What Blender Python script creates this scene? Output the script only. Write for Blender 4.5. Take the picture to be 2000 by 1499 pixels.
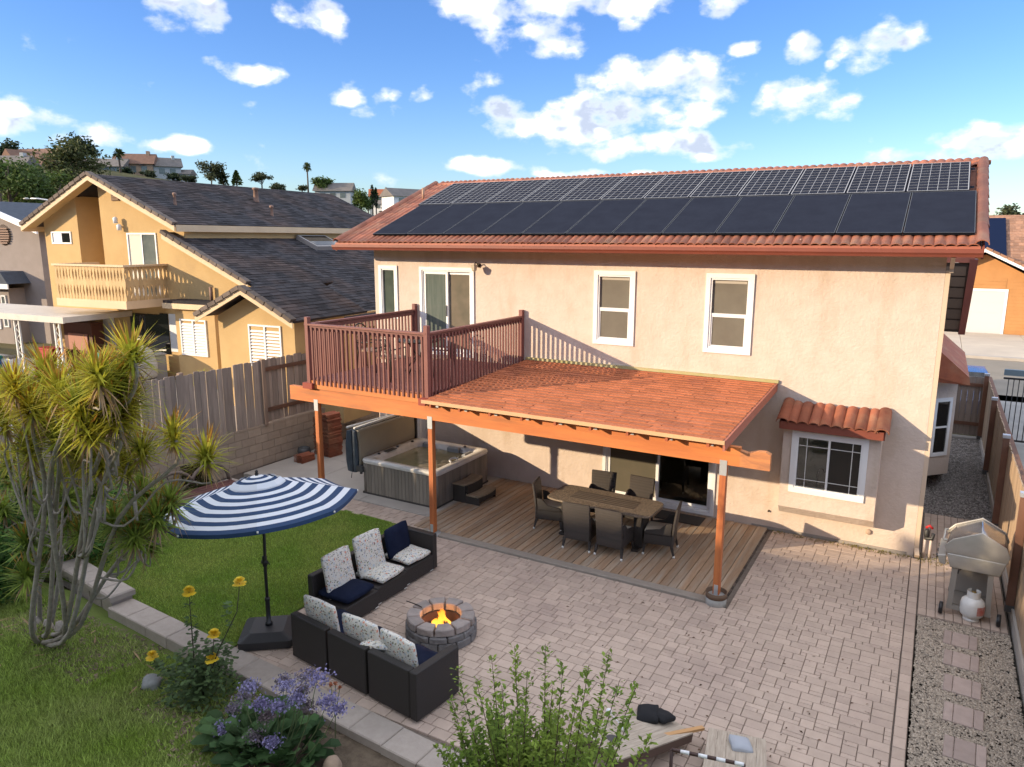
import bpy, bmesh, math, random
from mathutils import Vector, Matrix
import numpy as np
random.seed(7)
rad = math.radians
scene = bpy.context.scene
C = scene.collection
for o in list(bpy.data.objects):
    bpy.data.objects.remove(o, do_unlink=True)

# ------------------------------------------------------------------ camera
CP = Vector((9.9888, -13.9524, 5.4435))
YAW, PIT, ROLL, FPX = .5237, .1948, .0021, 1433.17
_fw = Vector((-math.sin(YAW)*math.cos(PIT), math.cos(YAW)*math.cos(PIT), -math.sin(PIT)))
_rt = Vector((math.cos(YAW), math.sin(YAW), 0))
_up = _rt.cross(_fw)
_R = _rt*math.cos(ROLL) + _up*math.sin(ROLL)
_U = -_rt*math.sin(ROLL) + _up*math.cos(ROLL)
cam = bpy.data.cameras.new('camera')
cam.sensor_fit = 'HORIZONTAL'; cam.sensor_width = 36.0
cam.lens = FPX*36.0/2000.0
cam.clip_start = .1; cam.clip_end = 6000
camo = bpy.data.objects.new('camera', cam); C.objects.link(camo)
mw = Matrix((( _R.x, _U.x, -_fw.x, CP.x), (_R.y, _U.y, -_fw.y, CP.y), (_R.z, _U.z, -_fw.z, CP.z), (0, 0, 0, 1)))
camo.matrix_world = mw
scene.camera = camo

# ------------------------------------------------------------------ light
SUN = Vector((1.04, 1.0, -.37)).normalized()          # direction the light travels
SUN_EL = math.asin(-SUN.z)
SUN_AZ = math.atan2(-SUN.x, -SUN.y)                   # azimuth of the sun itself, from +Y towards +X
sl = bpy.data.lights.new('sun', 'SUN'); sl.energy = 2.0; sl.angle = rad(.5); sl.color = (1.0, .79, .53)
so = bpy.data.objects.new('sun', sl); C.objects.link(so)
so.rotation_euler = SUN.to_track_quat('-Z', 'Y').to_euler(); so.location = (-30, -30, 30)
SKY_STRENGTH = .15
EXPOSURE = 1.76

w = bpy.data.worlds.new('World'); scene.world = w; w.use_nodes = True
def build_world():
    nt = w.node_tree; N = nt.nodes; L = nt.links; N.clear()
    out = N.new('ShaderNodeOutputWorld'); bg = N.new('ShaderNodeBackground'); bg.inputs[1].default_value = SKY_STRENGTH
    L.new(bg.outputs[0], out.inputs[0])
    sky = N.new('ShaderNodeTexSky'); sky.sky_type = 'NISHITA'; sky.sun_disc = False
    sky.sun_elevation = SUN_EL; sky.sun_rotation = SUN_AZ
    sky.air_density = 1.0; sky.dust_density = .6; sky.ozone_density = 2.0; sky.altitude = 100
    def m(op, a, b=None, c=None):
        n = N.new('ShaderNodeMath'); n.operation = op
        for i, x in enumerate((a, b, c)):
            if x is None: continue
            if isinstance(x, (int, float)): n.inputs[i].default_value = x
            else: L.new(x, n.inputs[i])
        return n.outputs[0]
    tc = N.new('ShaderNodeTexCoord'); sep = N.new('ShaderNodeSeparateXYZ'); L.new(tc.outputs['Generated'], sep.inputs[0])
    az = m('ARCTAN2', sep.outputs[0], sep.outputs[1]); el = m('ARCSINE', sep.outputs[2])
    # cloud field: ragged noise in azimuth and elevation, gathered into banks
    w1 = N.new('ShaderNodeTexNoise'); w1.inputs['Scale'].default_value = 9; w1.inputs['Detail'].default_value = 3; L.new(tc.outputs['Generated'], w1.inputs['Vector']); wsp = N.new('ShaderNodeSeparateColor'); L.new(w1.outputs['Color'], wsp.inputs[0])
    azw = m('ADD', az, m('MULTIPLY', m('SUBTRACT', wsp.outputs[0], .5), .10)); elw = m('ADD', el, m('MULTIPLY', m('SUBTRACT', wsp.outputs[1], .5), .045))
    cmb = N.new('ShaderNodeCombineXYZ'); L.new(az, cmb.inputs[0]); L.new(m('MULTIPLY', el, 1.5), cmb.inputs[1])
    def noise(scale, det, off=(0, 0, 0), rough=.55):
        mp = N.new('ShaderNodeMapping'); mp.inputs['Location'].default_value = off; L.new(cmb.outputs[0], mp.inputs[0])
        t = N.new('ShaderNodeTexNoise'); t.inputs['Scale'].default_value = scale; t.inputs['Detail'].default_value = det
        t.inputs['Roughness'].default_value = rough; L.new(mp.outputs[0], t.inputs['Vector']); return t.outputs[0]
    n1 = noise(15, 9, rough=.54); n2 = noise(4.5, 2, (3.1, 1.7, 0))
    # sparse cumulus near the horizon as in view; unseen overhead cover added for fill light
    up = N.new('ShaderNodeMapRange'); up.inputs[1].default_value = rad(15.5); up.inputs[2].default_value = rad(26); up.inputs[3].default_value = -.85; up.inputs[4].default_value = 1.25; L.new(el, up.inputs[0])
    mask = m('ADD', m('MULTIPLY', m('SUBTRACT', n2, .5), 2.6), up.outputs[0])
    for (u, v, su, sv, wgt) in CLOUDS:
        d = (_fw + _R*(u-1000)/FPX + _U*(749.5-v)/FPX).normalized()
        a0 = math.atan2(d.x, d.y); e0 = math.asin(d.z); sa = su/FPX*.95; se = sv/FPX*.95
        q = m('ADD', m('POWER', m('MULTIPLY', m('SUBTRACT', azw, a0), 1/sa), 2.0), m('POWER', m('MULTIPLY', m('SUBTRACT', elw, e0), 1/se), 2.0))
        mask = m('MAXIMUM', mask, m('MULTIPLY', m('SUBTRACT', 1.0, q), wgt))
    mask = m('MAXIMUM', mask, -.6)
    dens = m('ADD', m('MULTIPLY', mask, .24), m('MULTIPLY', m('SUBTRACT', n1, .53), 1.25))
    def ramp(x, lo, hi):
        r = N.new('ShaderNodeMapRange'); r.interpolation_type = 'SMOOTHSTEP'
        r.inputs[1].default_value = lo; r.inputs[2].default_value = hi; L.new(x, r.inputs[0]); return r.outputs[0]
    alpha = ramp(dens, -.03, .20)
    thick = ramp(dens, .06, .30)
    n3 = noise(15, 2.5, (-.012, .045, 0), .5); n4 = noise(15, 2.5, (0, 0, 0), .5)
    lit = ramp(m('SUBTRACT', n4, n3), -.09, .09)
    shade = m('MULTIPLY', ramp(dens, .05, .22), m('SUBTRACT', 1.0, lit))
    mixc = N.new('ShaderNodeMix'); mixc.data_type = 'RGBA'; L.new(shade, mixc.inputs[0])
    mixc.inputs[7].default_value = (1.35, 1.48, 1.8, 1)
    core = N.new('ShaderNodeMix'); core.data_type = 'RGBA'; L.new(ramp(dens, .08, .30), core.inputs[0]); core.inputs[6].default_value = (2.25, 2.36, 2.6, 1); core.inputs[7].default_value = (4.5, 4.6, 4.85, 1); L.new(core.outputs[2], mixc.inputs[6])
    hs = N.new('ShaderNodeHueSaturation'); hs.inputs['Saturation'].default_value = SKY_SAT; hs.inputs['Value'].default_value = SKY_VAL
    L.new(sky.outputs[0], hs.inputs['Color'])
    mx = N.new('ShaderNodeMix'); mx.data_type = 'RGBA'; L.new(m('MULTIPLY', alpha, .9), mx.inputs[0])
    tn = N.new('ShaderNodeMix'); tn.data_type = 'RGBA'; tn.blend_type = 'MULTIPLY'; tn.inputs[0].default_value = 1.0; hz = N.new('ShaderNodeMix'); hz.data_type = 'RGBA'; L.new(ramp(el, rad(-1), rad(15)), hz.inputs[0]); hz.inputs[6].default_value = (.84,.93,1.15,1); hz.inputs[7].default_value = (.60,.77,1.16,1); L.new(hz.outputs[2], tn.inputs[7]); L.new(hs.outputs[0], tn.inputs[6])
    L.new(tn.outputs[2], mx.inputs[6]); L.new(mixc.outputs[2], mx.inputs[7])
    L.new(mx.outputs[2], bg.inputs[0])
SKY_SAT, SKY_VAL = 1.1, .46
CLOUDS = [(350, 20, 85, 42, 1.0), (610, 25, 52, 46, 1.0), (455, 138, 75, 20, .9), (385, 125, 45, 14, .8), (660, 172, 48, 24, 1.0), (815, 180, 38, 24, 1.0), (748, 180, 22, 14, .6),
          (60, 232, 90, 26, 1.0), (160, 262, 90, 28, 1.0), (330, 290, 60, 20, .85), (95, 318, 60, 14, .8),
          (1090, 12, 230, 34, .9), (1075, 72, 105, 36, 1.0), (1240, 60, 26, 18, .5), (1395, 12, 40, 26, .9),
          (1150, 232, 225, 52, 1.25), (1010, 215, 70, 34, 1.1), (1270, 292, 195, 30, 1.15), (1290, 150, 130, 46, 1.0), (1390, 175, 90, 34, .9),
          (1430, 95, 30, 18, .9), (1570, 102, 52, 32, 1.0), (1715, 95, 66, 38, 1.0), (1655, 128, 20, 12, .7),
          (1560, 200, 105, 48, 1.0), (950, 327, 130, 18, .9), (1110, 338, 70, 10, .8), (1960, 285, 130, 34, 1.1), (1820, 306, 140, 14, .8), (1245, 352, 50, 8, .5)]
build_world()
vs = scene.view_settings
vs.view_transform = 'Standard'; vs.look = 'None'; vs.exposure = EXPOSURE; vs.gamma = 1.0; vs.use_curve_mapping = False
scene.render.resolution_x = 1024; scene.render.resolution_y = 767

# ------------------------------------------------------------------ helpers
def ray(u, v): return _fw + _R*(u-1000)/FPX + _U*(749.5-v)/FPX
def gy(u, v, y):
    d = ray(u, v); return CP + d*((y-CP.y)/d.y)
def gz(u, v, z=0):
    d = ray(u, v); return CP + d*((z-CP.z)/d.z)
def gd(u, v, dist):
    d = ray(u, v); return CP + d*(dist/math.hypot(d.x, d.y))

class B:
    """collects polygons; build() links them as one mesh object"""
    def __init__(s): s.v = []; s.f = []; s.s = []
    def add(s, vs, fs, smooth=False, M=None):
        o = len(s.v)
        if M is not None: vs = [M @ Vector(p) for p in vs]
        s.v += [tuple(p) for p in vs]; s.f += [tuple(i+o for i in f) for f in fs]; s.s += [smooth]*len(fs); return s
    def box(s, x0, x1, y0, y1, z0, z1, M=None):
        return s.add([(x0,y0,z0),(x1,y0,z0),(x1,y1,z0),(x0,y1,z0),(x0,y0,z1),(x1,y0,z1),(x1,y1,z1),(x0,y1,z1)],
                     [(0,3,2,1),(4,5,6,7),(0,1,5,4),(1,2,6,5),(2,3,7,6),(3,0,4,7)], M=M)
    def cbox(s, x0, x1, y0, y1, z0, z1, c=.008, M=None):
        """box whose top edges are chamfered"""
        return s.add([(x0,y0,z0),(x1,y0,z0),(x1,y1,z0),(x0,y1,z0),(x0,y0,z1-c),(x1,y0,z1-c),(x1,y1,z1-c),(x0,y1,z1-c),
                      (x0+c,y0+c,z1),(x1-c,y0+c,z1),(x1-c,y1-c,z1),(x0+c,y1-c,z1)],
                     [(0,3,2,1),(8,9,10,11),(0,1,5,4),(1,2,6,5),(2,3,7,6),(3,0,4,7),(4,5,9,8),(5,6,10,9),(6,7,11,10),(7,4,8,11)], M=M)
    def prism(s, poly, a0, a1, axis='z', M=None):
        n = len(poly)
        def P(p, a): return (p[0],p[1],a) if axis == 'z' else ((p[0],a,p[1]) if axis == 'y' else (a,p[0],p[1]))
        vs = [P(p, a0) for p in poly] + [P(p, a1) for p in poly]
        fs = [tuple(range(n))[::-1], tuple(range(n, 2*n))] + [(i,(i+1)%n,n+(i+1)%n,n+i) for i in range(n)]
        return s.add(vs, fs, M=M)
    def beam(s, p, q, w, h=None, up=(0,0,1)):
        """bar of w (sideways) by h between two points"""
        h = w if h is None else h
        p = Vector(p); q = Vector(q); d = (q-p).normalized(); u = Vector(up)
        if abs(d.dot(u)) > .99: u = Vector((0,1,0))
        a = d.cross(u).normalized()*w/2; b = a.cross(d).normalized()*h/2
        vs = [p-a-b, p+a-b, p+a+b, p-a+b, q-a-b, q+a-b, q+a+b, q-a+b]
        return s.add(vs, [(0,3,2,1),(4,5,6,7),(0,1,5,4),(1,2,6,5),(2,3,7,6),(3,0,4,7)])
    def tube(s, path, r, n=7, cap=True):
        path = [Vector(p) for p in path]; k = len(path)
        rs = r if isinstance(r, (list, tuple)) else [r]*k
        vs = []; prev = None
        for i, p in enumerate(path):
            d = (path[min(i+1,k-1)]-path[max(i-1,0)])
            d = d.normalized() if d.length > 1e-9 else Vector((0,0,1))
            if prev is None:
                a = d.cross(Vector((0,0,1)))
                if a.length < .05: a = d.cross(Vector((1,0,0)))
            else: a = prev - d*prev.dot(d)
            a.normalize(); prev = a; b = d.cross(a)
            vs += [p + (a*math.cos(2*math.pi*j/n) + b*math.sin(2*math.pi*j/n))*rs[i] for j in range(n)]
        fs = [(i*n+j, i*n+(j+1)%n, (i+1)*n+(j+1)%n, (i+1)*n+j) for i in range(k-1) for j in range(n)]
        if cap: fs += [tuple(range(n))[::-1], tuple(range((k-1)*n, k*n))]
        return s.add(vs, fs, True)
    def lathe(s, prof, n=16, c=(0,0,0), smooth=True, M=None):
        k = len(prof); vs = [(c[0]+r*math.cos(2*math.pi*j/n), c[1]+r*math.sin(2*math.pi*j/n), c[2]+z) for r, z in prof for j in range(n)]
        fs = [(i*n+j, i*n+(j+1)%n, (i+1)*n+(j+1)%n, (i+1)*n+j) for i in range(k-1) for j in range(n)]
        fs += [tuple(range(n))[::-1], tuple(range((k-1)*n, k*n))]
        return s.add(vs, fs, smooth, M)
    def quad(s, a, b, c, d): return s.add([a,b,c,d], [(0,1,2,3)])
    def mesh(s, name, m):
        me = bpy.data.meshes.new(name); me.from_pydata(s.v, [], s.f)
        me.polygons.foreach_set('use_smooth', s.s); me.materials.append(m); me.update(); return me
    def build(s, name, m, parent=None, bevel=0, seg=1, subsurf=0):
        me = s.mesh(name, m)
        if bevel:
            bm = bmesh.new(); bm.from_mesh(me)
            bmesh.ops.bevel(bm, geom=[e for e in bm.edges if len(e.link_faces) == 2 and e.calc_face_angle(0) > .5], offset=bevel, segments=seg, profile=.6, affect='EDGES', clamp_overlap=True)
            if seg > 1:
                for f in bm.faces: f.smooth = True
            bm.to_mesh(me); bm.free()
        return link(name, me, parent)
def link(name, me, parent=None, loc=None, rot=None, scale=None):
    o = bpy.data.objects.new(name, me); C.objects.link(o)
    if parent is not None: o.parent = parent
    if loc is not None: o.location = loc
    if rot is not None: o.rotation_euler = rot
    if scale is not None: o.scale = scale
    return o
def tag(o, label=None, cat=None, group=None, kind=None):
    if label: o['label'] = label
    if cat: o['category'] = cat
    if group: o['group'] = group
    if kind: o['kind'] = kind
    return o
def thing(name, label, cat, loc=(0,0,0), rz=0, group=None):
    o = bpy.data.objects.new(name, None); C.objects.link(o); o.location = loc; o.rotation_euler = (0,0,rz); o.empty_display_size = .2
    return tag(o, label, cat, group)
def copy_thing(src, label, loc, rz=0, scale=None):
    """a thing with its parts and sub-parts, sharing mesh data"""
    r = src.copy(); C.objects.link(r); r.location = loc; r.rotation_euler = (0,0,rz); r['label'] = label
    if scale: r.scale = (scale,)*3
    for ch in list(src.children):
        c = ch.copy(); C.objects.link(c); c.parent = r
        for g in list(ch.children):
            d = g.copy(); C.objects.link(d); d.parent = c
    return r
def struct(o): o['kind'] = 'structure'; return o
def stuff(o): o['kind'] = 'stuff'; return o

# ------------------------------------------------------------------ materials
MATS = {}
def mat(name, col, rough=.7, col2=None, nscale=4., detail=5, lo=.35, hi=.65, island=0., obj=0., bump=0., bscale=60., bstretch=(1,1,1), stretch=(1,1,1),
        metal=0., spec=.5, local=False, leaf=0., dist=0., col3=None, n3=1.0, lo3=.55, hi3=.7, s3=None):
    if name in MATS: return MATS[name]
    m = bpy.data.materials.new(name); m.use_nodes = True; MATS[name] = m
    nt = m.node_tree; N = nt.nodes; L = nt.links; bs = N['Principled BSDF']
    bs.inputs['Roughness'].default_value = rough; bs.inputs['Metallic'].default_value = metal; bs.inputs['Specular IOR Level'].default_value = spec
    c4 = lambda c: (c[0], c[1], c[2], 1)
    if local:
        tc = N.new('ShaderNodeTexCoord'); co = tc.outputs['Object']
        oi = N.new('ShaderNodeObjectInfo'); vm = N.new('ShaderNodeVectorMath'); vm.operation = 'SCALE'; vm.inputs[0].default_value = (13.1, 7.7, 5.3)
        L.new(oi.outputs['Random'], vm.inputs['Scale']); va = N.new('ShaderNodeVectorMath'); L.new(co, va.inputs[0]); L.new(vm.outputs[0], va.inputs[1]); co = va.outputs[0]
    else:
        g = N.new('ShaderNodeNewGeometry'); co = g.outputs['Position']
    def noise(scale, det, st, distn=0.):
        mp = N.new('ShaderNodeMapping'); mp.inputs['Scale'].default_value = st; L.new(co, mp.inputs[0])
        t = N.new('ShaderNodeTexNoise'); t.inputs['Scale'].default_value = scale; t.inputs['Detail'].default_value = det; t.inputs['Roughness'].default_value = .6
        t.inputs['Distortion'].default_value = distn
        L.new(mp.outputs[0], t.inputs['Vector']); return t.outputs[0]
    def rmp(x, a, b):
        r = N.new('ShaderNodeMapRange'); r.inputs[1].default_value = a; r.inputs[2].default_value = b; L.new(x, r.inputs[0]); return r.outputs[0]
    colout = None
    if col2 is not None:
        mx = N.new('ShaderNodeMix'); mx.data_type = 'RGBA'; L.new(rmp(noise(nscale, detail, stretch, dist), lo, hi), mx.inputs[0])
        mx.inputs[6].default_value = c4(col); mx.inputs[7].default_value = c4(col2); colout = mx.outputs[2]
        if col3 is not None:
            m3 = N.new('ShaderNodeMix'); m3.data_type = 'RGBA'; L.new(rmp(noise(n3, 6, s3 or stretch), lo3, hi3), m3.inputs[0])
            L.new(colout, m3.inputs[6]); m3.inputs[7].default_value = c4(col3); colout = m3.outputs[2]
    else:
        rgb = N.new('ShaderNodeRGB'); rgb.outputs[0].default_value = c4(col); colout = rgb.outputs[0]
    if island or obj:
        g2 = N.new('ShaderNodeNewGeometry'); o2 = N.new('ShaderNodeObjectInfo')
        a = N.new('ShaderNodeMath'); a.operation = 'ADD'; L.new(g2.outputs['Random Per Island'], a.inputs[0]); L.new(o2.outputs['Random'], a.inputs[1])
        fr = N.new('ShaderNodeMath'); fr.operation = 'FRACT'; L.new(a.outputs[0], fr.inputs[0])
        r = N.new('ShaderNodeMapRange'); k = max(island, obj); r.inputs[3].default_value = 1-k; r.inputs[4].default_value = 1+k; L.new(fr.outputs[0], r.inputs[0])
        vm = N.new('ShaderNodeVectorMath'); vm.operation = 'SCALE'; L.new(colout, vm.inputs[0]); L.new(r.outputs[0], vm.inputs['Scale']); colout = vm.outputs[0]
    L.new(colout, bs.inputs['Base Color'])
    if bump:
        bp = N.new('ShaderNodeBump'); bp.inputs['Strength'].default_value = 1.0; bp.inputs['Distance'].default_value = bump
        L.new(noise(bscale, 4, bstretch), bp.inputs['Height']); L.new(bp.outputs[0], bs.inputs['Normal'])
    if leaf:
        tr = N.new('ShaderNodeBsdfTranslucent'); ms = N.new('ShaderNodeMixShader'); ms.inputs[0].default_value = leaf
        L.new(colout, tr.inputs[0]); L.new(bs.outputs[0], ms.inputs[1]); L.new(tr.outputs[0], ms.inputs[2])
        L.new(ms.outputs[0], N['Material Output'].inputs[0])
    return m
def weave(name, c1, c2, sx=60, rough=.55, bump=.004):
    """woven resin: crossed bands in local space"""
    m = bpy.data.materials.new(name); m.use_nodes = True; nt = m.node_tree; N = nt.nodes; L = nt.links; bs = N['Principled BSDF']
    tc = N.new('ShaderNodeTexCoord')
    ws = []
    for ax in ('X', 'Y', 'Z'):
        wv = N.new('ShaderNodeTexWave'); wv.bands_direction = ax; wv.inputs['Scale'].default_value = sx; wv.inputs['Distortion'].default_value = .4
        L.new(tc.outputs['Object'], wv.inputs['Vector']); ws.append(wv.outputs['Fac'])
    a = N.new('ShaderNodeMath'); a.operation = 'MULTIPLY'; L.new(ws[0], a.inputs[0]); L.new(ws[1], a.inputs[1])
    b = N.new('ShaderNodeMath'); b.operation = 'ADD'; L.new(a.outputs[0], b.inputs[0]); L.new(ws[2], b.inputs[1])
    c = N.new('ShaderNodeMath'); c.operation = 'MULTIPLY'; L.new(b.outputs[0], c.inputs[0]); c.inputs[1].default_value = .5
    mx = N.new('ShaderNodeMix'); mx.data_type = 'RGBA'; L.new(c.outputs[0], mx.inputs[0])
    mx.inputs[6].default_value = (*c1, 1); mx.inputs[7].default_value = (*c2, 1); L.new(mx.outputs[2], bs.inputs['Base Color'])
    bp = N.new('ShaderNodeBump'); bp.inputs['Distance'].default_value = bump; L.new(c.outputs[0], bp.inputs['Height']); L.new(bp.outputs[0], bs.inputs['Normal'])
    bs.inputs['Roughness'].default_value = rough; return m
def floral(name):
    """cream fabric with blossoms, leaves and small dark sprigs"""
    m = bpy.data.materials.new(name); m.use_nodes = True; nt = m.node_tree; N = nt.nodes; L = nt.links; bs = N['Principled BSDF']
    bs.inputs['Roughness'].default_value = .9; bs.inputs['Specular IOR Level'].default_value = .2
    tc = N.new('ShaderNodeTexCoord'); col = None
    base = N.new('ShaderNodeRGB'); base.outputs[0].default_value = (.62, .60, .54, 1); col = base.outputs[0]
    for i, (sc, th, c) in enumerate([(14, .30, (.42, .47, .52)), (13, .21, (.58, .20, .11)), (17, .20, (.16, .19, .09)), (26, .24, (.06, .05, .07)), (31, .20, (.45, .28, .12))]):
        mp = N.new('ShaderNodeMapping'); mp.inputs['Location'].default_value = (i*3.7, i*1.3, i*2.1); L.new(tc.outputs['Object'], mp.inputs[0])
        vo = N.new('ShaderNodeTexVoronoi'); vo.inputs['Scale'].default_value = sc; L.new(mp.outputs[0], vo.inputs['Vector'])
        nz = N.new('ShaderNodeTexNoise'); nz.inputs['Scale'].default_value = sc*3; nz.inputs['Detail'].default_value = 3; L.new(mp.outputs[0], nz.inputs['Vector'])
        ad = N.new('ShaderNodeMath'); ad.operation = 'MULTIPLY_ADD'; L.new(nz.outputs[0], ad.inputs[0]); ad.inputs[1].default_value = .55; L.new(vo.outputs['Distance'], ad.inputs[2])
        r = N.new('ShaderNodeMapRange'); r.inputs[1].default_value = th+.24; r.inputs[2].default_value = th+.31; r.inputs[3].default_value = .85; r.inputs[4].default_value = 0; L.new(ad.outputs[0], r.inputs[0])
        mx = N.new('ShaderNodeMix'); mx.data_type = 'RGBA'; L.new(r.outputs[0], mx.inputs[0]); L.new(col, mx.inputs[6]); mx.inputs[7].default_value = (*c, 1); col = mx.outputs[2]
    L.new(col, bs.inputs['Base Color']); return m
def emis(name, col, s):
    m = bpy.data.materials.new(name); m.use_nodes = True; b = m.node_tree.nodes['Principled BSDF']
    b.inputs['Base Color'].default_value = (*col, 1); b.inputs['Emission Color'].default_value = (*col, 1); b.inputs['Emission Strength'].default_value = s; return m

stucco = mat('stucco_peach', (.635,.53,.455), .92, (.565,.465,.39), 3.2, 8, .35, .70, bump=.012, bscale=16, spec=.2, col3=(.47,.355,.26), n3=1.1, lo3=.52, hi3=.84, s3=(1.6,1.6,.4))
white = mat('white_vinyl', (.78,.78,.78), .45)
trimwhite = mat('white_trim_paint', (.74,.73,.71), .6, (.66,.65,.62), 3)
tilem = mat('terracotta_tile', (.35,.115,.06), .8, (.25,.082,.048), 6, 5, .35, .7, obj=.22, island=.12, bump=.004, bscale=30, col3=(.36,.18,.105), n3=2.2, lo3=.5, hi3=.72)
redpaint = mat('red_brown_paint', (.215,.055,.032), .55, (.18,.046,.028), 2)
fascia = mat('fascia_paint', (.40,.125,.075), .6, (.34,.105,.065), 2)
glassdark = mat('dark_glass', (.012,.013,.014), .04, spec=.6)
glassgreen = mat('green_tinted_glass', (.055,.07,.06), .05, (.10,.12,.10), 1.2, 3, spec=.6)
screen = mat('window_screen', (.17,.155,.125), .8, (.145,.13,.105), 2, spec=.2)
screen2 = mat('door_screen', (.115,.10,.072), .85, (.10,.09,.065), 2, spec=.2)
solarblack = mat('solar_black', (.022,.026,.040), .30, (.026,.031,.047), 3, spec=.0)
solarline = mat('solar_grid', (.33,.34,.36), .5)
solarframe = mat('solar_frame', (.05,.055,.065), .4, metal=.5)
concrete = mat('concrete', (.44,.40,.355), .9, (.36,.33,.295), 1.1, 8, .35, .7, bump=.003, bscale=50, spec=.2, col3=(.30,.27,.24), n3=.55, lo3=.55, hi3=.8)
# ================================================================== SETTING
grassm = mat('lawn_soil', (.11,.175,.03), .95, (.13,.185,.04), 3.0, 8, .3, .7, bump=.01, bscale=40, spec=.1, col3=(.14,.105,.06), n3=.8, lo3=.60, hi3=.78)
hillm = mat('dry_hillside', (.085,.085,.035), .95, (.15,.12,.07), .06, 8, .35, .65, spec=.1)
soil = mat('bed_soil', (.105,.080,.058), .98, (.16,.125,.09), 9, 8, .35, .65, bump=.02, bscale=30, spec=.1)
asphalt = mat('asphalt', (.20,.175,.14), .9, (.24,.21,.17), .6, 6)
_sky = [(-.65,335),(0,335),(250,350),(330,356),(400,372),(600,392),(700,416),(800,428),(1000,432),(1965,440),(2400,440)]
def hmax(x, y):
    dx, dy = x-CP.x, y-CP.y
    f = dx*_fw.x + dy*_fw.y; r = dx*_rt.x + dy*_rt.y
    u = 1000 + FPX*r/max(f, 1e-3)*.98 if f > 0 else (0 if r < 0 else 2400)
    u = max(0, min(2400, u)); v = np.interp(u, [a for a, _ in _sky], [b for _, b in _sky])
    return 5.44 + 230*(467-v)/1460 - 1.0
def sstep(a, b, x):
    t = max(0, min(1, (x-a)/(b-a))); return t*t*(3-2*t)
def wob(x, y): return (math.sin(x*1.7+y*.6)+math.sin(x*2.9-y*1.1+1.3)*.6+math.sin(x*.63+2.1)*1.1+math.sin(x*5.3+y*2.2)*.35)
def terr(x, y):
    z = -.32
    if x < -4.1 and -14 < y < 60: z = .98
    if x < -3.9 and y <= -14: z = .98*sstep(-20, -14, y)
    r = math.hypot(x-CP.x, y-CP.y)
    if y > -14: z += (hmax(x, y)+.32)*sstep(70, 230, r)
    if y < -16:                                            # unseen rise added behind the viewpoint, crest shaped to shade the yard
        k = sstep(-16, -34, y)
        z = max(z, -.32 + 12.15*k + (.12*wob(x, y) if k > .5 else 0)*k)
    return z
def axis(lo, hi, flo, fhi, fine, coarse):
    a = list(np.arange(flo, fhi, fine)); x = flo
    left = []; st = fine
    while x > lo: st = min(st*1.25, coarse); x -= st; left.append(x)
    x = a[-1]; right = []; st = fine
    while x < hi: st = min(st*1.25, coarse); x += st; right.append(x)
    return left[::-1] + a + right
xs = sorted(set([round(a, 3) for a in axis(-420, 420, -75, 30, 1.0, 20)] + [-4.1, -4.05])); ys = axis(-300, 420, -40, -14, .8, 20)
ys = sorted(set([round(a, 3) for a in ys]))
b = B(); b.v = [(x, y, terr(x, y)) for y in ys for x in xs]; nx = len(xs)
b.f = [(j*nx+i, j*nx+i+1, (j+1)*nx+i+1, (j+1)*nx+i) for j in range(len(ys)-1) for i in range(nx-1)]; b.s = [True]*len(b.f)
struct(b.build('hillside', hillm))
b = B(); b.add([(-5000,-5000,-1.2),(5000,-5000,-1.2),(5000,5000,-1.2),(-5000,5000,-1.2)], [(0,1,2,3)]); struct(b.build('ground', hillm))

def lump(x, y): return .035*math.sin(x*1.3+.5)*math.cos(y*1.1) + .02*math.sin(x*3.1+y*2.3)
def sheet(name, poly, z, m, n=None):
    b = B(); b.add([(x, y, z) for x, y in poly], [tuple(range(len(poly)))]); return struct(b.build(name, m))
# back lawn, level with the patio
struct_lawn = sheet('lawn', [(-3.6,-8.0),(2.18,-8.05),(2.18,-3.42),(-3.6,-3.2)], .0, grassm)
# foreground slope bed
def zslope(x, y):
    t = sstep(-8.6, -13.0, y)
    return -.10 + .35*t + .30*math.exp(-((x+.15)/.95)**2-((y+9.35)/.55)**2) + lump(x, y) - .05*sstep(4.0, 6.0, x)
b = B(); gx = np.linspace(-6, 12.5, 50); gyv = np.linspace(-14.2, -8.12, 24)
b.v = [(x, y, zslope(x, y)) for y in gyv for x in gx]; b.f = [(j*50+i, j*50+i+1, (j+1)*50+i+1, (j+1)*50+i) for j in range(23) for i in range(49)]; b.s = [True]*len(b.f)
struct(b.build('garden_slope', mat('slope_turf', (.13,.185,.04), .95, (.16,.195,.06), 2.5, 8, .3, .7, bump=.012, bscale=35, spec=.1, col3=(.18,.15,.09), n3=.9, lo3=.60, hi3=.76)))
b = B(); b.add([(3.0,-9.9,zslope(3.0,-9.9)+.012),(8.8,-9.9,zslope(8.8,-9.9)+.03),(8.8,-8.5,-.07),(3.0,-8.5,-.06)], [(0,1,2,3)]); struct(b.build('planting_bed', soil))

# concrete pad beside the tub, with scored joints
pad = B()
for i, (x0, x1) in enumerate([(-3.78,-2.0),(-2.0,-.2),(-.2,1.9)]):
    for j, (y0, y1) in enumerate([(-2.78,-.9),(-.9,1.1),(1.1,3.2),(3.2,8)]):
        if i > 0 and j > 1: continue
        pad.cbox(x0+.006, x1-.006, y0+.006, y1-.006, -.1, .012, .006)
struct(pad.build('concrete_pad', concrete))
sheet('side_concrete', [(11.55,-12),(30,-12),(30,16),(11.55,16)], -.02, mat('side_concrete_m', (.30,.29,.27), .9, (.24,.23,.22), 1, 6))
sheet('street', [(-60,17),(90,17),(90,26.5),(-60,26.5)], .0, asphalt)
b = B()
for x0, x1 in [(8.2,11.3),(11.32,14.3),(14.32,16.4)]:
    for y0, y1 in [(26.6,31.4),(31.42,37.0)]: b.cbox(x0, x1, y0, y1, -.05, .06, .01)
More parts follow.
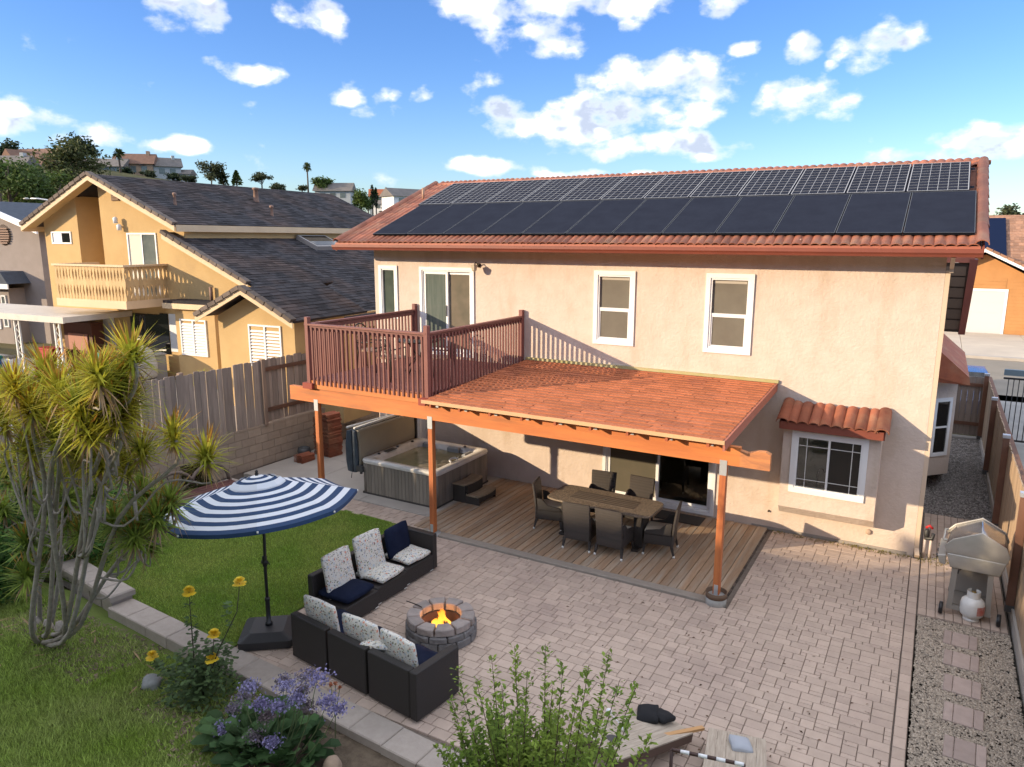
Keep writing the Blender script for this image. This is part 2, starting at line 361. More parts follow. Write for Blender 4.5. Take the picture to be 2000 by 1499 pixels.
struct(b.build('driveway', mat('driveway_concrete', (.52,.45,.36), .9, (.44,.38,.31), .6, 6)))
b = B().box(-60, 90, 26.2, 26.6, -.1, .13); struct(b.build('kerb', concrete))
b = B().box(-3.9, 9.9, 9.5, 16.9, -.2, .04); struct(b.build('front_driveway', concrete))

# ---- patio of mixed rectangular pavers
paverm = mat('paver', (.49,.385,.315), .9, (.44,.345,.28), 7, 6, .35, .7, island=.09, obj=.09, bump=.002, bscale=90, spec=.2, col3=(.37,.285,.24), n3=.7, lo3=.5, hi3=.75)
joint = mat('joint_sand', (.20,.165,.135), .95, (.15,.12,.10), 20)
patio = struct(B().add([(2.1,-8.15,-.03),(11.34,-8.15,-.03),(11.34,2.8,-.03),(2.1,2.8,-.03)], [(0,1,2,3)]).build('patio', joint))
CELL = .0775
def lay(x0, x1, y0, y1, seed):
    rnd = random.Random(seed); nx = int(round((x1-x0)/CELL)); ny = int(round((y1-y0)/CELL)); occ = np.zeros((nx+8, ny+8), bool); out = []
    kinds = [(3,2),(3,2),(3,2),(3,1),(2,1),(2,2)]
    for j in range(ny):
        i = 0
        while i < nx:
            if occ[i, j]: i += 1; continue
            ks = kinds[:]; rnd.shuffle(ks); ks.append((1,1))
            if i == 0: ks.insert(0, rnd.choice([(1,1),(2,1),(1,2),(2,2),(3,2)]))
            for a, c in ks:
                if i+a <= nx and j+c <= ny and not occ[i:i+a, j:j+c].any():
                    occ[i:i+a, j:j+c] = True; out.append((x0+i*CELL, y0+j*CELL, a*CELL, c*CELL)); break
            i += 1
    return out
pv = lay(2.2, 10.03, -8.1, -3.56, 1) + lay(7.66+.0475, 10.03, -3.56+.03, -.02, 2)
y = -8.1                                                   # soldier course along the gravel
while y < -.1: pv.append((10.04, y, .135, .20)); y += .20
y = -2.25
while y < 2.4:
    x = 10.19
    while x < 11.3: pv.append((x, y, min(.115, 11.32-x), .225)); x += .115
    y += .225
x = -1.9
while x < 2.1:                                             # paver band in front of the tub pad
    for k in range(3): pv.append((x + (.1 if k == 1 else 0), -3.42+k*.21, .2, .205))
    x += .205
def view_area(p):
    c = Vector((p[0]+p[2]/2, p[1]+p[3]/2, 0)); d = c-CP; z = d.dot(_fw); u = 1000+FPX*d.dot(_R)/z; v = 749.5-FPX*d.dot(_U)/z
    return (p[2]*p[3]/z**2/z) if (0 < u < 2000 and 0 < v < 1490 and not (860 < u < 1250 and v > 1290)) else 0
pv.sort(key=view_area, reverse=True)
cache = {}; rest = B(); rnd = random.Random(5)
def paver_mesh(w_, h_):
    k = (round(w_, 3), round(h_, 3))
    if k not in cache: cache[k] = B().cbox(.0035, w_-.0035, .0035, h_-.0035, -.05, 0, .005).mesh('paver', paverm)
    return cache[k]
for i, (x, y, a, c) in enumerate(pv):
    dz = rnd.uniform(-.002, .003)
    if i < 300: link('paver', paver_mesh(a, c), patio, (x, y, dz), (rnd.uniform(-.006,.006), rnd.uniform(-.006,.006), 0))
    else: rest.cbox(x+.0035, x+a-.0035, y+.0035, y+c-.0035, -.05, dz, .005)
stuff(rest.build('paver_field', paverm, patio))
lf = B(); rnd = random.Random(77); litter = mat('leaf_litter', (.10,.055,.03), .9, island=.5)
for k in range(150):
    x = rnd.uniform(5.6, 10); y = rnd.uniform(-7.9, -3.8) if rnd.random() < .7 else rnd.uniform(-7.6,-5.4)
    a = rnd.uniform(0, 6.28); L1 = rnd.uniform(.012, .03); q = Vector((math.cos(a), math.sin(a), 0))*L1; s2 = Vector((-q.y, q.x, 0))*.35
    c = Vector((x, y, .008)); lf.add([c-q, c+s2+Vector((0,0,.008)), c+q, c-s2], [(0,1,2),(0,2,3)])
tag(stuff(lf.build('leaf_litter', litter)), 'scattered tiny dry leaves lying on the brick patio', 'leaves')

# ---- gravel strip with stepping slabs
gravel_base = struct(B().add([(10.18,-8.6,-.03),(11.34,-8.6,-.03),(11.34,-2.26,-.03),(10.18,-2.26,-.03)], [(0,1,2,3)]).build('gravel_bed', mat('gravel_base', (.30,.25,.20), .95, (.18,.15,.11), 25)))
def stones(name, rect, n, seed, m, parent=None, rmin=.011, rmax=.024, z=-.02):
    rnd = random.Random(seed); V = []; F = []
    T = [(1,0,0),(-1,0,0),(0,1,0),(0,-1,0),(0,0,1),(0,0,-1)]; TF = [(0,2,4),(2,1,4),(1,3,4),(3,0,4),(2,0,5),(1,2,5),(3,1,5),(0,3,5)]
    for k in range(n):
        x = rnd.uniform(rect[0], rect[1]); y = rnd.uniform(rect[2], rect[3]); r = rnd.uniform(rmin, rmax); a = rnd.uniform(0, 3.14)
        ca, sa = math.cos(a)*r, math.sin(a)*r; e = rnd.uniform(.55, 1); o = len(V)
        for tx, ty, tz in T: V.append((x+tx*ca-ty*sa*e, y+tx*sa+ty*ca*e, z+tz*r*.6+rnd.uniform(-.004, .004)))
        F += [tuple(o+i for i in f) for f in TF]
    b = B(); b.v = V; b.f = F; b.s = [False]*len(F); return stuff(b.build(name, m, parent))
gm = mat('river_gravel', (.44,.37,.295), .85, (.30,.25,.195), 60, 2, .3, .7, island=.38)
o = stones('gravel', (10.2,11.33,-6.6,-2.28), 19000, 3, gm); tag(o, 'mixed tan and grey gravel filling the strip beside the fence', 'gravel')
o = stones('side_yard_gravel', (10.1,11.4,2.5,9.4), 7000, 4, mat('grey_gravel', (.34,.31,.29), .9, (.19,.175,.16), 40, 2, island=.4), rmin=.018, rmax=.034, z=.0); tag(o, 'grey gravel covering the side passage next to the house', 'gravel')
sheet('side_passage', [(10.06,2.4),(11.45,2.4),(11.45,10),(10.06,10)], -.02, mat('side_base', (.17,.15,.13), .95))
slab = mat('slab', (.40,.315,.275), .9, (.35,.275,.24), 8, 5, island=.1, obj=.06, bump=.002, bscale=80)
ords = ['farthest', 'second', 'middle', 'fourth', 'nearest']
for i, yy in enumerate([-2.62, -3.2, -3.86, -4.52, -5.22]):
    t = thing('stepping_stone', ['stepping slab in the gravel closest to the gas grill', 'stepping slab in the gravel, second from the grill', 'middle of the five stepping slabs in the gravel', 'stepping slab in the gravel, fourth from the grill', 'stepping slab at the photo bottom, farthest from the grill'][i], 'paving slab', (10.73, yy-.17, -.01), rad(-3), 'stepping slabs in the gravel')
    for (x0, x1) in [(-.2,-.105),(-.1,.1),(.105,.2)]: B().cbox(x0, x1, -.2, .2, -.04, .012, .006).build('slab', slab, t)

# ---- kerb of concrete caps between patio and slope
capm = mat('cap_block', (.40,.345,.30), .92, (.34,.29,.25), 12, 6, .3, .7, obj=.07, bump=.003, bscale=90)
kerb = thing('garden_kerb', 'low curb of square concrete caps between patio and front garden bed', 'kerb', (-.25,-8.05,0), math.atan2(-.26,4.6))
for k in range(15):
    m_ = B().cbox(.004, .496, -.19, .19, -.16, .045, .012); o = m_.build('cap_block', capm, kerb)
    o.location = (k*.5, random.uniform(-.006,.006), random.uniform(-.004,.004)); o.rotation_euler = (0, 0, random.uniform(-.01,.01))
rk = thing('raised_kerb', 'raised end of the garden curb with rounded caps near the spiky tree', 'kerb', (-.22,-8.02,0), math.atan2(-.12,1.0)+math.pi)
for k in range(5):
    o = B().cbox(.004, .376, -.19, .19, .10, .20, .02).build('cap_block', capm, rk); o.location = (k*.38-.02, 0, random.uniform(-.004,.004))
    o = B().cbox(.02, .36, -.15, .15, -.15, .10, .004).build('base_block', capm, rk); o.location = (k*.38, 0, 0)

# ---- timber deck
deckm = mat('deck_board', (.39,.255,.155), .75, (.29,.19,.12), 3, 6, .3, .7, obj=.18, local=True, stretch=(14,1.2,1), bump=.002, bscale=8, bstretch=(20,1,1), col3=(.38,.33,.265), n3=.7, lo3=.45, hi3=.75)
deckgrey = mat('deck_grey_board', (.33,.285,.24), .85, (.25,.215,.18), 3, 6, .3, .7, local=True, stretch=(2,14,1))
deck = struct(B().add([(1.0,-3.5,-.04),(7.6,-3.5,-.04),(7.6,-.02,-.04),(1.0,-.02,-.04)], [(0,1,2,3)]).build('deck', mat('deck_shadow', (.03,.02,.015), .95)))
x = 1.66; i = 0
while x < 7.5:
    y0 = -3.32; y1 = -.03
    o = B().cbox(.004, .134, y0, y1, -.03, .022, .006).build('plank', deckm, deck); o.location = (x, 0, random.uniform(-.002,.003)); x += .1405; i += 1
o = B().cbox(1.95, 7.42, -3.50, -3.33, -.05, .026, .008).build('edge_plank', deckgrey, deck)
o = B().cbox(7.47, 7.60, -3.50, -.03, -.05, .028, .008).build('edge_plank', deckm, deck)
b = B()
for k in range(40): b.box(7.603, 7.63, -3.45+k*.085, -3.45+k*.085+.08, -.02, .0+.003*(k%3))
b.build('edging', mat('edging_dark', (.08,.06,.05), .9, island=.5), deck)
# ================================================================== MAIN HOUSE
XL, XR, ZW = -1.94, 10.06, 5.36
house = thing('stucco_house', 'two storey peach stucco house with red tile roof and solar panels', 'house', (0,0,0))
room = mat('dark_room', (.035,.028,.022), .9)
def wall_holes(b, x0, x1, z0, z1, holes, y0=0., y1=.18):
    X = sorted(set([x0, x1] + [h[0] for h in holes] + [h[1] for h in holes])); Z = sorted(set([z0, z1] + [h[2] for h in holes] + [h[3] for h in holes]))
    for i in range(len(X)-1):
        for j in range(len(Z)-1):
            cx, cz = (X[i]+X[i+1])/2, (Z[j]+Z[j+1])/2
            if any(h[0] < cx < h[1] and h[2] < cz < h[3] for h in holes): continue
            b.box(X[i], X[i+1], y0, y1, Z[j], Z[j+1])
HO = {'a': (3.96,4.68,3.40,4.73), 'b': (6.26,6.98,3.40,4.73), 'c': (-1.72,-1.31,3.62,4.73), 'd': (-.50,.88,2.78,4.73), 's': (4.24,6.49,.06,2.08)}
b = B(); wall_holes(b, XL, XR, -.1, ZW, list(HO.values()))
b.box(XL, XL+.18, .18, 6.7, -.1, ZW); b.box(XR-.18, XR, .18, 6.7, -.1, ZW); b.box(XL+.18, XR-.18, 6.52, 6.7, -.1, ZW)
b.prism([(.0,ZW+.02),(6.7,ZW+.02),(3.35,6.72)], XL, XL+.18, 'x'); b.prism([(.0,ZW+.02),(6.7,ZW+.02),(3.35,6.72)], XR-.18, XR, 'x')
b.build('wall', stucco, house)
b = B()
for h in HO.values():
    b.box(h[0]-.05, h[1]+.05, .95, 1.0, h[2]-.1, h[3]+.1); b.box(h[0]-.06, h[0]-.05, .185, 1.0, h[2]-.1, h[3]+.1); b.box(h[1]+.05, h[1]+.06, .185, 1.0, h[2]-.1, h[3]+.1)
    b.box(h[0]-.05, h[1]+.05, .185, .95, h[2]-.12, h[2]-.1); b.box(h[0]-.05, h[1]+.05, .185, .95, h[3]+.1, h[3]+.12)
b.build('interior', room, house)
def frame_box(b, x0, x1, z0, z1, w_, y0, y1):
    b.box(x0, x1, y0, y1, z1-w_, z1); b.box(x0, x1, y0, y1, z0, z0+w_); b.box(x0, x0+w_, y0, y1, z0+w_, z1-w_); b.box(x1-w_, x1, y0, y1, z0+w_, z1-w_)
def hung(parent, h, y=0., trim=.085):
    x0, x1, z0, z1 = h; b = B(); frame_box(b, x0-trim, x1+trim, z0-trim, z1+trim, trim, y-.028, y+.03); frame_box(b, x0, x1, z0, z1, .035, y-.010, y+.06)
    w_ = b.build('window', white, parent); zm = (z0+z1)/2-.02
    B().box(x0+.035, x1-.035, y+.005, y+.05, zm-.022, zm+.022).build('meeting_rail', white, w_)
    B().box(x0+.035, x1-.035, y+.030, y+.036, zm+.022, z1-.035).build('pane', screen, w_)
    B().box(x0+.035, x1-.035, y+.022, y+.028, z0+.035, zm-.022).build('pane', screen, w_)
    b = B(); frame_box(b, x0+.036, x1-.036, z0+.036, zm-.023, .025, y+.008, y+.021); b.build('sash', white, w_)
    b = B().box(x0+.06, x1-.06, y+.0295, y+.0299, z1-.10, z1-.055); b.build('blind_head', mat('blind_cream', (.42,.38,.31), .8), w_)
hung(house, HO['a']); hung(house, HO['b'])
for h in (HO['a'], HO['b']):
    x = h[0]+.22 if h is HO['a'] else h[1]-.20
b = B(); x0, x1, z0, z1 = HO['c']; frame_box(b, x0-.08, x1+.08, z0-.08, z1+.08, .08, -.028, .03); frame_box(b, x0, x1, z0, z1, .03, -.01, .06)
w_ = b.build('window', white, house); B().box(x0+.03, x1-.03, .03, .036, z0+.03, z1-.03).build('pane', glassgreen, w_)
curtain = mat('curtain', (.30,.33,.29), .9, (.22,.25,.22), 10, 3, stretch=(6,1,.3))
b = B()
for k in range(8): b.prism([(x0+.02+k*.05, .25),(x0+.045+k*.05, .21),(x0+.07+k*.05, .25)], z0, z1, 'z')
b.build('curtain', curtain, house)
def slider(parent, h, pane_l, pane_r, bot=True):
    x0, x1, z0, z1 = h; b = B(); frame_box(b, x0-.07, x1+.07, z0-.02, z1+.07, .07, -.03, .04); frame_box(b, x0, x1, z0+.05, z1, .03, -.012, .08)
    d = b.build('sliding_door', white, parent); xm = (x0+x1)/2
    for (a, c, yy, pm) in [(x0+.03, xm+.03, .005, pane_l), (xm-.03, x1-.03, .045, pane_r)]:
        b = B(); frame_box(b, a, c, z0+.085, z1-.032, .06, yy, yy+.035); p = b.build('door_panel', white, d)
        B().box(a+.06, c-.06, yy+.012, yy+.018, z0+.145, z1-.092).build('pane', pm, p)
    B().cbox(xm-.02, xm+.0, -.018, -.004, z0+.9, z0+1.15, .004).build('door_handle', mat('handle_dark', (.05,.05,.05), .4), d)
    return d
clear = bpy.data.materials.new('clear_glass'); clear.use_nodes = True
_n = clear.node_tree.nodes; _l = clear.node_tree.links; _g = _n.new('ShaderNodeBsdfGlossy'); _g.inputs['Roughness'].default_value = .02; _t = _n.new('ShaderNodeBsdfTransparent'); _t.inputs[0].default_value = (.75,.80,.76,1)
_fr = _n.new('ShaderNodeFresnel'); _fr.inputs[0].default_value = 1.9; _mx = _n.new('ShaderNodeMixShader'); _l.new(_fr.outputs[0], _mx.inputs[0]); _l.new(_t.outputs[0], _mx.inputs[1]); _l.new(_g.outputs[0], _mx.inputs[2]); _l.new(_mx.outputs[0], _n['Material Output'].inputs[0])
slider(house, HO['d'], mat('bedroom_glass_left', (.10,.125,.11), .06, (.15,.17,.15), 3, 4, stretch=(5,1,.4), spec=.5), mat('bedroom_glass_right', (.20,.165,.125), .06, (.13,.12,.09), 1.5, 3, spec=.5))  # opaque panes: tones of curtain and lit room put into the colour
b = B(); x0, x1, z0, z1 = HO['d']
for k in range(13): b.prism([(x0+.1+k*.028, .30+.02*(k%2)),(x0+.114+k*.028, .26),(x0+.128+k*.028, .30)], z0, z1, 'z')
b.build('curtain', curtain, house)
b = B(); b.box(x0, x1, .7, .72, z0, z1); b.build('room_wall', mat('room_beige', (.32,.28,.22), .9), house)
slider(house, HO['s'], screen2, clear)
# bay window box
BX0, BX1, BD = 7.83, 9.41, .45
b = B(); b.prism([(.0,.42),(-.30,.50),(-BD,.66),(-BD,1.02),(0,1.02)], BX0, BX1, 'x'); b.box(BX0, 8.06, -BD, 0, 1.021, 2.16); b.box(9.17, BX1, -BD, 0, 1.021, 2.16); b.box(8.06, 9.17, -BD, 0, 2.06, 2.16)
bay = b.build('bay', stucco, house)
b = B(); b.box(8.06, 9.17, .3, .32, 1.0, 2.06); b.box(8.06, 9.17, -.35, .3, 1.024, 1.03); b.build('bay_room', room, bay)
b = B(); b.box(8.15, 8.62, .28, .295, 1.25, 2.0); b.build('cupboard', mat('cupboard', (.30,.27,.17), .7), bay)
b = B(); frame_box(b, 7.985, 9.225, .965, 2.105, .085, -BD-.03, -BD+.02); frame_box(b, 8.07, 9.14, 1.05, 2.02, .03, -BD-.015, -BD+.06)
wd = b.build('window', white, house); B().box(8.59, 8.625, -BD-.02, -BD+.05, 1.08, 1.99).build('mullion', white, wd)
B().box(8.10, 8.59, -BD+.025, -BD+.03, 1.08, 1.99).build('pane', clear, wd); B().box(8.625, 9.11, -BD+.02, -BD+.024, 1.08, 1.99).build('pane', mat('screen_dark', (.02,.018,.016), .25), wd)
b = B()
for x in (8.24, 8.98): b.box(x-.006, x+.006, -BD+.012, -BD+.017, 1.08, 1.99)
for z in (1.22, 1.84): b.box(8.10, 9.11, -BD+.013, -BD+.016, z-.006, z+.006)
b.build('grille', trimwhite, wd)
b = B().tube([(8.42,-.15,1.03),(8.42,-.15,1.28),(8.44,-.12,1.36),(8.50,-.12,1.36),(8.53,-.12,1.30)], .012, 6); b.build('tap', mat('bronze', (.03,.022,.018), .35, metal=.6), bay)

# ---- barrel tile meshes
def tile_mesh(w_=.30, l_=.43, waves=2, amp=.032, th=.014):
    b = B(); n = 6*waves; V = []
    for (yy, dz) in [(0, 0), (l_, -.012)]:
        for side in (0, 1):
            for i in range(n+1):
                t = i/n*waves; z = amp*max(0, math.sin(math.pi*(t % 1.0)))**.75 if i % 6 else 0
                V.append((w_*i/n, yy, z+dz + (th if side == 0 else 0)))
    k = n+1
    F = [(i, i+1, 2*k+i+1, 2*k+i) for i in range(n)] + [(k+i+1, k+i, i, i+1) for i in range(n)]
    F = [tuple(f) for f in F]; F += [(k, 0, 2*k, 3*k), (n, k+n, 3*k+n, 2*k+n)]
    b.v = V; b.f = F; b.s = [True]*n + [False]*(n+2); return b.mesh('roof_tile', tilem)
TILE = tile_mesh()
def cap_mesh(r0=.10, r1=.085, l_=.42, th=.015, n=8):
    b = B(); V = []
    for (yy, r) in [(0, r0), (l_, r1)]:
        for rr in (r, r-th):
            for i in range(n+1):
                a = math.pi*i/n; V.append((rr*math.cos(a), yy, rr*math.sin(a)*.85))
    k = n+1; F = [(i+1, i, 2*k+i, 2*k+i+1) for i in range(n)] + [(k+i, k+i+1, i+1, i) for i in range(n)] + [(2*k+i, 3*k+i, 3*k+i+1, 2*k+i+1) for i in range(n)]
    b.v = V; b.f = F; b.s = [True]*n+[False]*(2*n); return b.mesh('cap_tile', tilem)
CAP = cap_mesh()
SL = math.atan(.385); EY, EZ = -.66, 5.345; RX0, RX1, RY = -2.56, 10.54, 3.34
RZ = EZ + (RY-EY)*.385; SLEN = (RY-EY)/math.cos(SL)
def on_roof(x, s, h=0.): return Vector((x, EY + s*math.cos(SL) - h*math.sin(SL), EZ + s*math.sin(SL) + h*math.cos(SL)))
deckmesh = B(); deckmesh.prism([(EY,EZ-.06),(RY,RZ-.06),(2*RY-EY,EZ-.06),(2*RY-EY,EZ-.0),(RY,RZ-.0),(EY,EZ-.0)], RX0+.06, RX1-.06, 'x')
roof = deckmesh.build('roof', mat('roof_underlay', (.20,.075,.045), .9, (.16,.06,.04), 3), house)
rnd = random.Random(11); EXPO = .375
def put_tile(x, s):
    o = link('roof_tile', TILE, roof, on_roof(x, s, rnd.uniform(.004,.012)), (SL+.045, rnd.uniform(-.01,.01), rnd.uniform(-.008,.008)))
ncol = int((RX1-RX0-.2)/.30)
for r in range(int(SLEN/EXPO)+1):
    s = r*EXPO - .03
    for c in range(ncol+1):
        x = RX0+.12+c*.30
        if x > RX1-.3: continue
        if r < 2 or x < -1.45 or s > SLEN-.28: put_tile(x, s)
for side, x in ((0, RX0+.07), (1, RX1-.05)):
    for r in range(12):
        link('rake_tile', CAP, roof, on_roof(x, r*.36-.02, .03), (SL+.05, 0, rnd.uniform(-.02,.02)))
x = RX0
while x < RX1-.2:
    link('ridge_tile', CAP, roof, (x+.40, RY, RZ-.015+rnd.uniform(-.006,.006)), (.03, 0, math.pi/2)); x += .355
b = B().lathe([(.02,.11),(.08,.09),(.115,.03),(.118,-.05),(.10,-.06)][::-1], 12, (RX1-.06, RY, RZ-.01)); b.build('ridge_end_tile', tilem, roof)
b = B()                                                    # fascia and barge boards
b.box(RX0+.02, RX1-.06, EY-.012, EY+.012, EZ-.115, EZ+.0); b.build('fascia_board', fascia, house)
for x in (RX0+.01, RX1-.045):
    b = B(); b.prism([(EY,EZ-.19),(RY,RZ-.19),(RY,RZ-.005),(EY,EZ-.005)], x, x+.035, 'x'); b.build('barge_board', redpaint, house)
b = B(); b.box(RX0+.08, RX1-.08, EY+.03, .0, EZ-.135, EZ-.115); b.build('soffit', mat('soffit', (.55,.40,.30), .8), house)
prof = [(EY-.015,EZ-.04),(EY-.015,EZ-.165),(EY-.085,EZ-.165),(EY-.10,EZ-.13),(EY-.125,EZ-.10),(EY-.125,EZ-.05),(EY-.115,EZ-.05),(EY-.115,EZ-.095),(EY-.09,EZ-.125),(EY-.03,EZ-.15),(EY-.03,EZ-.04)]
gut = B().prism(prof, RX0+.0, RX1-.02, 'x').build('gutter', redpaint, house)
for k in range(14): B().box(RX0+.5+k*.93, RX0+.52+k*.93, EY-.12, EY-.02, EZ-.05, EZ-.044).build('bracket', fascia, gut)
ds = mat('downspout_paint', (.60,.47,.35), .6)
b = B().beam((10.14,-.02,5.16),(10.14,-.02,4.92),.06,.08); b.beam((10.14,-.62,5.2),(10.14,-.02,5.0),.06,.07); b.beam((10.098,.03,4.95),(10.098,.03,.12),.07,.06); b.beam((10.098,.03,.14),(10.12,-.12,.05),.07,.06)
b.build('downspout', ds, house)
# roof hardware: vent pipes
B().tube([on_roof(-2.02,3.0,.0), on_roof(-2.02,3.0,0)+Vector((0,0,.33))], .035, 8).build('vent_pipe', mat('vent_tan', (.42,.25,.16), .6), house)
B().tube([on_roof(-1.5,3.5,.08), on_roof(-1.18,3.55,.08)], .03, 8).build('conduit', mat('conduit_tan', (.55,.38,.2), .6), house)

# ---- solar panels
def panel_meshes(w_, l_, grid):
    f = B(); f.box(0, w_, 0, l_, -.035, 0)
    base = f.mesh('solar_panel', solarblack); g = B(); t = .006
    if grid:
        for i in range(7): x = .02+(w_-.04)*i/6; tt = t*.62*(1.8 if i in (0, 6) else 1); g.box(x-tt, x+tt, .015, l_-.015, .0, .003)
        for j in range(11): y = .02+(l_-.04)*j/10; tt = .0022*(3.0 if j in (0, 10) else 1); g.box(.015, w_-.015, y-tt, y+tt, .0, .0022)
        return base, g.mesh('cell_grid', solarline)
    frame_ = B()
    for (a, c, d, e) in [(0,w_,0,.014),(0,w_,l_-.014,l_),(0,.011,.014,l_-.014),(w_-.011,w_,.014,l_-.014)]: frame_.box(a, c, d, e, -.036, .003)
    return base, frame_.mesh('frame', solarframe)
pA = panel_meshes(.982, 2.03, False); pB = panel_meshes(.986, 1.72, True)
s0 = (-.376-EY)/math.cos(SL)
rx = SL
for i in range(12):
    o = link('solar_panel', pA[0], house, on_roof(-1.606+i*1.0005+.009, s0-.005, .105), (rx, 0, 0)); link('frame', pA[1], o)
for i in range(12):
    o = link('solar_panel', pB[0], house, on_roof(-1.71+i*1.0005+.007, s0+2.05, .115), (rx, 0, 0)); link('cell_grid', pB[1], o)
b = B()
for s in (.45, 1.6, 2.4, 3.5): b.beam(on_roof(-1.6, s0+s-.0, .05), on_roof(10.36, s0+s, .05), .04, .04)
b.build('mounting_rail', solarframe, house)

# ---- wall lamp by the upper slider
lm = mat('lamp_bronze', (.06,.045,.03), .4, metal=.6)
b = B(); b.lathe([(.05,0),(.05,.02),(.02,.03)], 10, M=Matrix.Translation((1.08,-.0,4.86)) @ Matrix.Rotation(rad(90),4,'X')); b.tube([(1.08,-.03,4.86),(1.08,-.13,4.93),(1.08,-.20,4.88)], .012, 6)
lamp = b.build('wall_lamp', lm, house)
B().lathe([(.02,.0),(.06,-.03),(.085,-.04),(.06,-.14),(.02,-.17)][::-1], 6, (1.08,-.20,4.90), False).build('lamp_shade', mat('lamp_glass', (.55,.48,.36), .3), lamp)
# ---- small tiled roof above the bay
br = B().prism([(-.62,2.20),(0,2.46),(0,2.52),(-.62,2.26)], BX0-.02, BX1+.02, 'x').build('bay_roof', redpaint, house)
B().box(BX0-.03, BX1+.03, -.64, -.60, 2.15, 2.29).build('fascia_board', redpaint, br); b = B()
for x in (BX0-.055, BX1+.02): b.prism([(-.62,2.15),(0,2.40),(0,2.52),(-.62,2.27)], x, x+.03, 'x')
b.build('barge_board', redpaint, br)
bs_ = math.atan(.26/.62)
T1 = tile_mesh(.185, .66, 1, .055, .016)
for k in range(8): link('roof_tile', T1, br, (BX0+.06+k*.183, -.655, 2.262+rnd.uniform(0,.008)), (bs_, 0, rnd.uniform(-.02,.02)))
CAP2 = cap_mesh(.115, .10, .68, .018)
for x in (BX0+.0, BX1+.0): link('rake_tile', CAP2, br, (x, -.66, 2.27), (bs_, 0, 0))
# ---- wall scars and fittings by the ground
b = B().lathe([(.0,-.01),(.045,-.01),(.05,.0),(.05,.02),(.03,.03)], 10, M=Matrix.Translation((9.33,-.005,.30)) @ Matrix.Rotation(rad(90),4,'X')); b.build('pipe_stub', mat('stub', (.45,.33,.25), .8), house)
for (x, z) in [(7.60,.36),(8.1,.52)]: B().lathe([(.0,0),(.02,0),(.02,.03),(.0,.03)], 8, M=Matrix.Translation((x,0,z)) @ Matrix.Rotation(rad(90),4,'X')).build('hose_bib', lm, house)
b = B(); b.box(7.3, 9.95, -.02, .0, -.02, .05); b.build('weep_screed', mat('screed', (.30,.27,.24), .9), house)
# ---- side pop-outs on the right wall
b = B(); b.prism([(10.06,3.9),(10.56,4.45),(10.60,6.9),(10.06,7.3)], .34, 2.5, 'z'); sb = b.build('side_bay', stucco, house)
d = Vector((.50,.55,0)).normalized(); nrm = Vector((d.y,-d.x,0)); p0 = Vector((10.06,3.9,0))
def sidebox(b, a0, a1, z0, z1, o0, o1):
    q = [p0+d*a0+nrm*o0, p0+d*a1+nrm*o0, p0+d*a1+nrm*o1, p0+d*a0+nrm*o1]; b.prism([(v.x,v.y) for v in q], z0, z1, 'z')
b = B()
for (a0,a1,z0,z1) in [(.14,.62,.78,.86),(.14,.62,2.0,2.08),(.14,.21,.861,1.999),(.55,.62,.861,1.999)]: sidebox(b, a0, a1, z0, z1, -.01, .035)
sidebox(b, .211, .549, 1.41, 1.45, -.005, .025); sw = b.build('window', white, house)
b = B(); sidebox(b, .211, .549, .861, 1.409, .0, .012); sidebox(b, .211, .549, 1.451, 1.999, .0, .012); b.build('pane', glassdark, sw)
b = B(); b.prism([(10.05,2.62),(10.05,3.25),(10.72,2.66),(10.75,2.5),(10.70,2.5)], 3.6, 7.6, 'y'); b.prism([(10.05,2.5),(10.70,2.5),(10.70,2.62),(10.05,2.62)], 3.62, 7.58, 'y'); b.build('side_bay_roof', tilem, house)
brown = mat('brown_soffit', (.085,.055,.035), .85, (.06,.04,.028), 3)
sv = B(); sv.prism([(10.07,3.05),(10.55,3.05),(10.62,4.85),(10.07,4.85)], 8.6, 8.8, 'y'); side = sv.build('side_gable', brown, house)
for k in range(6): B().box(10.08, 10.56, 8.57, 8.598, 3.12+k*.28, 3.36+k*.28).build('board', mat('brown_board', (.13,.085,.055), .8, obj=.2), side)
B().prism([(10.55,3.0),(10.70,3.0),(10.80,4.95),(10.62,4.95)], 8.5, 9.3, 'y').build('barge_board', redpaint, side)
B().box(10.07, 10.72, 8.52, 9.2, 4.86, 5.05).build('fascia_board', fascia, side)
# ================================================================== PATIO COVER
wood_o = mat('stained_beam', (.60,.20,.055), .6, (.50,.155,.045), 2.2, 6, .35, .65, local=True, stretch=(.5,4,4), bump=.002, bscale=5, bstretch=(.5,8,8), col3=(.34,.13,.05), n3=1.8, lo3=.52, hi3=.76)
wood_post = mat('stained_post', (.52,.17,.05), .6, (.36,.10,.035), 2.2, 6, .35, .65, local=True, stretch=(6,6,.5), bump=.002, bscale=5, bstretch=(8,8,.5))
rafter_m = mat('rafter_stain', (.42,.11,.045), .7, (.34,.09,.04), 3)
edgewood = mat('drip_edge', (.62,.38,.20), .6, (.55,.33,.18), 2)
steel = mat('galvanised', (.55,.57,.6), .45, metal=.6)
shing = mat('red_shingle', (.455,.165,.08), .9, (.39,.135,.068), 14, 5, .3, .7, island=.16, obj=.16, bump=.004, bscale=120, spec=.15, col3=(.33,.12,.07), n3=1.3, lo3=.5, hi3=.75)
pc = thing('patio_cover', 'orange stained timber patio cover with red shingle lean-to roof', 'pergola', (0,0,0))
b = B(); b.box(-1.29, 7.75, -3.50, -3.40, 2.215, 2.50); beam_ = b.build('beam', wood_o, pc)
B().prism([(7.75,2.215),(8.17,2.215),(8.17,2.45),(8.10,2.485),(8.0,2.48),(7.85,2.43),(7.75,2.455)], -3.50, -3.40, 'y').build('beam_end', mat('worn_beam', (.36,.15,.07), .75, (.56,.22,.08), 9, 7, .35, .6, stretch=(.4,1,1.6), dist=.6), pc)
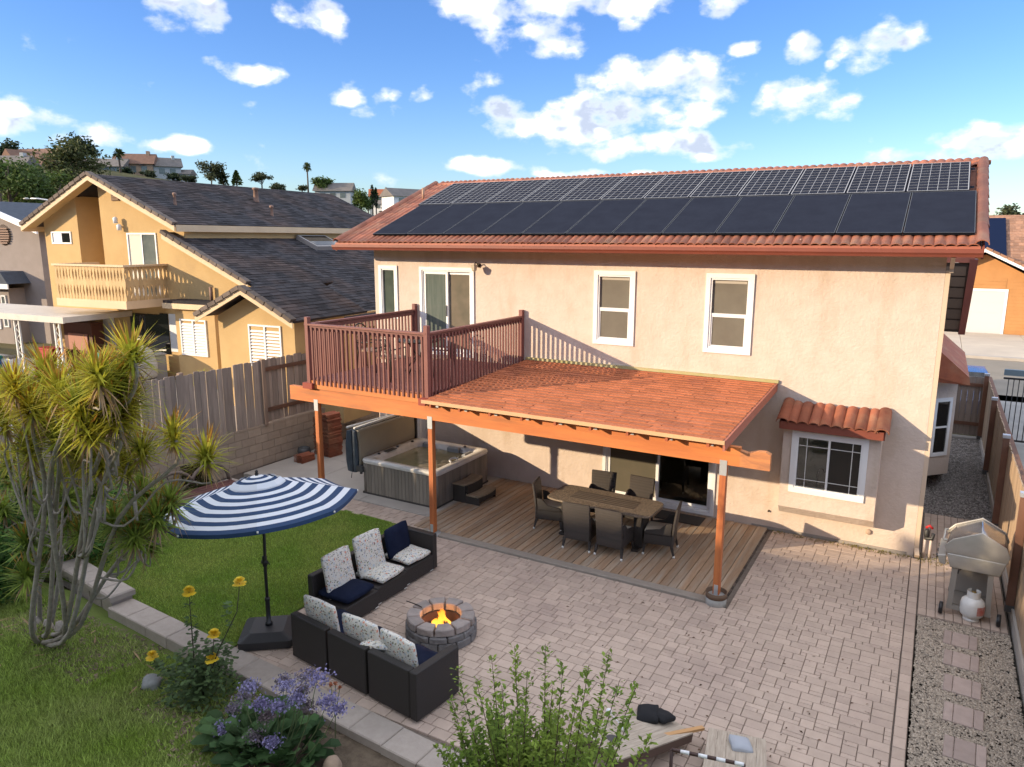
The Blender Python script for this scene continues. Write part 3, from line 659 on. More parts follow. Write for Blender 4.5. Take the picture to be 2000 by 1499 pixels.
for (x, z0) in ((-.58,.02), (2.23,.05), (7.52,.16)):
    p = B().box(-.05, .05, -.05, .05, z0, 2.21).build('post', wood_post, pc, bevel=.006); p.location = (x, -3.45, 0)
    b = B(); b.box(-.052, .052, -.056, -.0505, 2.05, 2.28); b.box(-.052, .052, .0505, .056, 2.05, 2.28); b.build('cap_plate', steel, p)
    b = B(); b.box(-.03, .03, -.056, -.0505, z0-.03, z0+.16); b.build('base_plate', steel, p)
foot = mat('footing', (.42,.42,.40), .9, (.33,.33,.32), 8)
B().lathe([(.155,-.05),(.155,.10),(.13,.14),(.0,.15)], 18, (7.52,-3.45,0)).build('footing', foot, pc)
b = B().lathe([(.158,.11),(.160,.20),(.152,.20),(.152,.11)], 18, (7.52,-3.45,0)); b.build('footing_tube', mat('sono', (.14,.09,.06), .9), pc)
B().lathe([(.14,-.05),(.14,.03),(.0,.04)], 16, (2.23,-3.45,0)).build('footing', foot, pc); B().lathe([(.14,-.05),(.14,.03),(.0,.04)], 16, (-.58,-3.45,0)).build('footing', foot, pc)
P_X0, P_X1, P_Y, PZ0, PZ1 = 2.30, 7.56, -3.78, 2.645, 2.845      # roof top: front z, wall z
psl = math.atan((PZ1-PZ0)/(-P_Y)); 
b = B(); b.prism([(P_Y,PZ0-.045),(-.0,PZ1-.045),(-.0,PZ1-.012),(P_Y,PZ0-.012)], P_X0, P_X1, 'x'); proof = b.build('roof', rafter_m, pc)
x = 2.42; k = 0
while x < 7.6:
    b = B(); b.prism([(-3.74,PZ0-.135),(-.02,PZ1-.16),(-.02,PZ1-.047),(-3.74,PZ0-.047)], -.02, .02, 'x'); o = b.build('rafter', rafter_m, pc); o.location.x = x
    b = B(); b.box(-.03, .028, -3.53, -3.505, 2.475, 2.525); o2 = b.build('hanger', steel, o); x += .615; k += 1
B().box(P_X0-.03, P_X1+.03, P_Y-.022, P_Y, PZ0-.055, PZ0+.004).build('drip_edge', edgewood, pc)
B().prism([(P_Y,PZ0-.15),(0,PZ1-.15),(0,PZ1-.002),(P_Y,PZ0-.002)], P_X1+.002, P_X1+.035, 'x').build('end_rafter', mat('end_rafter', (.42,.14,.085), .65), pc)
B().box(P_X0, P_X1+.05, -.05, -.004, PZ1-.0, PZ1+.055).build('flashing', mat('flashing_olive', (.36,.33,.14), .6, (.42,.37,.2), 2), pc)
# shingles: staggered tabs, nearest 300 as parts
sw_, se = .30, .165; rows = int((-P_Y/math.cos(psl))/se); sh = []
rnd = random.Random(21)
for r in range(rows+1):
    s = r*se; off = (r % 2)*sw_/2 + rnd.uniform(-.05,.05); x = P_X0-off
    while x < P_X1:
        x0 = max(x, P_X0); wd_ = rnd.choice([.18,.24,.30,.34,.40]); x1 = min(x+wd_, P_X1)
        if x1-x0 > .03: sh.append((x0, x1, s, rnd.uniform(0,.006), rnd.uniform(-.018,.014)))
        x += wd_
def shingle_into(b, x0, x1, s, h, dy, M=None):
    L_ = min(se+.05, -P_Y/math.cos(psl)-s)
    b.add([(x0+.002,dy,.016+h),(x1-.002,dy,.016+h),(x1-.002,L_,.0015),(x0+.002,L_,.0015),(x0+.002,dy,-.012),(x1-.002,dy,-.012)], [(0,1,2,3),(4,5,1,0),(4,0,3),(5,2,1)], M=M)
MR = Matrix.Translation((0,P_Y,PZ0-.008)) @ Matrix.Rotation(psl,4,'X')
sh.sort(key=lambda a: a[2]-a[0]*.1); restb = B()
for i, (x0, x1, s, h, dy) in enumerate(sh):
    M = MR @ Matrix.Translation((0,s,0))
    if i < 300:
        b = B(); shingle_into(b, 0, x1-x0, s, h, dy); o = b.build('shingle', shing, proof); o.matrix_local = M @ Matrix.Translation((x0,0,0))
    else: shingle_into(restb, x0, x1, s, h, dy, M)
stuff(restb.build('shingle_field', shing, proof))

# ================================================================== BALCONY
railm = mat('balcony_stain', (.21,.075,.062), .6, (.17,.06,.05), 3, 5, obj=.10, local=True, stretch=(4,4,.6))
bal = thing('balcony', 'dark red timber balcony with slatted railing above the hot tub', 'balcony', (0,0,0))
BX_0, BX_1, BY, BZ = -.70, 2.20, -3.50, 2.70
fl = B().box(BX_0, BX_1, BY+.02, -.01, BZ-.09, BZ-.03).build('floor', mat('balcony_under', (.16,.06,.045), .8), bal)
for k in range(23): 
    y0 = BY+.03+k*.15; B().cbox(BX_0+.01, BX_1-.01, y0, y0+.142, BZ-.028, BZ, .004).build('plank', railm, fl)
B().box(BX_0-.02, BX_1-.12, BY-.03, BY+.018, 2.51, 2.67).build('rim_board', wood_o, bal)
for x in (BX_0+.02, .2, .9, 1.6, BX_1-.05): B().box(x-.02, x+.02, BY-.06 if x in (BX_0+.02,) else BY+.03, -.02, 2.502, 2.61).build('joist', rafter_m, bal)
b = B().box(BX_0-.12, BX_0+.13, BY-.10, BY+.02, 2.505, 2.62); b.build('corner_block', mat('corner_red', (.27,.05,.03), .7), bal)
b = B().box(BX_1-.10, BX_1+.05, BY-.16, BY+.02, 2.505, 2.63); b.build('corner_block', MATS['corner_red'], bal)
for (x, y) in ((BX_0,BY),(BX_1,BY),(BX_1,-.06),(BX_0,-.06)):
    p = B().box(-.045, .045, -.045, .045, 2.51, 3.93).build('post', railm, bal, bevel=.005); p.location = (x, y, 0)
def rail(p, q, n):
    p = Vector(p); q = Vector(q); d = (q-p)
    b = B(); b.beam(p+Vector((0,0,3.785)), q+Vector((0,0,3.785)), .10, .035); b.build('top_rail', railm, bal)
    b = B(); b.beam(p+Vector((0,0,3.715)), q+Vector((0,0,3.715)), .035, .085); b.build('sub_rail', railm, bal)
    m_ = B().box(-.017, .017, -.017, .017, 2.60, 3.73).mesh('baluster', railm); out = Vector((d.y,-d.x,0)).normalized()*.035
    for k in range(n):
        c = p + d*((k+.7)/(n+.4)) + out; link('baluster', m_, bal, (c.x, c.y, 0), (0, 0, 0))
rail((BX_0-.05,BY,0), (BX_1,BY,0), 26); rail((BX_1,BY,0), (BX_1,-.06,0), 31); rail((BX_0,-.06,0), (BX_0,BY,0), 29)
# iron chairs and table up on the balcony
iron = mat('wrought_iron', (.02,.016,.014), .45)
def iron_chair(label, loc, rz):
    t = thing('patio_chair', label, 'chair', loc, rz, 'iron chairs on the balcony')
    b = B()
    for sx in (-.22, .22):
        b.tube([(sx,-.22,0),(sx,-.2,.44)], .014, 6); b.tube([(sx,.24,0),(sx,.2,.44),(sx*.95,.27,.9)], .014, 6); b.tube([(sx,-.2,.44),(sx,-.2,.64),(sx,.22,.62)], .014, 6)
    b.tube([(-.21,.27,.9),(-.12,.29,.97),(0,.30,.99),(.12,.29,.97),(.21,.27,.9)], .014, 6); b.build('frame', iron, t)
    b = B()
    for k in range(9): b.tube([(-.2+k*.05,.21,.46),(-.2+k*.05,.28,.9)], .006, 4); 
    for k in range(6): b.tube([(-.2,.22+k*.012,.5+k*.075),(.2,.22+k*.012,.5+k*.075)], .006, 4)
    b.build('backrest', iron, t)
    B().cbox(-.22,.22,-.22,.2,.43,.47,.015).build('seat', mat('tan_seat', (.34,.22,.15), .9), t); return t
ch = iron_chair('black iron chair at the left rear of the balcony', (-.2,-2.2,BZ), rad(100))
copy_thing(ch, 'black iron chair in the middle of the balcony facing the slider', (.75,-2.75,BZ), rad(175)); copy_thing(ch, 'black iron chair by the right railing of the balcony', (1.65,-2.3,BZ), rad(-70))
t = thing('patio_table', 'low round iron table among the chairs on the balcony', 'table', (.75,-1.85,BZ)); B().lathe([(.0,.66),(.45,.66),(.46,.68),(.45,.70),(.0,.70)], 20).build('tabletop', iron, t)
b = B()
for a in range(4): b.tube([(.35*math.cos(a*1.571),.35*math.sin(a*1.571),0),(.05*math.cos(a*1.571),.05*math.sin(a*1.571),.35),(.3*math.cos(a*1.571),.3*math.sin(a*1.571),.66)], .014, 6)
b.build('legs', iron, t)

# ================================================================== HOT TUB
tub = thing('hot_tub', 'square hot tub with grey slatted cabinet and pale marbled shell', 'hot tub', (.56,-1.40,0))
cab = mat('tub_cabinet', (.235,.205,.165), .75, (.185,.162,.135), 3, 5, obj=.15, local=True, stretch=(3,3,.5))
TX, TY, TH = .985, 1.0, .70
b = B(); b.box(-TX+.03, TX-.03, -TY+.03, TY-.03, .03, .30); b.box(-TX, TX, -TY, TY, .012, .05); b.box(-TX+.03, TX-.03, -TY+.03, -TY+.05, .30, TH); b.box(TX-.05, TX-.03, -TY+.05, TY-.03, .30, TH); b.box(-TX+.03, -TX+.05, -TY+.05, TY-.03, .30, TH); b.box(-TX+.05, TX-.05, TY-.05, TY-.03, .30, TH)
b.build('base', mat('tub_base', (.05,.045,.04), .8), tub)
n = 20; wslat = (2*TX-.14)/n; ms = B().cbox(-wslat/2+.003, wslat/2-.003, -.012, .012, .05, TH, .004).mesh('slat', cab)
for k in range(n):
    link('slat', ms, tub, (-TX+.07+wslat*(k+.5), -TY+.018, 0)); 
    c = -TY+.09+(2*TY-.18)/n*(k+.5); link('slat', ms, tub, (TX-.018, c, 0), (0,0,math.pi/2))
for (sx, sy) in ((-1,-1),(1,-1),(1,1),(-1,1)):
    b = B(); b.lathe([(.085,.05),(.085,TH)], 16, (sx*(TX-.085), sy*(TY-.085), 0)); b.build('corner_panel', cab, tub)
shell_m = mat('tub_shell', (.70,.68,.64), .3, (.55,.53,.49), 3, 7, .35, .65, dist=1.2)
def rrect(hx, hy, r, n=6):
    out = []
    for cx, cy, a0 in ((hx-r,hy-r,0),(-hx+r,hy-r,90),(-hx+r,-hy+r,180),(hx-r,-hy+r,270)):
        for i in range(n+1): a = rad(a0+90*i/n); out.append((cx+r*math.cos(a), cy+r*math.sin(a)))
    return out
rings = [(TX+.015,TY+.015,.13,TH),(TX+.03,TY+.03,.14,TH+.05),(TX+.015,TY+.015,.13,TH+.085),(TX-.06,TY-.06,.12,TH+.095),(TX-.17,TY-.17,.16,TH+.075),(TX-.20,TY-.20,.2,TH+.0),(TX-.28,TY-.26,.22,TH-.12),(TX-.36,TY-.34,.22,.32)]
b = B(); nv = None
for (hx, hy, r, z) in rings:
    pts = rrect(hx, hy, r); nv = len(pts); b.v += [(x, y, z) for x, y in pts]
b.f = [(i*nv+j, i*nv+(j+1)%nv, (i+1)*nv+(j+1)%nv, (i+1)*nv+j) for i in range(len(rings)-1) for j in range(nv)] + [tuple(range((len(rings)-1)*nv, len(rings)*nv))]
b.s = [True]*len(b.f); shell = b.build('shell', shell_m, tub)
water = bpy.data.materials.new('tub_water'); water.use_nodes = True; bsw = water.node_tree.nodes['Principled BSDF']
bsw.inputs['Base Color'].default_value = (.20,.21,.12,1); bsw.inputs['Roughness'].default_value = .06
_nz = water.node_tree.nodes.new('ShaderNodeTexNoise'); _nz.inputs['Scale'].default_value = 9; _bp = water.node_tree.nodes.new('ShaderNodeBump'); _bp.inputs['Distance'].default_value = .01
water.node_tree.links.new(_nz.outputs[0], _bp.inputs['Height']); water.node_tree.links.new(_bp.outputs[0], bsw.inputs['Normal'])
_n2 = water.node_tree.nodes.new('ShaderNodeTexNoise'); _n2.inputs['Scale'].default_value = 2.5; _cr = water.node_tree.nodes.new('ShaderNodeMix'); _cr.data_type = 'RGBA'; _cr.inputs[6].default_value = (.16,.17,.085,1); _cr.inputs[7].default_value = (.33,.29,.19,1)
water.node_tree.links.new(_n2.outputs[0], _cr.inputs[0]); water.node_tree.links.new(_cr.outputs[2], bsw.inputs['Base Color'])
pts = rrect(TX-.23, TY-.22, .2); B().add([(x, y, TH-.035) for x, y in pts], [tuple(range(len(pts)))]).build('water', water, tub)
jet = mat('jet_grey', (.07,.07,.07), .4)
for (x, y) in ((-.88,-.55),(-.88,.1),(-.86,.62),(.45,.86),(.80,.1)): B().lathe([(.035,0),(.035,.02),(.02,.028)], 12, (x, y, TH+.09)).build('jet_valve', jet, shell)
B().cbox(-.93,-.80,-.35,-.02,TH+.085,TH+.10,.005).build('control_panel', jet, shell)
b = B().tube([(.86,-.28,TH+.10),(.80,-.26,TH+.125),(.77,-.15,TH+.13),(.80,-.04,TH+.125),(.86,-.02,TH+.10)], .022, 7); b.build('cup_holder', trimwhite, shell)
for (x, y, rz) in ((.2,.78,0),(-.5,.80,0),(.72,.55,90)):
    o = B().cbox(-.16,.16,-.05,.05,0,.14,.03).build('headrest', mat('headrest', (.30,.31,.32), .6), shell); o.location = (x,y,TH-.06); o.rotation_euler = (0,0,rad(rz))
# folded cover standing on the left rim
cov = thing('tub_cover', 'folded grey blue spa cover standing on edge beside the hot tub', 'spa cover', (-.66,-1.40,0))
vin = mat('cover_vinyl', (.055,.075,.10), .5, (.04,.052,.07), 5, bump=.006, bscale=9); lin = mat('cover_lining', (.40,.34,.25), .8, (.36,.31,.235), 2)
for k, x in enumerate((-.13, .03)):
    b = B(); prof = [(-.98,.52),(-1.0,.9),(-.96,1.34),(-.90,1.40),(.90,1.40),(.97,1.34),(.99,.9),(.97,.52)]
    b.prism([(x,.50),(x-.02,.9),(x+.01,1.38),(x+.09,1.40),(x+.13,1.36),(x+.14,.9),(x+.12,.50)], -.97, .97, 'y'); b.build('panel', vin if k == 0 else lin, cov, bevel=.02, seg=2)
b = B(); b.prism([(-.15,.46),(-.19,.70),(-.19,1.08),(-.14,1.37),(-.01,1.40),(-.005,.44)], -1.03, -.975, 'y'); b.prism([(.015,.44),(.01,1.40),(.11,1.37),(.15,1.08),(.15,.70),(.11,.46)], -1.03, -.975, 'y'); b.build('end_flap', vin, cov, bevel=.018, seg=2)
b = B().tube([(-.15,-1.0,1.425),(-.05,0,1.432),(.12,1.0,1.425)], .028, 7); b.tube([(.06,-1.0,1.43),(.06,1.0,1.43)], .03, 7); b.build('roll_edge', trimwhite, cov)
B().tube([(.16,-.9,.60),(.24,-1.03,.55),(.26,-1.06,.46)], .03, 6).build('lifter_tube', jet, cov); B().box(.13,.30,-1.06,-1.0,.50,.62).build('lifter_bracket', jet, cov); B().tube([(-.02,-1.04,.44),(-.03,-1.05,.32)], .008, 5).build('strap', jet, cov)
b = B().beam((.14,1.02,.5),(.14,1.02,1.5),.10,.04); b.build('lifter_arm', jet, cov)
# steps
st = thing('spa_steps', 'two tier weathered wooden step against the hot tub', 'steps', (1.93,-1.50,.024))
stepw = mat('step_slat', (.30,.235,.165), .85, (.23,.18,.125), 3, local=True, stretch=(.6,8,8), obj=.12); dk = mat('step_dark', (.035,.03,.027), .8)
def slat_arc(b, x0, w_, z, k):
    n = 8; V = []
    for i in range(n+1):
        t = -1+2*i/n; yy = t*.36; bow = .055*(1-t*t)*1.0
        V += [(x0+bow, yy, z), (x0+bow+w_, yy, z), (x0+bow+w_, yy, z-.028), (x0+bow, yy, z-.028)]
    F = []
    for i in range(n):
        a = i*4
        for j in range(4): F.append((a+j, a+(j+1)%4, a+4+(j+1)%4, a+4+j))
    F += [(3,2,1,0), (n*4,n*4+1,n*4+2,n*4+3)]; b.add(V, F)
for lvl, (x0, z) in enumerate(((-.36,.40),(-.02,.20))):
    for k in range(4):
        b = B(); slat_arc(b, x0+k*.075, .068, z, k); b.build('tread_slat', stepw, st)
b = B()
for yy in (-.33,.31): b.box(-.36,-.06,yy,yy+.025,.0,.37); b.box(-.055,.28,yy,yy+.025,.0,.17)
b.box(-.05,-.03,-.30,.30,.05,.36); b.box(.26,.28,-.3,.3,.05,.16); b.build('riser_frame', dk, st)

# ================================================================== DINING SET
rattan = weave('dark_rattan', (.020,.016,.014), (.062,.050,.044), 42)
rattan_l = weave('brown_rattan', (.030,.024,.021), (.095,.076,.064), 42)
cush = mat('cream_cushion', (.50,.44,.35), .9, (.44,.38,.30), 6)
glide = mat('glide_white', (.7,.7,.68), .5)
def dining_chair(label, loc, rz):
    t = thing('dining_chair', label, 'chair', loc, rz, 'wicker dining chairs')
    # seat faces -y, back at +y
    b = B(); n = 7
    V = []
    for k in range(6):
        z = .20+.70*k/5; y = .24+.02*k/5+.05*(k/5)**2; hw = .235+.02*(k/5); 
        for (dx, dy) in ((-hw, -.022), (hw, -.022), (hw, .022), (-hw, .022)): V.append((dx, y+dy, z - (.015 if abs(dx) else 0)))
    F = [(a*4+j, a*4+(j+1)%4, a*4+4+(j+1)%4, a*4+4+j) for a in range(5) for j in range(4)] + [(3,2,1,0),(20,21,22,23)]
    b.add(V, F); b.build('backrest', rattan_l, t, bevel=.012, seg=2)
    B().box(-.245,.245,-.25,.225,.20,.385).build('seat', rattan, t, bevel=.015, seg=2)
    b = B(); b.box(-.22,.22,-.245,.20,.388,.445); b.build('cushion', cush, t, bevel=.025, seg=3)
    for sx in (-1, 1):
        b = B(); b.prism([(-.25,.386),(.215,.386),(.235,.62),(.13,.60),(.02,.49),(-.22,.45)], sx*.235-.018, sx*.235+.018, 'x'); b.build('armrest', rattan, t, bevel=.012, seg=2)
        for (yy, oy) in ((-.23,-.02),(.235,.045)):
            l = B().add([(sx*.235-.026,yy-.026,.20),(sx*.235+.026,yy-.026,.20),(sx*.235+.026,yy+.026,.20),(sx*.235-.026,yy+.026,.20)] + [(sx*.25+a*.014, yy+oy+c*.014, .015) for a, c in ((-1,-1),(1,-1),(1,1),(-1,1))], [(0,1,2,3),(7,6,5,4),(1,0,4,5),(2,1,5,6),(3,2,6,7),(0,3,7,4)]).build('leg', rattan, t)
            B().lathe([(.02,.0),(.022,.03),(.012,.045)], 10, (sx*.25, yy+oy, 0)).build('glide', glide, l)
    return t
DZ = .026
c0 = dining_chair('wicker dining chair with its back to the camera, left of two', (4.86,-2.55,DZ), rad(180+4))
copy_thing(c0, 'wicker dining chair with its back to the camera, right of two', (5.50,-2.55,DZ), rad(180-2))
copy_thing(c0, 'wicker chair behind the dining table, in front of the door screen edge', (4.62,-1.22,DZ), rad(6)); copy_thing(c0, 'wicker chair behind the dining table, nearer the open glass door', (5.35,-1.18,DZ), rad(-4))
copy_thing(c0, 'wicker chair at the left head of the dining table', (3.98,-2.02,DZ), rad(90+14)); copy_thing(c0, 'wicker chair at the right head of the dining table by the mat', (6.16,-2.08,DZ), rad(-90+10))
tab = thing('dining_table', 'long brown wicker dining table with rounded patterned top', 'table', (5.08,-2.05,DZ), rad(-1))
tabm = weave('table_weave', (.07,.052,.04), (.27,.21,.15), 14, .5); tabr = mat('table_pattern', (.30,.235,.165), .6, (.11,.082,.058), 34, 4, .42, .56, dist=1.5)
n = 32; pts = []
for i in range(n):
    a = 2*math.pi*i/n; c, s_ = math.cos(a), math.sin(a); e = .27; pts.append((1.02*math.copysign(abs(c)**e, c), .46*math.copysign(abs(s_)**e, s_)))
b = B(); b.prism(pts, .70, .735, 'z'); b.build('tabletop', tabr, tab, bevel=.008)
for k in range(5): B().box(-.62,.62,-.20+k*.082,-.13+k*.082,.7355,.7395).build('slat_band', tabm, tab)
B().lathe([(.028,.736),(.028,.743),(.0,.743)], 12).build('umbrella_hole', jet, tab)
for sx in (-.72,.72):
    B().prism([(sx-.09,-.16),(sx+.09,-.16),(sx+.09,.16),(sx-.09,.16)], .03, .70, 'z').build('pedestal', rattan, tab, bevel=.02, seg=2)
    B().box(sx-.06, sx+.06, -.30, .30, .0, .045).build('foot', rattan, tab)
t = B().box(5.55, 6.45, -.62, -.16, DZ, DZ+.012).build('door_mat', mat('mat_dark', (.035,.03,.026), .95, (.05,.045,.04), 40)); tag(t, 'dark rectangular door mat outside the glass sliding door', 'mat')
# ================================================================== LOUNGE SET
sofa_m = weave('sofa_rattan', (.008,.0068,.006), (.046,.036,.032), 30)
navy = mat('navy_fabric', (.006,.010,.028), .9, (.010,.015,.036), 8, bump=.002, bscale=200, spec=.15)
flor = floral('floral_fabric'); chrome = mat('clip_white', (.6,.6,.58), .4)
def cushion_mesh(w_, d_, h_, m, seed, name='cushion'):
    b = B(); b.box(-w_/2, w_/2, -d_/2, d_/2, 0, h_); me = b.mesh(name, m)
    bm = bmesh.new(); bm.from_mesh(me); bmesh.ops.subdivide_edges(bm, edges=bm.edges[:], cuts=5, use_grid_fill=True)
    rn = random.Random(seed); ph = rn.uniform(0, 6)
    for v in bm.verts:
        x, y = v.co.x/(w_/2), v.co.y/(d_/2); pu = max(0,1-abs(x)**4)*max(0,1-abs(y)**4); zc = v.co.z-h_/2
        v.co.z = h_/2 + zc*(.45+.55*pu**.4) + .006*math.sin(5*x+ph)*math.cos(4*y+ph)
        k = 1-.035*(abs(zc)/(h_/2))**3; cr = (abs(x)**6)*(abs(y)**6); v.co.x *= k*(1-.05*cr); v.co.y *= k*(1-.05*cr)
    for f in bm.faces: f.smooth = True
    bmesh.ops.subdivide_edges(bm, edges=[], cuts=1); bm.to_mesh(me); bm.free(); return me
# module: local x along the sofa, seat faces -y... back at +y
MW, MD, MH, SH = .70, .74, .64, .30
def sofa_module(name, label, loc, rz, left=False, right=False, grp='wicker sofa modules', armless=True, backh=MH):
    t = thing(name, label, 'sofa', loc, rz, grp)
    B().box(-MW/2+.003, MW/2-.003, -MD/2, MD/2-.11, .03, SH).build('seat_box', sofa_m, t, bevel=.012)
    B().box(-MW/2+.003, MW/2-.003, MD/2-.105, MD/2, .03, backh).build('backrest', sofa_m, t, bevel=.012)
    for sd, s in ((left, -1), (right, 1)):
        if sd:
            x0 = s*MW/2 - (.0 if s < 0 else .0); B().box(min(x0, x0+s*.11), max(x0, x0+s*.11), -MD/2, MD/2, .03, MH).build('armrest', sofa_m, t, bevel=.012)
    for sx in (-.28,.28):
        for sy in (-.3,.3): B().box(sx-.025, sx+.025, sy-.025, sy+.025, 0, .03).build('foot', jet, t)
    for sx in (-.30, .30): B().box(sx-.035, sx+.035, -MD/2-.004, -MD/2+.004, .035, .047).build('clip', chrome, t)
    return t
# rear row, facing the fire from the lawn side (seat faces +x)
R1 = rad(90-2)
def row1(k): return (2.80+.02*(1-k), -6.50+k*.715, 0)
sofa_module('sofa_module', 'dark wicker sofa seat with navy cushion, nearest the umbrella', row1(0), R1)
sofa_module('sofa_module', 'middle dark wicker sofa seat by the lawn with two floral cushions', row1(1), R1)
sofa_module('sofa_module', 'dark wicker corner seat with armrest and navy back cushion by the lawn', row1(2), R1, right=True)
fs = cushion_mesh(.56,.56,.13, flor, 1); fb = cushion_mesh(.56,.66,.12, flor, 2); ns = cushion_mesh(.60,.60,.15, navy, 3); nb = cushion_mesh(.56,.50,.13, navy, 4)
def cushion(me, label, base, rz, off, pitch=0., yaw=0.):
    o = link('cushion', me); M = Matrix.Translation(base) @ Matrix.Rotation(rz,4,'Z') @ Matrix.Translation(off) @ Matrix.Rotation(yaw,4,'Z') @ Matrix.Rotation(pitch,4,'X'); o.matrix_world = M
    return tag(o, label, 'cushion', 'sofa cushions')
UPR = rad(78)
cushion(fb, 'upright floral cushion behind the navy seat cushion by the lawn', row1(0), R1, (0,.14,SH+.30), UPR, .03)
cushion(ns, 'flat navy seat cushion on the sofa seat nearest the umbrella', row1(0), R1, (0,-.06,SH), 0, .05)
cushion(fb, 'tall upright floral cushion on the middle seat by the lawn', row1(1), R1, (-.02,.13,SH+.33), UPR, -.04)
cushion(fs, 'flat floral seat cushion on the middle seat by the lawn', row1(1), R1, (.02,-.10,SH), 0, .06)
cushion(nb, 'upright navy back cushion on the corner seat', row1(2), R1, (-.03,.13,SH+.29), rad(80), .05)
cushion(fs, 'flat floral seat cushion on the corner seat with the navy back', row1(2), R1, (.03,-.09,SH), 0, -.05)
# front row with its back to the camera (seat faces +y)
R2 = math.pi + rad(-7)
c2 = Vector((3.06,-7.76,0)); dx2 = Vector((math.cos(rad(-7)), math.sin(rad(-7)), 0)); dy2 = Vector((-dx2.y, dx2.x, 0))
def row2(k): p = c2 + dx2*(.36+k*.735) + dy2*(MD/2); return (p.x, p.y, 0)
sofa_module('sofa_module', 'back of the wicker sofa section next to the umbrella base', row2(0), R2)
sofa_module('sofa_module', 'middle section of the wicker sofa turned away from the camera', row2(1), R2)
sofa_module('sofa_module', 'wicker sofa end section with armrest nearest the camera', row2(2), R2, left=True)
fl2 = cushion_mesh(.60,.52,.13, flor, 6)
for k, lab in ((0, 'floral back cushion beside the umbrella stand'), (1, 'floral back cushion in the middle of the near sofa'), (2, 'floral back cushion at the armrest end of the near sofa')):
    cushion(fl2, lab, row2(k), R2, ((.02,-.02,.06)[k],.18,SH+.27), rad(82), (.03,.06,-.05)[k])
cushion(fs, 'crumpled floral cushion lying between the middle and end seats', row2(1), R2, (-.35,.02,SH+.16), rad(25), .5)
for k, lab in ((0, 'navy seat cushion on the near sofa beside the umbrella'), (1, 'navy seat cushion in the middle of the near sofa'), (2, 'navy seat cushion next to the near sofa armrest')):
    cushion(ns, lab, row2(k), R2, (0,-.10,SH), 0, 0)

# ================================================================== FIRE PIT
fp = thing('fire_pit', 'round grey block fire pit with a burning fire', 'fire pit', (4.42,-6.28,0))
blk = mat('pit_block', (.20,.19,.185), .95, (.12,.115,.115), 9, 7, .3, .7, obj=.18, bump=.012, bscale=22, spec=.15); cap_c = mat('pit_cap', (.31,.265,.24), .95, (.24,.21,.195), 9, 6, obj=.1, bump=.006, bscale=30, spec=.15)
def wedge(r0, r1, a0, a1, z0, z1, n=3, seed=0):
    rn = random.Random(seed); b = B(); V = []
    for z in (z0, z1):
        for r in (r0, r1):
            for i in range(n+1):
                a = a0+(a1-a0)*i/n; j = rn.uniform(-.008,.010) if r == r1 else 0; V.append(((r+j)*math.cos(a), (r+j)*math.sin(a), z))
    k = n+1; F = []
    for i in range(n):
        F += [(i+1,i,k+i,k+i+1), (2*k+i,2*k+i+1,3*k+i+1,3*k+i), (i,i+1,2*k+i+1,2*k+i), (k+i+1,k+i,3*k+i,3*k+i+1)]
    F += [(0,2*k,3*k,k), (n,k+n,3*k+n,2*k+n)]; b.add(V, F); return b
for lvl, (r0, r1, z0, z1, cnt, gap, off, m_) in enumerate(((.33,.50,0,.115,12,.02,0,blk),(.325,.495,.118,.205,12,.02,.26,blk),(.285,.475,.21,.315,10,.055,.1,cap_c))):
    for k in range(cnt):
        da = 2*math.pi/cnt; a0 = off+k*da+gap*random.uniform(.5,1.2); a1 = off+(k+1)*da-gap*.5
        o = wedge(r0, r1, a0, a1, z0, z1, 3, k*7+lvl).build('cap_stone' if lvl == 2 else 'block', m_, fp, bevel=.012, seg=1)
ash = mat('ash', (.035,.03,.028), 1.0, (.10,.095,.09), 14); B().lathe([(.0,.03),(.33,.03)], 20).build('ash_bed', ash, fp)
soot = mat('soot', (.04,.028,.022), 1.0, (.08,.04,.03), 6); B().lathe([(.326,.02),(.283,.205),(.280,.205),(.32,.02)], 24).build('liner', soot, fp)
logm = mat('charred_log', (.05,.03,.02), .95, (.18,.12,.08), 9, 4)
for (p, q, r) in (((-.22,-.05,.07),(.2,.1,.09),.045),((-.1,.2,.06),(.12,-.22,.10),.04),((.0,-.2,.10),(.22,.06,.17),.035),((-.2,.08,.09),(.1,-.02,.20),.035)): B().tube([p, (Vector(p)+Vector(q))/2+Vector((0,0,.012)), q], [r, r*1.05, r*.9], 8).build('log', logm, fp)
flm = bpy.data.materials.new('flame'); flm.use_nodes = True; fn = flm.node_tree.nodes; fl_ = flm.node_tree.links; fn.clear()
_o = fn.new('ShaderNodeOutputMaterial'); _e = fn.new('ShaderNodeEmission'); _t2 = fn.new('ShaderNodeBsdfTransparent'); _ms = fn.new('ShaderNodeMixShader'); _tc = fn.new('ShaderNodeTexCoord'); _sp = fn.new('ShaderNodeSeparateXYZ')
fl_.new(_tc.outputs['Object'], _sp.inputs[0]); _cr2 = fn.new('ShaderNodeValToRGB'); _mr = fn.new('ShaderNodeMapRange'); _mr.inputs[1].default_value = .06; _mr.inputs[2].default_value = .46; fl_.new(_sp.outputs[2], _mr.inputs[0]); fl_.new(_mr.outputs[0], _cr2.inputs[0])
els = _cr2.color_ramp.elements; els[0].color = (1,.62,.14,1); els[1].color = (.9,.10,.01,1); e2 = els.new(.35); e2.color = (1,.36,.035,1)
fl_.new(_cr2.outputs[0], _e.inputs[0]); _e.inputs[1].default_value = .9
_lw = fn.new('ShaderNodeLayerWeight'); _lw.inputs[0].default_value = .35; _m2 = fn.new('ShaderNodeMapRange'); _m2.inputs[1].default_value = .25; _m2.inputs[2].default_value = .9; _m2.inputs[3].default_value = .42; _m2.inputs[4].default_value = 1.0
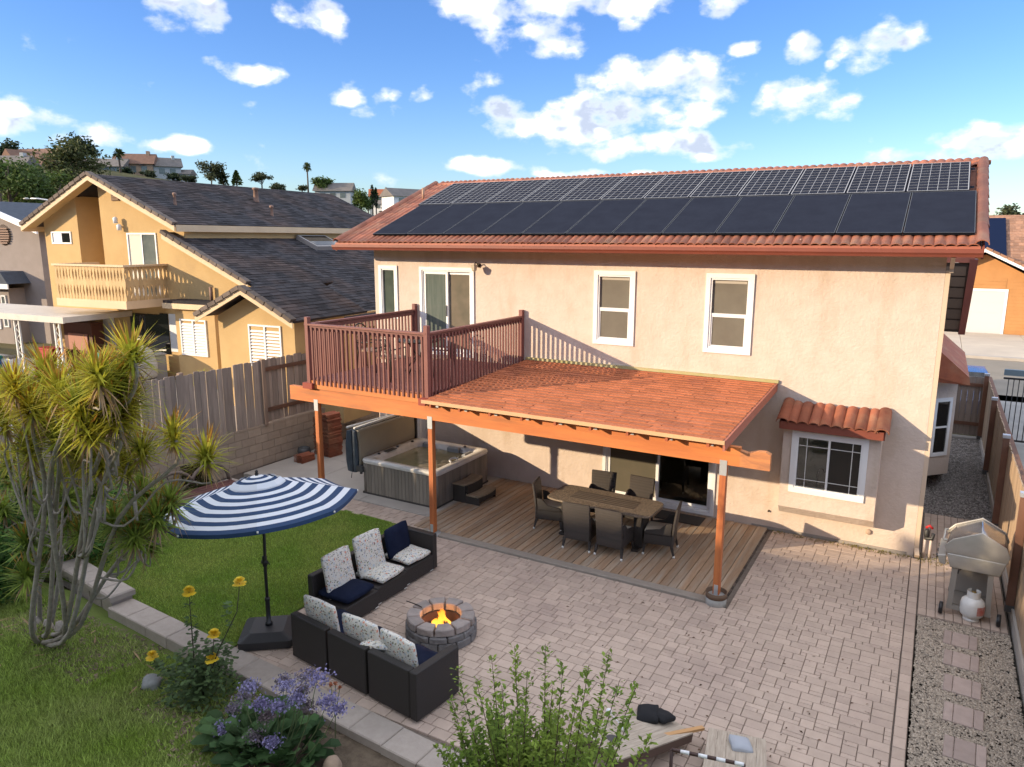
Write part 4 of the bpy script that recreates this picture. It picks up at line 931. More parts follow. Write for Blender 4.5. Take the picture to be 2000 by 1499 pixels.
fl_.new(_lw.outputs['Facing'], _m2.inputs[0]); fl_.new(_m2.outputs[0], _ms.inputs[0]); fl_.new(_e.outputs[0], _ms.inputs[1]); fl_.new(_t2.outputs[0], _ms.inputs[2]); fl_.new(_ms.outputs[0], _o.inputs[0])
rnd = random.Random(3)
for k in range(30):
    a = rnd.uniform(0, 6.28); rr = rnd.uniform(0, .14); h = rnd.uniform(.12, .29)*(1.15-rr*3); x, y = rr*math.cos(a), rr*math.sin(a); s_ = rnd.uniform(-.05,.05)
    B().tube([(x,y,.07),(x+s_*.4,y,.07+h*.3),(x+s_*.2,y+.02,.07+h*.6),(x+s_,y+.01,.07+h*.85),(x+s_*1.3,y,.07+h)], [.022,.036,.026,.013,.002], 8, False).build('flame', flm, fp)
fpl = bpy.data.lights.new('fire_light', 'POINT'); fpl.energy = 9; fpl.color = (1,.42,.12); fpl.shadow_soft_size = .1
flo = bpy.data.objects.new('fire_light', fpl); C.objects.link(flo); flo.parent = fp; flo.location = (0,0,.22)
b = B().tube([(-.62,.02,.325),(-.40,.0,.33),(-.32,-.01,.32)], .008, 5); b.build('poker', iron, fp)

# ================================================================== UMBRELLA
um = thing('patio_umbrella', 'navy and white striped tilted patio umbrella on a black stand', 'umbrella', (2.42,-7.56,0))
blackp = mat('black_metal', (.012,.012,.014), .4, spec=.5); basep = mat('base_plastic', (.022,.021,.023), .55)
b = B(); s_ = .36
b.prism(rrect(s_, s_, .06, 3), .03, .13, 'z'); V0 = rrect(s_, s_, .06, 3); V1 = rrect(s_*.62, s_*.62, .05, 3); nn = len(V0)
b.add([(x,y,.13) for x,y in V0]+[(x,y,.20) for x,y in V1], [(i,(i+1)%nn,nn+(i+1)%nn,nn+i) for i in range(nn)]+[tuple(range(nn,2*nn))]); o = b.build('base', basep, um); o.rotation_euler = (0,0,rad(38))
B().lathe([(.05,.20),(.045,.24),(.03,.25),(.03,.55),(.035,.56),(.035,.6),(.024,.61)], 14).build('sleeve', blackp, um)
UN = Vector((-.101,.023,.995)).normalized(); UC = Vector((2.327,-7.494,1.924)) - Vector((2.42,-7.56,0))
B().tube([(0,0,.25),(0,0,1.0),(.0,.02,1.5),UC - UN*.25, UC + UN*.36], .021, 10).build('pole', blackp, um)
b = B().tube([(-.035,0,1.12),(.035,0,1.12)], .035, 10); b.tube([(.04,0,1.12),(.10,-.02,1.14),(.12,-.02,1.12)], .008, 6); b.lathe([(.03,1.06),(.032,1.07),(.032,1.2),(.03,1.21)], 12); b.build('crank', blackp, um)
stripe_n = 12; ua = Vector((0,1,0)).cross(UN).normalized(); ub = UN.cross(ua)
def uprof(t):                                             # t from apex (0) to rim (1): radius, height
    return 1.296*t, .33*(1-t**1.25)
navys = mat('umbrella_navy', (.018,.050,.125), .85, leaf=.15); whites = mat('umbrella_white', (.72,.75,.80), .85, leaf=.2)
R_, NS = 8, 6
def canopy_pt(t, k, f):
    r, h = uprof(t); a0 = .049+k*math.pi/4; a1 = a0+math.pi/4
    p = (ua*math.cos(a0)+ub*math.sin(a0))*(1-f) + (ua*math.cos(a1)+ub*math.sin(a1))*f
    sag = -.03*math.sin(math.pi*f)*t; return UC + p*r + UN*(h+sag)
canvas = []
for band in range(stripe_n):
    t0 = .22+.78*band/stripe_n; t1 = .22+.78*(band+1)/stripe_n
    if band == stripe_n-1: t1 = 1.0
    b = B()
    for k in range(8):
        V = [canopy_pt(t0, k, i/NS) for i in range(NS+1)] + [canopy_pt(t1, k, i/NS) for i in range(NS+1)]
        b.add(V, [(i, i+1, NS+1+i+1, NS+1+i) for i in range(NS)])
    b.build('stripe', navys if band % 2 else whites, um)
b = B()                                                    # valance hem
for k in range(8):
    V = [canopy_pt(1.0, k, i/NS) for i in range(NS+1)] + [canopy_pt(1.0, k, i/NS) - UN*.05 for i in range(NS+1)]
    b.add(V, [(i, i+1, NS+1+i+1, NS+1+i) for i in range(NS)])
b.build('hem', navys, um)
for band in range(5):                                      # vent cap in its own stripes
    t0 = .02+.26*band/5; t1 = .02+.26*(band+1)/5; b = B()
    for k in range(8):
        V = [canopy_pt(t0, k, i/NS)+UN*.06 for i in range(NS+1)] + [canopy_pt(t1, k, i/NS)+UN*(.06 - .012*band) for i in range(NS+1)]
        b.add(V, [(i, i+1, NS+1+i+1, NS+1+i) for i in range(NS)])
    b.build('vent_stripe', navys if band % 2 else whites, um)
for k in range(8):
    a = .049+k*math.pi/4; p = ua*math.cos(a)+ub*math.sin(a); r0, h0 = uprof(.06); r1, h1 = uprof(.99)
    B().tube([UC+p*r0+UN*(h0-.10), UC+p*(r1*.5)+UN*(uprof(.5)[1]-.06), UC+p*r1+UN*(h1-.035)], .008, 5).build('rib', blackp, um); B().lathe([(.012,-.012),(.012,.012)], 6, tuple(UC+p*1.30+UN*(-.02))).build('rib_tip', trimwhite, um)
B().lathe([(.02,0),(.028,.02),(.018,.04),(.024,.06),(.0,.08)], 10, tuple(UC+UN*.39)).build('finial', blackp, um)

# ================================================================== GRILL, TANK, RISER
grill = thing('gas_grill', 'silver gas grill on wheels with glossy hood by the right fence', 'grill', (10.86,-1.72,0), rad(-93))
enam = mat('grill_grey', (.43,.41,.37), .35, (.37,.35,.31), 4, metal=.35); hoodm = mat('hood_steel', (.34,.32,.30), .16, metal=.8); leg_m = mat('grill_leg', (.30,.28,.25), .5, metal=.2)
# cart front faces -y
prof = [(-.36,.96),(-.39,1.06),(-.30,1.17),(.03,1.33),(.33,1.17),(.38,1.05),(.36,.96)]
hd = B().prism(prof, -.34, .34, 'x').build('hood', hoodm, grill, bevel=.015, seg=2)
for sx in (-1, 1): B().prism([(p[0]*1.04, (p[1]-1.08)*1.05+1.08) for p in prof], sx*.345-.02, sx*.345+.02, 'x').build('hood_end', enam, hd, bevel=.008, seg=2)
B().tube([(-.24,-.38,1.10),(-.24,-.43,1.10),(.24,-.43,1.10),(.24,-.38,1.10)], .015, 8).build('handle', enam, hd)
b = B(); b.prism([(-.37,.955),(-.31,.74),(.31,.74),(.37,.955)], -.37, .37, 'x'); b.build('firebox', enam, grill, bevel=.02, seg=2)
b = B(); b.prism([(-.48,.90),(-.45,.78),(-.371,.76),(-.371,.92)], -.37, .37, 'x'); pn = b.build('control_panel', enam, grill, bevel=.01)
for sx in (-.22,0,.22): B().lathe([(.03,0),(.03,.025),(.018,.035)], 12, M=Matrix.Translation((sx,-.465,.84)) @ Matrix.Rotation(rad(100),4,'X')).build('knob', jet, pn)
B().box(-.62,-.375,-.24,.22,.90,.935).build('side_shelf', enam, grill, bevel=.012)
for sx in (-.31,.31):
    b = B(); b.beam((sx,-.24,.76),(sx*1.03,-.26,.10),.05,.07); b.beam((sx,.2,.76),(sx*1.03,.22,.10),.05,.07); b.beam((sx*1.03,-.3,.12),(sx*1.03,.26,.12),.05,.06); b.build('leg', leg_m, grill)
B().box(-.31,.20,-.24,.22,.10,.125).build('bottom_shelf', leg_m, grill); B().box(-.29,-.275,-.25,.25,.14,.70).build('end_panel', leg_m, grill)
for (sx, sy) in ((.36,-.36),(.36,.36)):
    wv = B().lathe([(.03,-.025),(.085,-.025),(.09,-.012),(.09,.012),(.085,.025),(.03,.025)], 20, M=Matrix.Translation((sx,sy,.09)) @ Matrix.Rotation(rad(90),4,'X')).build('wheel', blackp, grill)
    B().lathe([(.0,-.03),(.05,-.03),(.05,.03),(.0,.03)], 12, M=Matrix.Translation((sx,sy,.09)) @ Matrix.Rotation(rad(90),4,'X')).build('hub', leg_m, wv)
b = B(); b.tube([(.02,-.1,.70),(.08,-.18,.62),(.02,-.22,.58),(-.06,-.2,.62),(.0,-.2,.52)], .012, 6); b.build('hose', jet, grill)
tank = thing('propane_tank', 'white propane tank with red label under the gas grill', 'gas tank', (10.87,-2.06,.0))
tw = mat('tank_white', (.72,.71,.68), .35, (.64,.63,.59), 5)
B().lathe([(.105,.0),(.105,.03),(.09,.035),(.10,.05),(.145,.09),(.155,.14),(.155,.25),(.145,.30),(.10,.345),(.04,.36),(.0,.362)], 22).build('body', tw, tank)
b = B(); n = 20
for (a0, a1) in ((200,520),):
    V = []; k = 18
    for i in range(k+1):
        a = rad(a0-90+(a1-a0)*i/k); V += [(.085*math.cos(a),.085*math.sin(a),.345),(.085*math.cos(a),.085*math.sin(a),.45)]
    b.add(V, [(2*i,2*i+2,2*i+3,2*i+1) for i in range(k)], True)
b.build('collar', tw, tank); B().lathe([(.02,.36),(.02,.42),(.03,.425),(.03,.44),(.0,.44)], 10).build('valve', mat('brass', (.35,.25,.10), .35, metal=.8), tank)
V = []; k = 8
for i in range(k+1): a = rad(-70+80*i/k); V += [(.1575*math.cos(a),.1575*math.sin(a),.13),(.1575*math.cos(a),.1575*math.sin(a),.26)]
B().add(V, [(2*i,2*i+2,2*i+3,2*i+1) for i in range(k)], True).build('label_sticker', mat('red_sticker', (.45,.10,.07), .5, (.55,.30,.26), 14), tank)
wr = thing('water_valve', 'backflow water valve on two white pipes with red handle at house corner', 'valve', (10.26,.02,0))
pvc = mat('pvc', (.62,.52,.45), .5)
for sx in (-.045,.045): B().tube([(sx,0,0),(sx,0,.34)], .022, 8).build('pipe', pvc, wr)
b = B().tube([(-.06,0,.36),(.06,0,.36),(.07,0,.46)], .034, 8); b.lathe([(.035,.38),(.045,.42),(.04,.50),(.02,.53)], 10, (-.03,0,0)); b.build('valve_body', mat('valve_dark', (.03,.03,.03), .5), wr)
B().tube([(-.05,-.01,.55),(.0,-.01,.60),(.05,-.01,.55)], .022, 7).build('handle', mat('valve_red', (.45,.02,.02), .4), wr)
# ================================================================== FENCES AND WALLS
oldwood = mat('weathered_board', (.33,.27,.23), .9, (.22,.175,.15), 3, 7, .3, .7, obj=.22, local=True, stretch=(5,5,.5), bump=.004, bscale=6, bstretch=(10,10,.6), col3=(.38,.32,.27), n3=5, lo3=.62, hi3=.78)
newwood = mat('tan_board', (.40,.29,.19), .85, (.32,.225,.15), 3, 6, obj=.12, local=True, stretch=(5,5,.5), bump=.002, bscale=6, bstretch=(10,10,.6))
postw = mat('fence_post_wood', (.30,.215,.165), .9, (.22,.155,.12), 3, local=True, stretch=(5,5,.6)); darkpost = mat('dark_post', (.19,.09,.055), .8, (.14,.07,.045), 3)
blockm = mat('cmu_block', (.40,.32,.25), .95, (.34,.27,.21), 7, 7, .3, .7, obj=.10, bump=.004, bscale=60, spec=.15); mortar = mat('mortar', (.26,.215,.175), .95, bump=.003)
FX = -3.86
bw = thing('block_wall', 'tan concrete block retaining wall below the weathered fence', 'wall', (FX,0,0))
B().box(-.19,-.01,-9.0,4.0,-.3,.985).build('core', mortar, bw)
mB = B().cbox(0,.025,.005,.385,.005,.188,.0,).mesh('block', blockm); mb2 = B()
blk_mesh = B().box(-.012,.012,.005,.385,.005,.189).mesh('block', blockm)
capmesh = B().box(-.2,.016,.004,.386,.0,.05).mesh('cap_block', blockm)
for r in range(5):
    y = -6.4 + (r % 2)*.195
    while y < 2.2: link('block', blk_mesh, bw, (.0, y, r*.194+random.uniform(-.001,.001)), (0,0,random.uniform(-.004,.004))); y += .39
y = -6.4
while y < 2.2: link('cap_block', capmesh, bw, (0, y, .97)); y += .39
fe = thing('board_fence', 'weathered grey brown board fence along the left boundary', 'fence', (FX-.08,0,0))
y = -8.6; 
while y < 1.9:
    # near bays show boards on this side, the far bays show the rails
    near = y < -1.95; w_ = random.uniform(.125,.16); h = 2.56+random.uniform(-.025,.025)
    o = B().prism([(0,1.0),(w_-.006,1.0),(w_-.006,h-.014),(w_*.85,h),(w_*.15,h),(0,h-.014)], 0, .02, 'x').build('board', oldwood, fe); o.location = (.06 if near else -.05, y, 0); o.rotation_euler = (random.uniform(-.008,.008), random.uniform(-.01,.01), 0); y += w_+.002
for y in (-8.4,-6.2,-4.1,-1.95,.3): 
    p = B().box(-.045,.045,-.05,.05,.98,2.60).build('post', postw, fe); p.location = (.09 if y == -1.95 else .0, y, 0)
for (y0, y1) in ((-1.9,.25),(.35,1.9)):
    for z in (1.28,2.28): B().box(-.028,.02,y0,y1,z,z+.09).build('rail', mat('fence_rail', (.16,.075,.045), .85, (.11,.055,.035), 3), fe)
fr = thing('side_fence', 'tan board fence with dark posts along the right boundary', 'fence', (11.40,0,0))
y = -7.4
while y < 9.9:
    o = B().box(0,.02,0,.143,.17,1.74+random.uniform(-.012,.012)).build('board', newwood, fr); o.location = (.0+random.uniform(-.003,.003), y, 0); y += .146
for y in (-5.2,-1.7,1.95,5.7,9.2):
    p = B().box(-.05,.05,-.05,.05,.1,1.86).build('post', darkpost, fr); p.location = (-.055, y, 0); B().prism([(-.06,-.06),(.06,-.06),(.06,.06),(-.06,.06)], 1.86, 1.92, 'z').build('post_cap', steel, p)
    b = B(); b.box(-.06,.06,-.06,.06,.1,.2); b.build('base_bracket', jet, p)
B().box(.021,.10,-7.4,9.9,1.68,1.73).build('top_rail', darkpost, fr); B().box(.021,.07,-7.4,9.9,.35,.44).build('bottom_rail', darkpost, fr)
B().box(-.03,.16,-8.4,10,-.2,.165).build('plinth', concrete, fr)
sg = thing('side_gate', 'weathered wooden gate closing the narrow passage beside the house', 'gate', (10.08,9.75,0))
for k in range(9): B().box(.02+k*.146,.16+k*.146,0,.02,.06,1.72).build('board', oldwood, sg)
for z in (.35,1.45): B().box(.0,1.32,-.04,.0,z,z+.09).build('rail', darkpost, sg)
# iron gate in the yard beyond the right fence
ig = thing('iron_gate', 'black barred gate in a blue grey frame beyond the right fence', 'gate', (11.75,9.6,0)); blu = mat('blue_grey_paint', (.16,.22,.26), .6)
b = B(); b.box(0,3.6,-.06,.06,1.86,2.02); b.box(1.1,1.2,-.06,.06,0,1.86); b.box(3.5,3.6,-.06,.06,0,1.86); b.build('frame', blu, ig)
for k in range(8): B().tube([(.12+k*.12,0,.08),(.12+k*.12,0,1.8)], .012, 6).build('bar', iron, ig)
b = B(); b.box(.0,1.1,-.02,.02,.05,.10); b.box(0,1.1,-.02,.02,1.75,1.80); b.build('cross_bar', iron, ig); B().box(1.25,3.5,.02,.05,.05,1.86).build('panel', mat('black_panel', (.012,.013,.014), .7), ig)

# stack of spare roof tiles
ts = thing('tile_stack', 'tall stack of spare red roof tiles beside the block wall', 'roof tiles', (-3.15,-.62,0), rad(-8))
TS = tile_mesh(.30,.42,2,.03,.014)
for col in range(2):
    for k in range(30 if col == 0 else 34):
        o = link('tile', TS, ts, (-.30+col*.31+random.uniform(-.012,.012), -.20+random.uniform(-.02,.02), .0+k*.033), (rad(2),0,random.uniform(-.05,.05)))
t2 = thing('tile_pile', 'short pile of red roof tiles at the foot of the tall stack', 'roof tiles', (-3.25,-1.35,0))
for k in range(6): link('tile', TS, t2, (-.15,-.2,k*.033), (0,0,random.uniform(-.08,.08)))
pt = thing('black_pot', 'small round black plant pot by the block wall behind the left post', 'pot', (-3.55,-1.05,0)); B().lathe([(.09,0),(.15,.04),(.17,.16),(.15,.24),(.13,.25),(.11,.20),(.0,.19)], 16).build('pot', jet, pt)
# old wagon wheel bench with wheels for ends
wb = thing('wheel_bench', 'rustic wagon wheel garden bench half hidden behind the umbrella', 'bench', (-2.55,-4.9,0), rad(80))
ww = mat('grey_rim_wood', (.20,.15,.12), .9, (.13,.10,.08), 5)
def arc(c, r, a0, a1, n=10): return [(c[0]+r*math.cos(rad(a0+(a1-a0)*i/n)), c[1], c[2]+r*math.sin(rad(a0+(a1-a0)*i/n))) for i in range(n+1)]
B().tube(arc((-.35,.28,.42),.42,15,180), .035, 7).build('back_arc', ww, wb); B().tube(arc((.40,.28,.42),.42,0,165), .035, 7).build('back_arc', ww, wb)
for k in range(4):
    o = B().box(-.85,.85,-.22+k*.125,-.11+k*.125,.38,.41).build('seat_slat', mat('bench_slat', (.13,.05,.04), .85, (.09,.035,.03), 4), wb)
for sx in (-.85,.85):
    for yy in (-.2,.28): B().tube([(sx,yy,0),(sx,yy,.62 if yy > 0 else .40)], .03, 7).build('leg', ww, wb)
B().box(-.95,.95,-.30,-.24,.36,.44).build('front_rail', ww, wb)
for k in range(7): a = rad(20+k*22); B().tube([(-.35,.28,.42),(-.35+.40*math.cos(a),.28,.42+.40*math.sin(a))], .014, 5).build('spoke', ww, wb)
pb = thing('planter_wall', 'low block planter edge behind the lawn near the shrubs', 'planter', (-3.1,-6.2,0), rad(88))
for k in range(8): 
    o = B().cbox(.004,.396,-.14,.14,-.05,.24,.012).build('block', capm, pb); o.location = (k*.4-.6,0,random.uniform(-.005,.005))

# ================================================================== LAWN GAMES
ply = mat('plywood', (.46,.39,.31), .75, (.33,.27,.21), 4, 6, .35, .65, local=True, stretch=(14,1,1)); brn = mat('brown_side', (.10,.06,.045), .7)
def cornhole(label, loc, rz):
    t = thing('cornhole_board', label, 'game board', loc, rz, 'bean bag toss boards'); M = Matrix.Translation((0,0,.09)) @ Matrix.Rotation(rad(11),4,'X')
    for k in range(6): B().box(-.30+k*.1,-.203+k*.1,0,1.2,.07,.086,M).build('top_slat', ply, t)
    for sx in (-.30,.285): B().box(sx,sx+.015,0,1.2,-.02,.069,M).build('side_rail', brn, t)
    B().box(-.284,.284,0,.015,-.02,.069,M).build('end_rail', brn, t); B().box(-.284,.284,1.185,1.2,-.02,.069,M).build('end_rail', brn, t)
    for sx in (-.27,.25): B().box(sx,sx+.02,1.1,1.16,-.03,.24).build('leg', brn, t)
    b = B(); n = 20
    b.add([(.075*math.cos(2*math.pi*i/n),.95+.075*math.sin(2*math.pi*i/n),.0868) for i in range(n)], [tuple(range(n))], M=M); b.build('hole', jet, t); return t
cb = cornhole('plywood bean bag board with a black bag, behind the leafy bush', (7.87,-6.72,0), rad(158))
copy_thing(cb, 'plywood bean bag board with a grey bag at the bottom edge', (8.57,-6.60,0), rad(191))
def bag(label, m_, loc, s, seed):
    me = cushion_mesh(.18*s,.16*s,.075*s, m_, seed, 'bean_bag'); o = link('bean_bag', me, None, loc, (.15,.1,seed)); return tag(o, label, 'bean bag', 'bean bags')
bag('black bean bag slumped on the left game board', mat('black_cloth', (.010,.010,.012), .95), (7.66,-6.86,.20), 1.5, 5); bag('second black bean bag touching the first on the game board', MATS['black_cloth'], (7.80,-6.82,.20), 1.3, 9)
bag('light grey bean bag on the right game board', mat('grey_cloth', (.36,.38,.42), .95), (8.66,-6.86,.20), 1.35, 2)
lt = thing('ladder_toss', 'ladder toss game stand with brown and white striped rungs', 'ladder game', (8.58,-7.93,0), rad(12))
pm_w = mat('pvc_white', (.75,.75,.74), .4); pm_b = mat('pvc_brown', (.055,.025,.018), .5)
for sx in (-.32,.32):
    B().tube([(sx,0,0),(sx,0,.80)], .016, 8).build('upright', pm_b, lt); B().tube([(sx,-.3,.02),(sx,.3,.02)], .016, 8).build('foot', pm_b, lt)
for z in (.30,.55,.80):
    for k in range(8): B().tube([(-.32+k*.08,0,z),(-.24+k*.08,0,z)], .0175, 8).build('rung_segment', pm_w if k % 2 else pm_b, lt)
wl = thing('wood_lath', 'light wooden lath leaning across the game boards', 'lath', (0,0,0)); B().beam((7.55,-7.60,.30),(8.22,-6.66,.16),.05,.03).build('lath', mat('pine_lath', (.50,.28,.12), .6), wl)
bl = thing('bolas', 'white ball bolas hanging on a cord near the bush', 'game balls', (7.36,-7.30,.45)); 
for (x, y, z) in ((0,0,0),(.20,-.05,-.10)): B().lathe([(.0,-.034),(.024,-.024),(.034,0),(.024,.024),(.0,.034)], 12, (x,y,z)).build('ball', pm_w, bl)
B().tube([(0,0,0),(.1,-.02,-.06),(.20,-.05,-.10)], .006, 5).build('cord', pm_w, bl)

# ================================================================== YELLOW NEIGHBOUR
TH = rad(4.7); NO = Vector((-10.86,.68,0))
yel = mat('ochre_stucco', (.56,.39,.19), .92, (.49,.335,.16), 1.0, 6, .35, .7, bump=.006, bscale=30, spec=.15, col3=(.45,.31,.16), n3=.6, lo3=.55, hi3=.8)
cream = mat('cream_trim', (.66,.50,.32), .7, (.60,.45,.29), 2); dshing = mat('dark_shingle', (.052,.050,.055), .9, (.036,.035,.040), 8, 4, .3, .7, island=.42, bump=.004, bscale=50, spec=.15, col3=(.085,.06,.052), n3=.5, lo3=.45, hi3=.7)
rakem = mat('rake_tile_brown', (.15,.115,.095), .9, (.11,.085,.07), 6, obj=.25)
nh = thing('ochre_house', 'two storey ochre stucco house with dark shingle roof next door', 'house', NO, TH)
G = .96
b = B()
wall_holes(b, -5.78, -4.02, G-.3, 6.05, [(-5.40,-4.42,5.26,5.63)], 0, .18); wall_holes(b, -2.86, .86, G-.3, 5.80, [(-1.66,-.38,3.64,5.58)], 0, .18)
b.box(-4.02, -2.86, 1.1, 1.25, G-.3, 7.0); b.box(-4.2,-4.02,.18,1.25,G-.3,6.9); b.box(-2.86,-2.7,.18,1.25,G-.3,6.9); b.box(-4.02,-2.86,0,1.1,G-.3,3.55)
b.prism([(-5.78,6.05),(-4.02,6.05),(-4.02,6.76),(-5.78,5.99)], 0, .18, 'y'); b.prism([(-2.86,5.80),(.86,5.80),(-2.62,7.30),(-2.86,7.20)], 0, .18, 'y')
b.box(-5.78,-5.6,.18,11,G-.3,5.9); b.box(.68,.86,.18,11,G-.3,5.8)
b.prism([(.861,G-.3),(6.0,G-.3),(6.0,3.2),(.861,5.38)], 0, .18, 'y'); b.box(5.82,6.0,.18,11,G-.3,3.25)
b.build('wall', yel, nh)
B().box(-5.5,.6,10.9,11,1,5.6).build('rear_wall', yel, nh)
def shingle_roof(parent, name, eave_a, eave_b, up, length, m_, seed, w_=.33, e=.16):
    """plane from an eave line, sloping along up; rows of separate tabs"""
    a = Vector(eave_a); d = Vector(eave_b)-a; Ln = d.length; d.normalize(); u = Vector(up).normalized(); n_ = d.cross(u).normalized()
    if n_.z < 0: n_ = -n_
    rn = random.Random(seed); b = B(); rows = int(length/e)
    for r in range(rows+1):
        s = r*e; x = -rn.uniform(0, w_)
        while x < Ln:
            ww_ = w_*rn.choice([.6,.8,1,1.2]); x0 = max(0, x); x1 = min(Ln, x+ww_); h = rn.uniform(.010,.022)
            if x1 > x0+.02:
                s1 = min(s+e+.04, length); p = lambda xx, ss, hh: a + d*xx + u*ss + n_*hh
                b.add([p(x0+.003,s,h),p(x1-.003,s,h),p(x1-.003,s1,.003),p(x0+.003,s1,.003),p(x0+.003,s,-.01),p(x1-.003,s,-.01)], [(0,1,2,3),(4,5,1,0)])
            x += ww_
    base = B(); t = n_*-.05; A, Bq, Cc, D = a, a+d*Ln, a+d*Ln+u*length, a+u*length
    base.add([A,Bq,Cc,D,A+t,Bq+t,Cc+t,D+t], [(0,1,2,3),(7,6,5,4),(0,4,5,1),(1,5,6,2),(2,6,7,3),(3,7,4,0)]); o = base.build(name, m_, parent)
    stuff(b.build('shingle_field', m_, o)); return o
PK = Vector((-2.66,0,7.42)); EL = Vector((-6.30,0,5.86)); ER = Vector((1.0,0,5.84))
upR = (PK-ER); upL = (PK-EL)
shingle_roof(nh, 'roof', (1.0,-.42,5.84), (1.0,11.4,5.84), upR, upR.length, dshing, 31); shingle_roof(nh, 'roof', (-6.3,-.42,5.86), (-6.3,11.4,5.86), upL, upL.length, dshing, 32, .5, .3)
LR0 = Vector((.42,0,5.62)); LR1 = Vector((6.35,0,3.04)); upLR = LR0-LR1
lowroof = shingle_roof(nh, 'lower_roof', (6.35,-.42,3.04), (6.35,11.4,3.04), upLR, upLR.length, dshing, 33)
def rake(p, q, y, drop=.20):
    p = Vector(p); q = Vector(q)
    B().prism([(p.x,p.z-.03),(q.x,q.z-.03),(q.x,q.z-drop),(p.x,p.z-drop)], y-.03, y, 'y').build('barge_board', cream, nh)
    L_ = (q-p).length; n_ = int(L_/.29); d = (q-p).normalized(); ang = -math.atan2(d.z, d.x)
    for k in range(n_):
        c = p + d*(k+.5)*L_/n_; o = B().box(-.135,.135,-.10,.10,-.05,.055).build('rake_tile', rakem, nh); o.location = (c.x, y+.02, c.z+.02); o.rotation_euler = (0, ang+random.uniform(-.03,.03)+.05, 0)
rake(EL, PK, -.44); rake(PK, ER, -.44); rake(LR0, (3.75,0,4.17), -.44)
B().box(1.0,1.035,-.42,11.4,5.63,5.83).build('fascia_board', cream, nh); B().box(-6.335,-6.3,-.42,11.4,5.65,5.85).build('fascia_board', cream, nh); B().box(6.35,6.385,-.4,11.4,2.86,3.03).build('fascia_board', cream, nh)
for (p, q) in ((EL,PK),(PK,ER)):
    b = B(); b.prism([(p.x,p.z-.06),(q.x,q.z-.06),(q.x,q.z-.10),(p.x,p.z-.10)], -.40, .0, 'y'); b.build('soffit', yel, nh)
# upper slider, small window, gable vent
def simple_window(parent, x0, x1, z0, z1, y, kinds, fm=white, fr_=.05):
    b = B(); frame_box(b, x0, x1, z0, z1, fr_, y-.03, y+.05); w_ = b.build('window', fm, parent); n = len(kinds)
    for i, k in enumerate(kinds):
        a = x0+fr_+(x1-x0-2*fr_)*i/n; c = x0+fr_+(x1-x0-2*fr_)*(i+1)/n
        B().box(a+.01, c-.01, y+.0, y+.02, z0+fr_, z1-fr_).build('pane', k, w_)
        if i: B().box(a-.02, a+.02, y-.02, y+.04, z0+fr_, z1-fr_).build('mullion', fm, w_)
    return w_
blindw = mat('white_blind', (.60,.56,.48), .7); glass2 = mat('window_glass', (.10,.12,.12), .06, (.16,.18,.17), 2, spec=.6)
simple_window(nh, -5.42,-4.40,5.24,5.65,.0,[white,glassdark]); simple_window(nh, -1.68,-.36,3.62,5.60,.0,[blindw,glass2])
vt = B().box(-2.22,-1.86,-.03,.0,6.60,7.0).build('gable_vent', mat('vent_brown', (.20,.12,.07), .8), nh)
for k in range(5): B().box(-2.20,-1.88,-.05,-.031,6.62+k*.075,6.67+k*.075).build('louvre', MATS['vent_brown'], vt)
b = B(); b.lathe([(.07,.0),(.075,.16),(.02,.2)], 8, (-1.86,-.12,5.68)); b.lathe([(.07,0),(.075,.16),(.02,.2)], 8, (-1.95,-.16,5.90)); b.beam((-1.9,0,5.8),(-1.9,-.15,5.8),.04); b.build('flood_light', white, nh)
# pot-belly balustrade balcony
bb = B().box(-3.22,-.02,-1.52,-.0,3.36,3.60).build('balcony_floor', cream, nh)
def baluster_mesh():
    pr = [(.055,0),(.055,.08),(.028,.22),(.028,.30),(.065,.46),(.065,.56),(.030,.70),(.030,.80),(.06,.93),(.06,1.0)]
    b = B(); V = [(w_, -.012, z) for w_, z in pr]; poly = [(w_, z) for w_, z in pr] + [(-w_, z) for w_, z in pr[::-1]]
    n = len(poly); half = len(pr)
    vs = [(x, -.015, z) for x, z in poly] + [(x, .015, z) for x, z in poly]
    F = []
    for i in range(half-1): F += [(i+1,i,n-1-i,n-2-i), (n+i,n+i+1,n+n-2-i,n+n-1-i)]
    F += [(i,(i+1)%n,n+(i+1)%n,n+i) for i in range(n)]; b.add(vs, F); return b.mesh('baluster', yel_l)
yel_l = mat('ochre_light', (.58,.41,.21), .85, (.52,.36,.18), 4, obj=.1)
bm_ = baluster_mesh()
for k in range(22): link('baluster', bm_, nh, (-3.14+k*.146, -1.48, 3.60), None, (1.12,1,1))
for k in range(10): link('baluster', bm_, nh, (-.06, -1.38+k*.146, 3.60), (0,0,math.pi/2), (1.12,1,1)); link('baluster', bm_, nh, (-3.18, -1.38+k*.146, 3.60), (0,0,math.pi/2), (1.12,1,1))
b = B(); b.box(-3.26,.02,-1.54,-1.42,4.60,4.66); b.box(-.10,.02,-1.42,0,4.60,4.66); b.box(-3.26,-3.14,-1.42,0,4.60,4.66); b.build('balcony_rail', cream, nh)
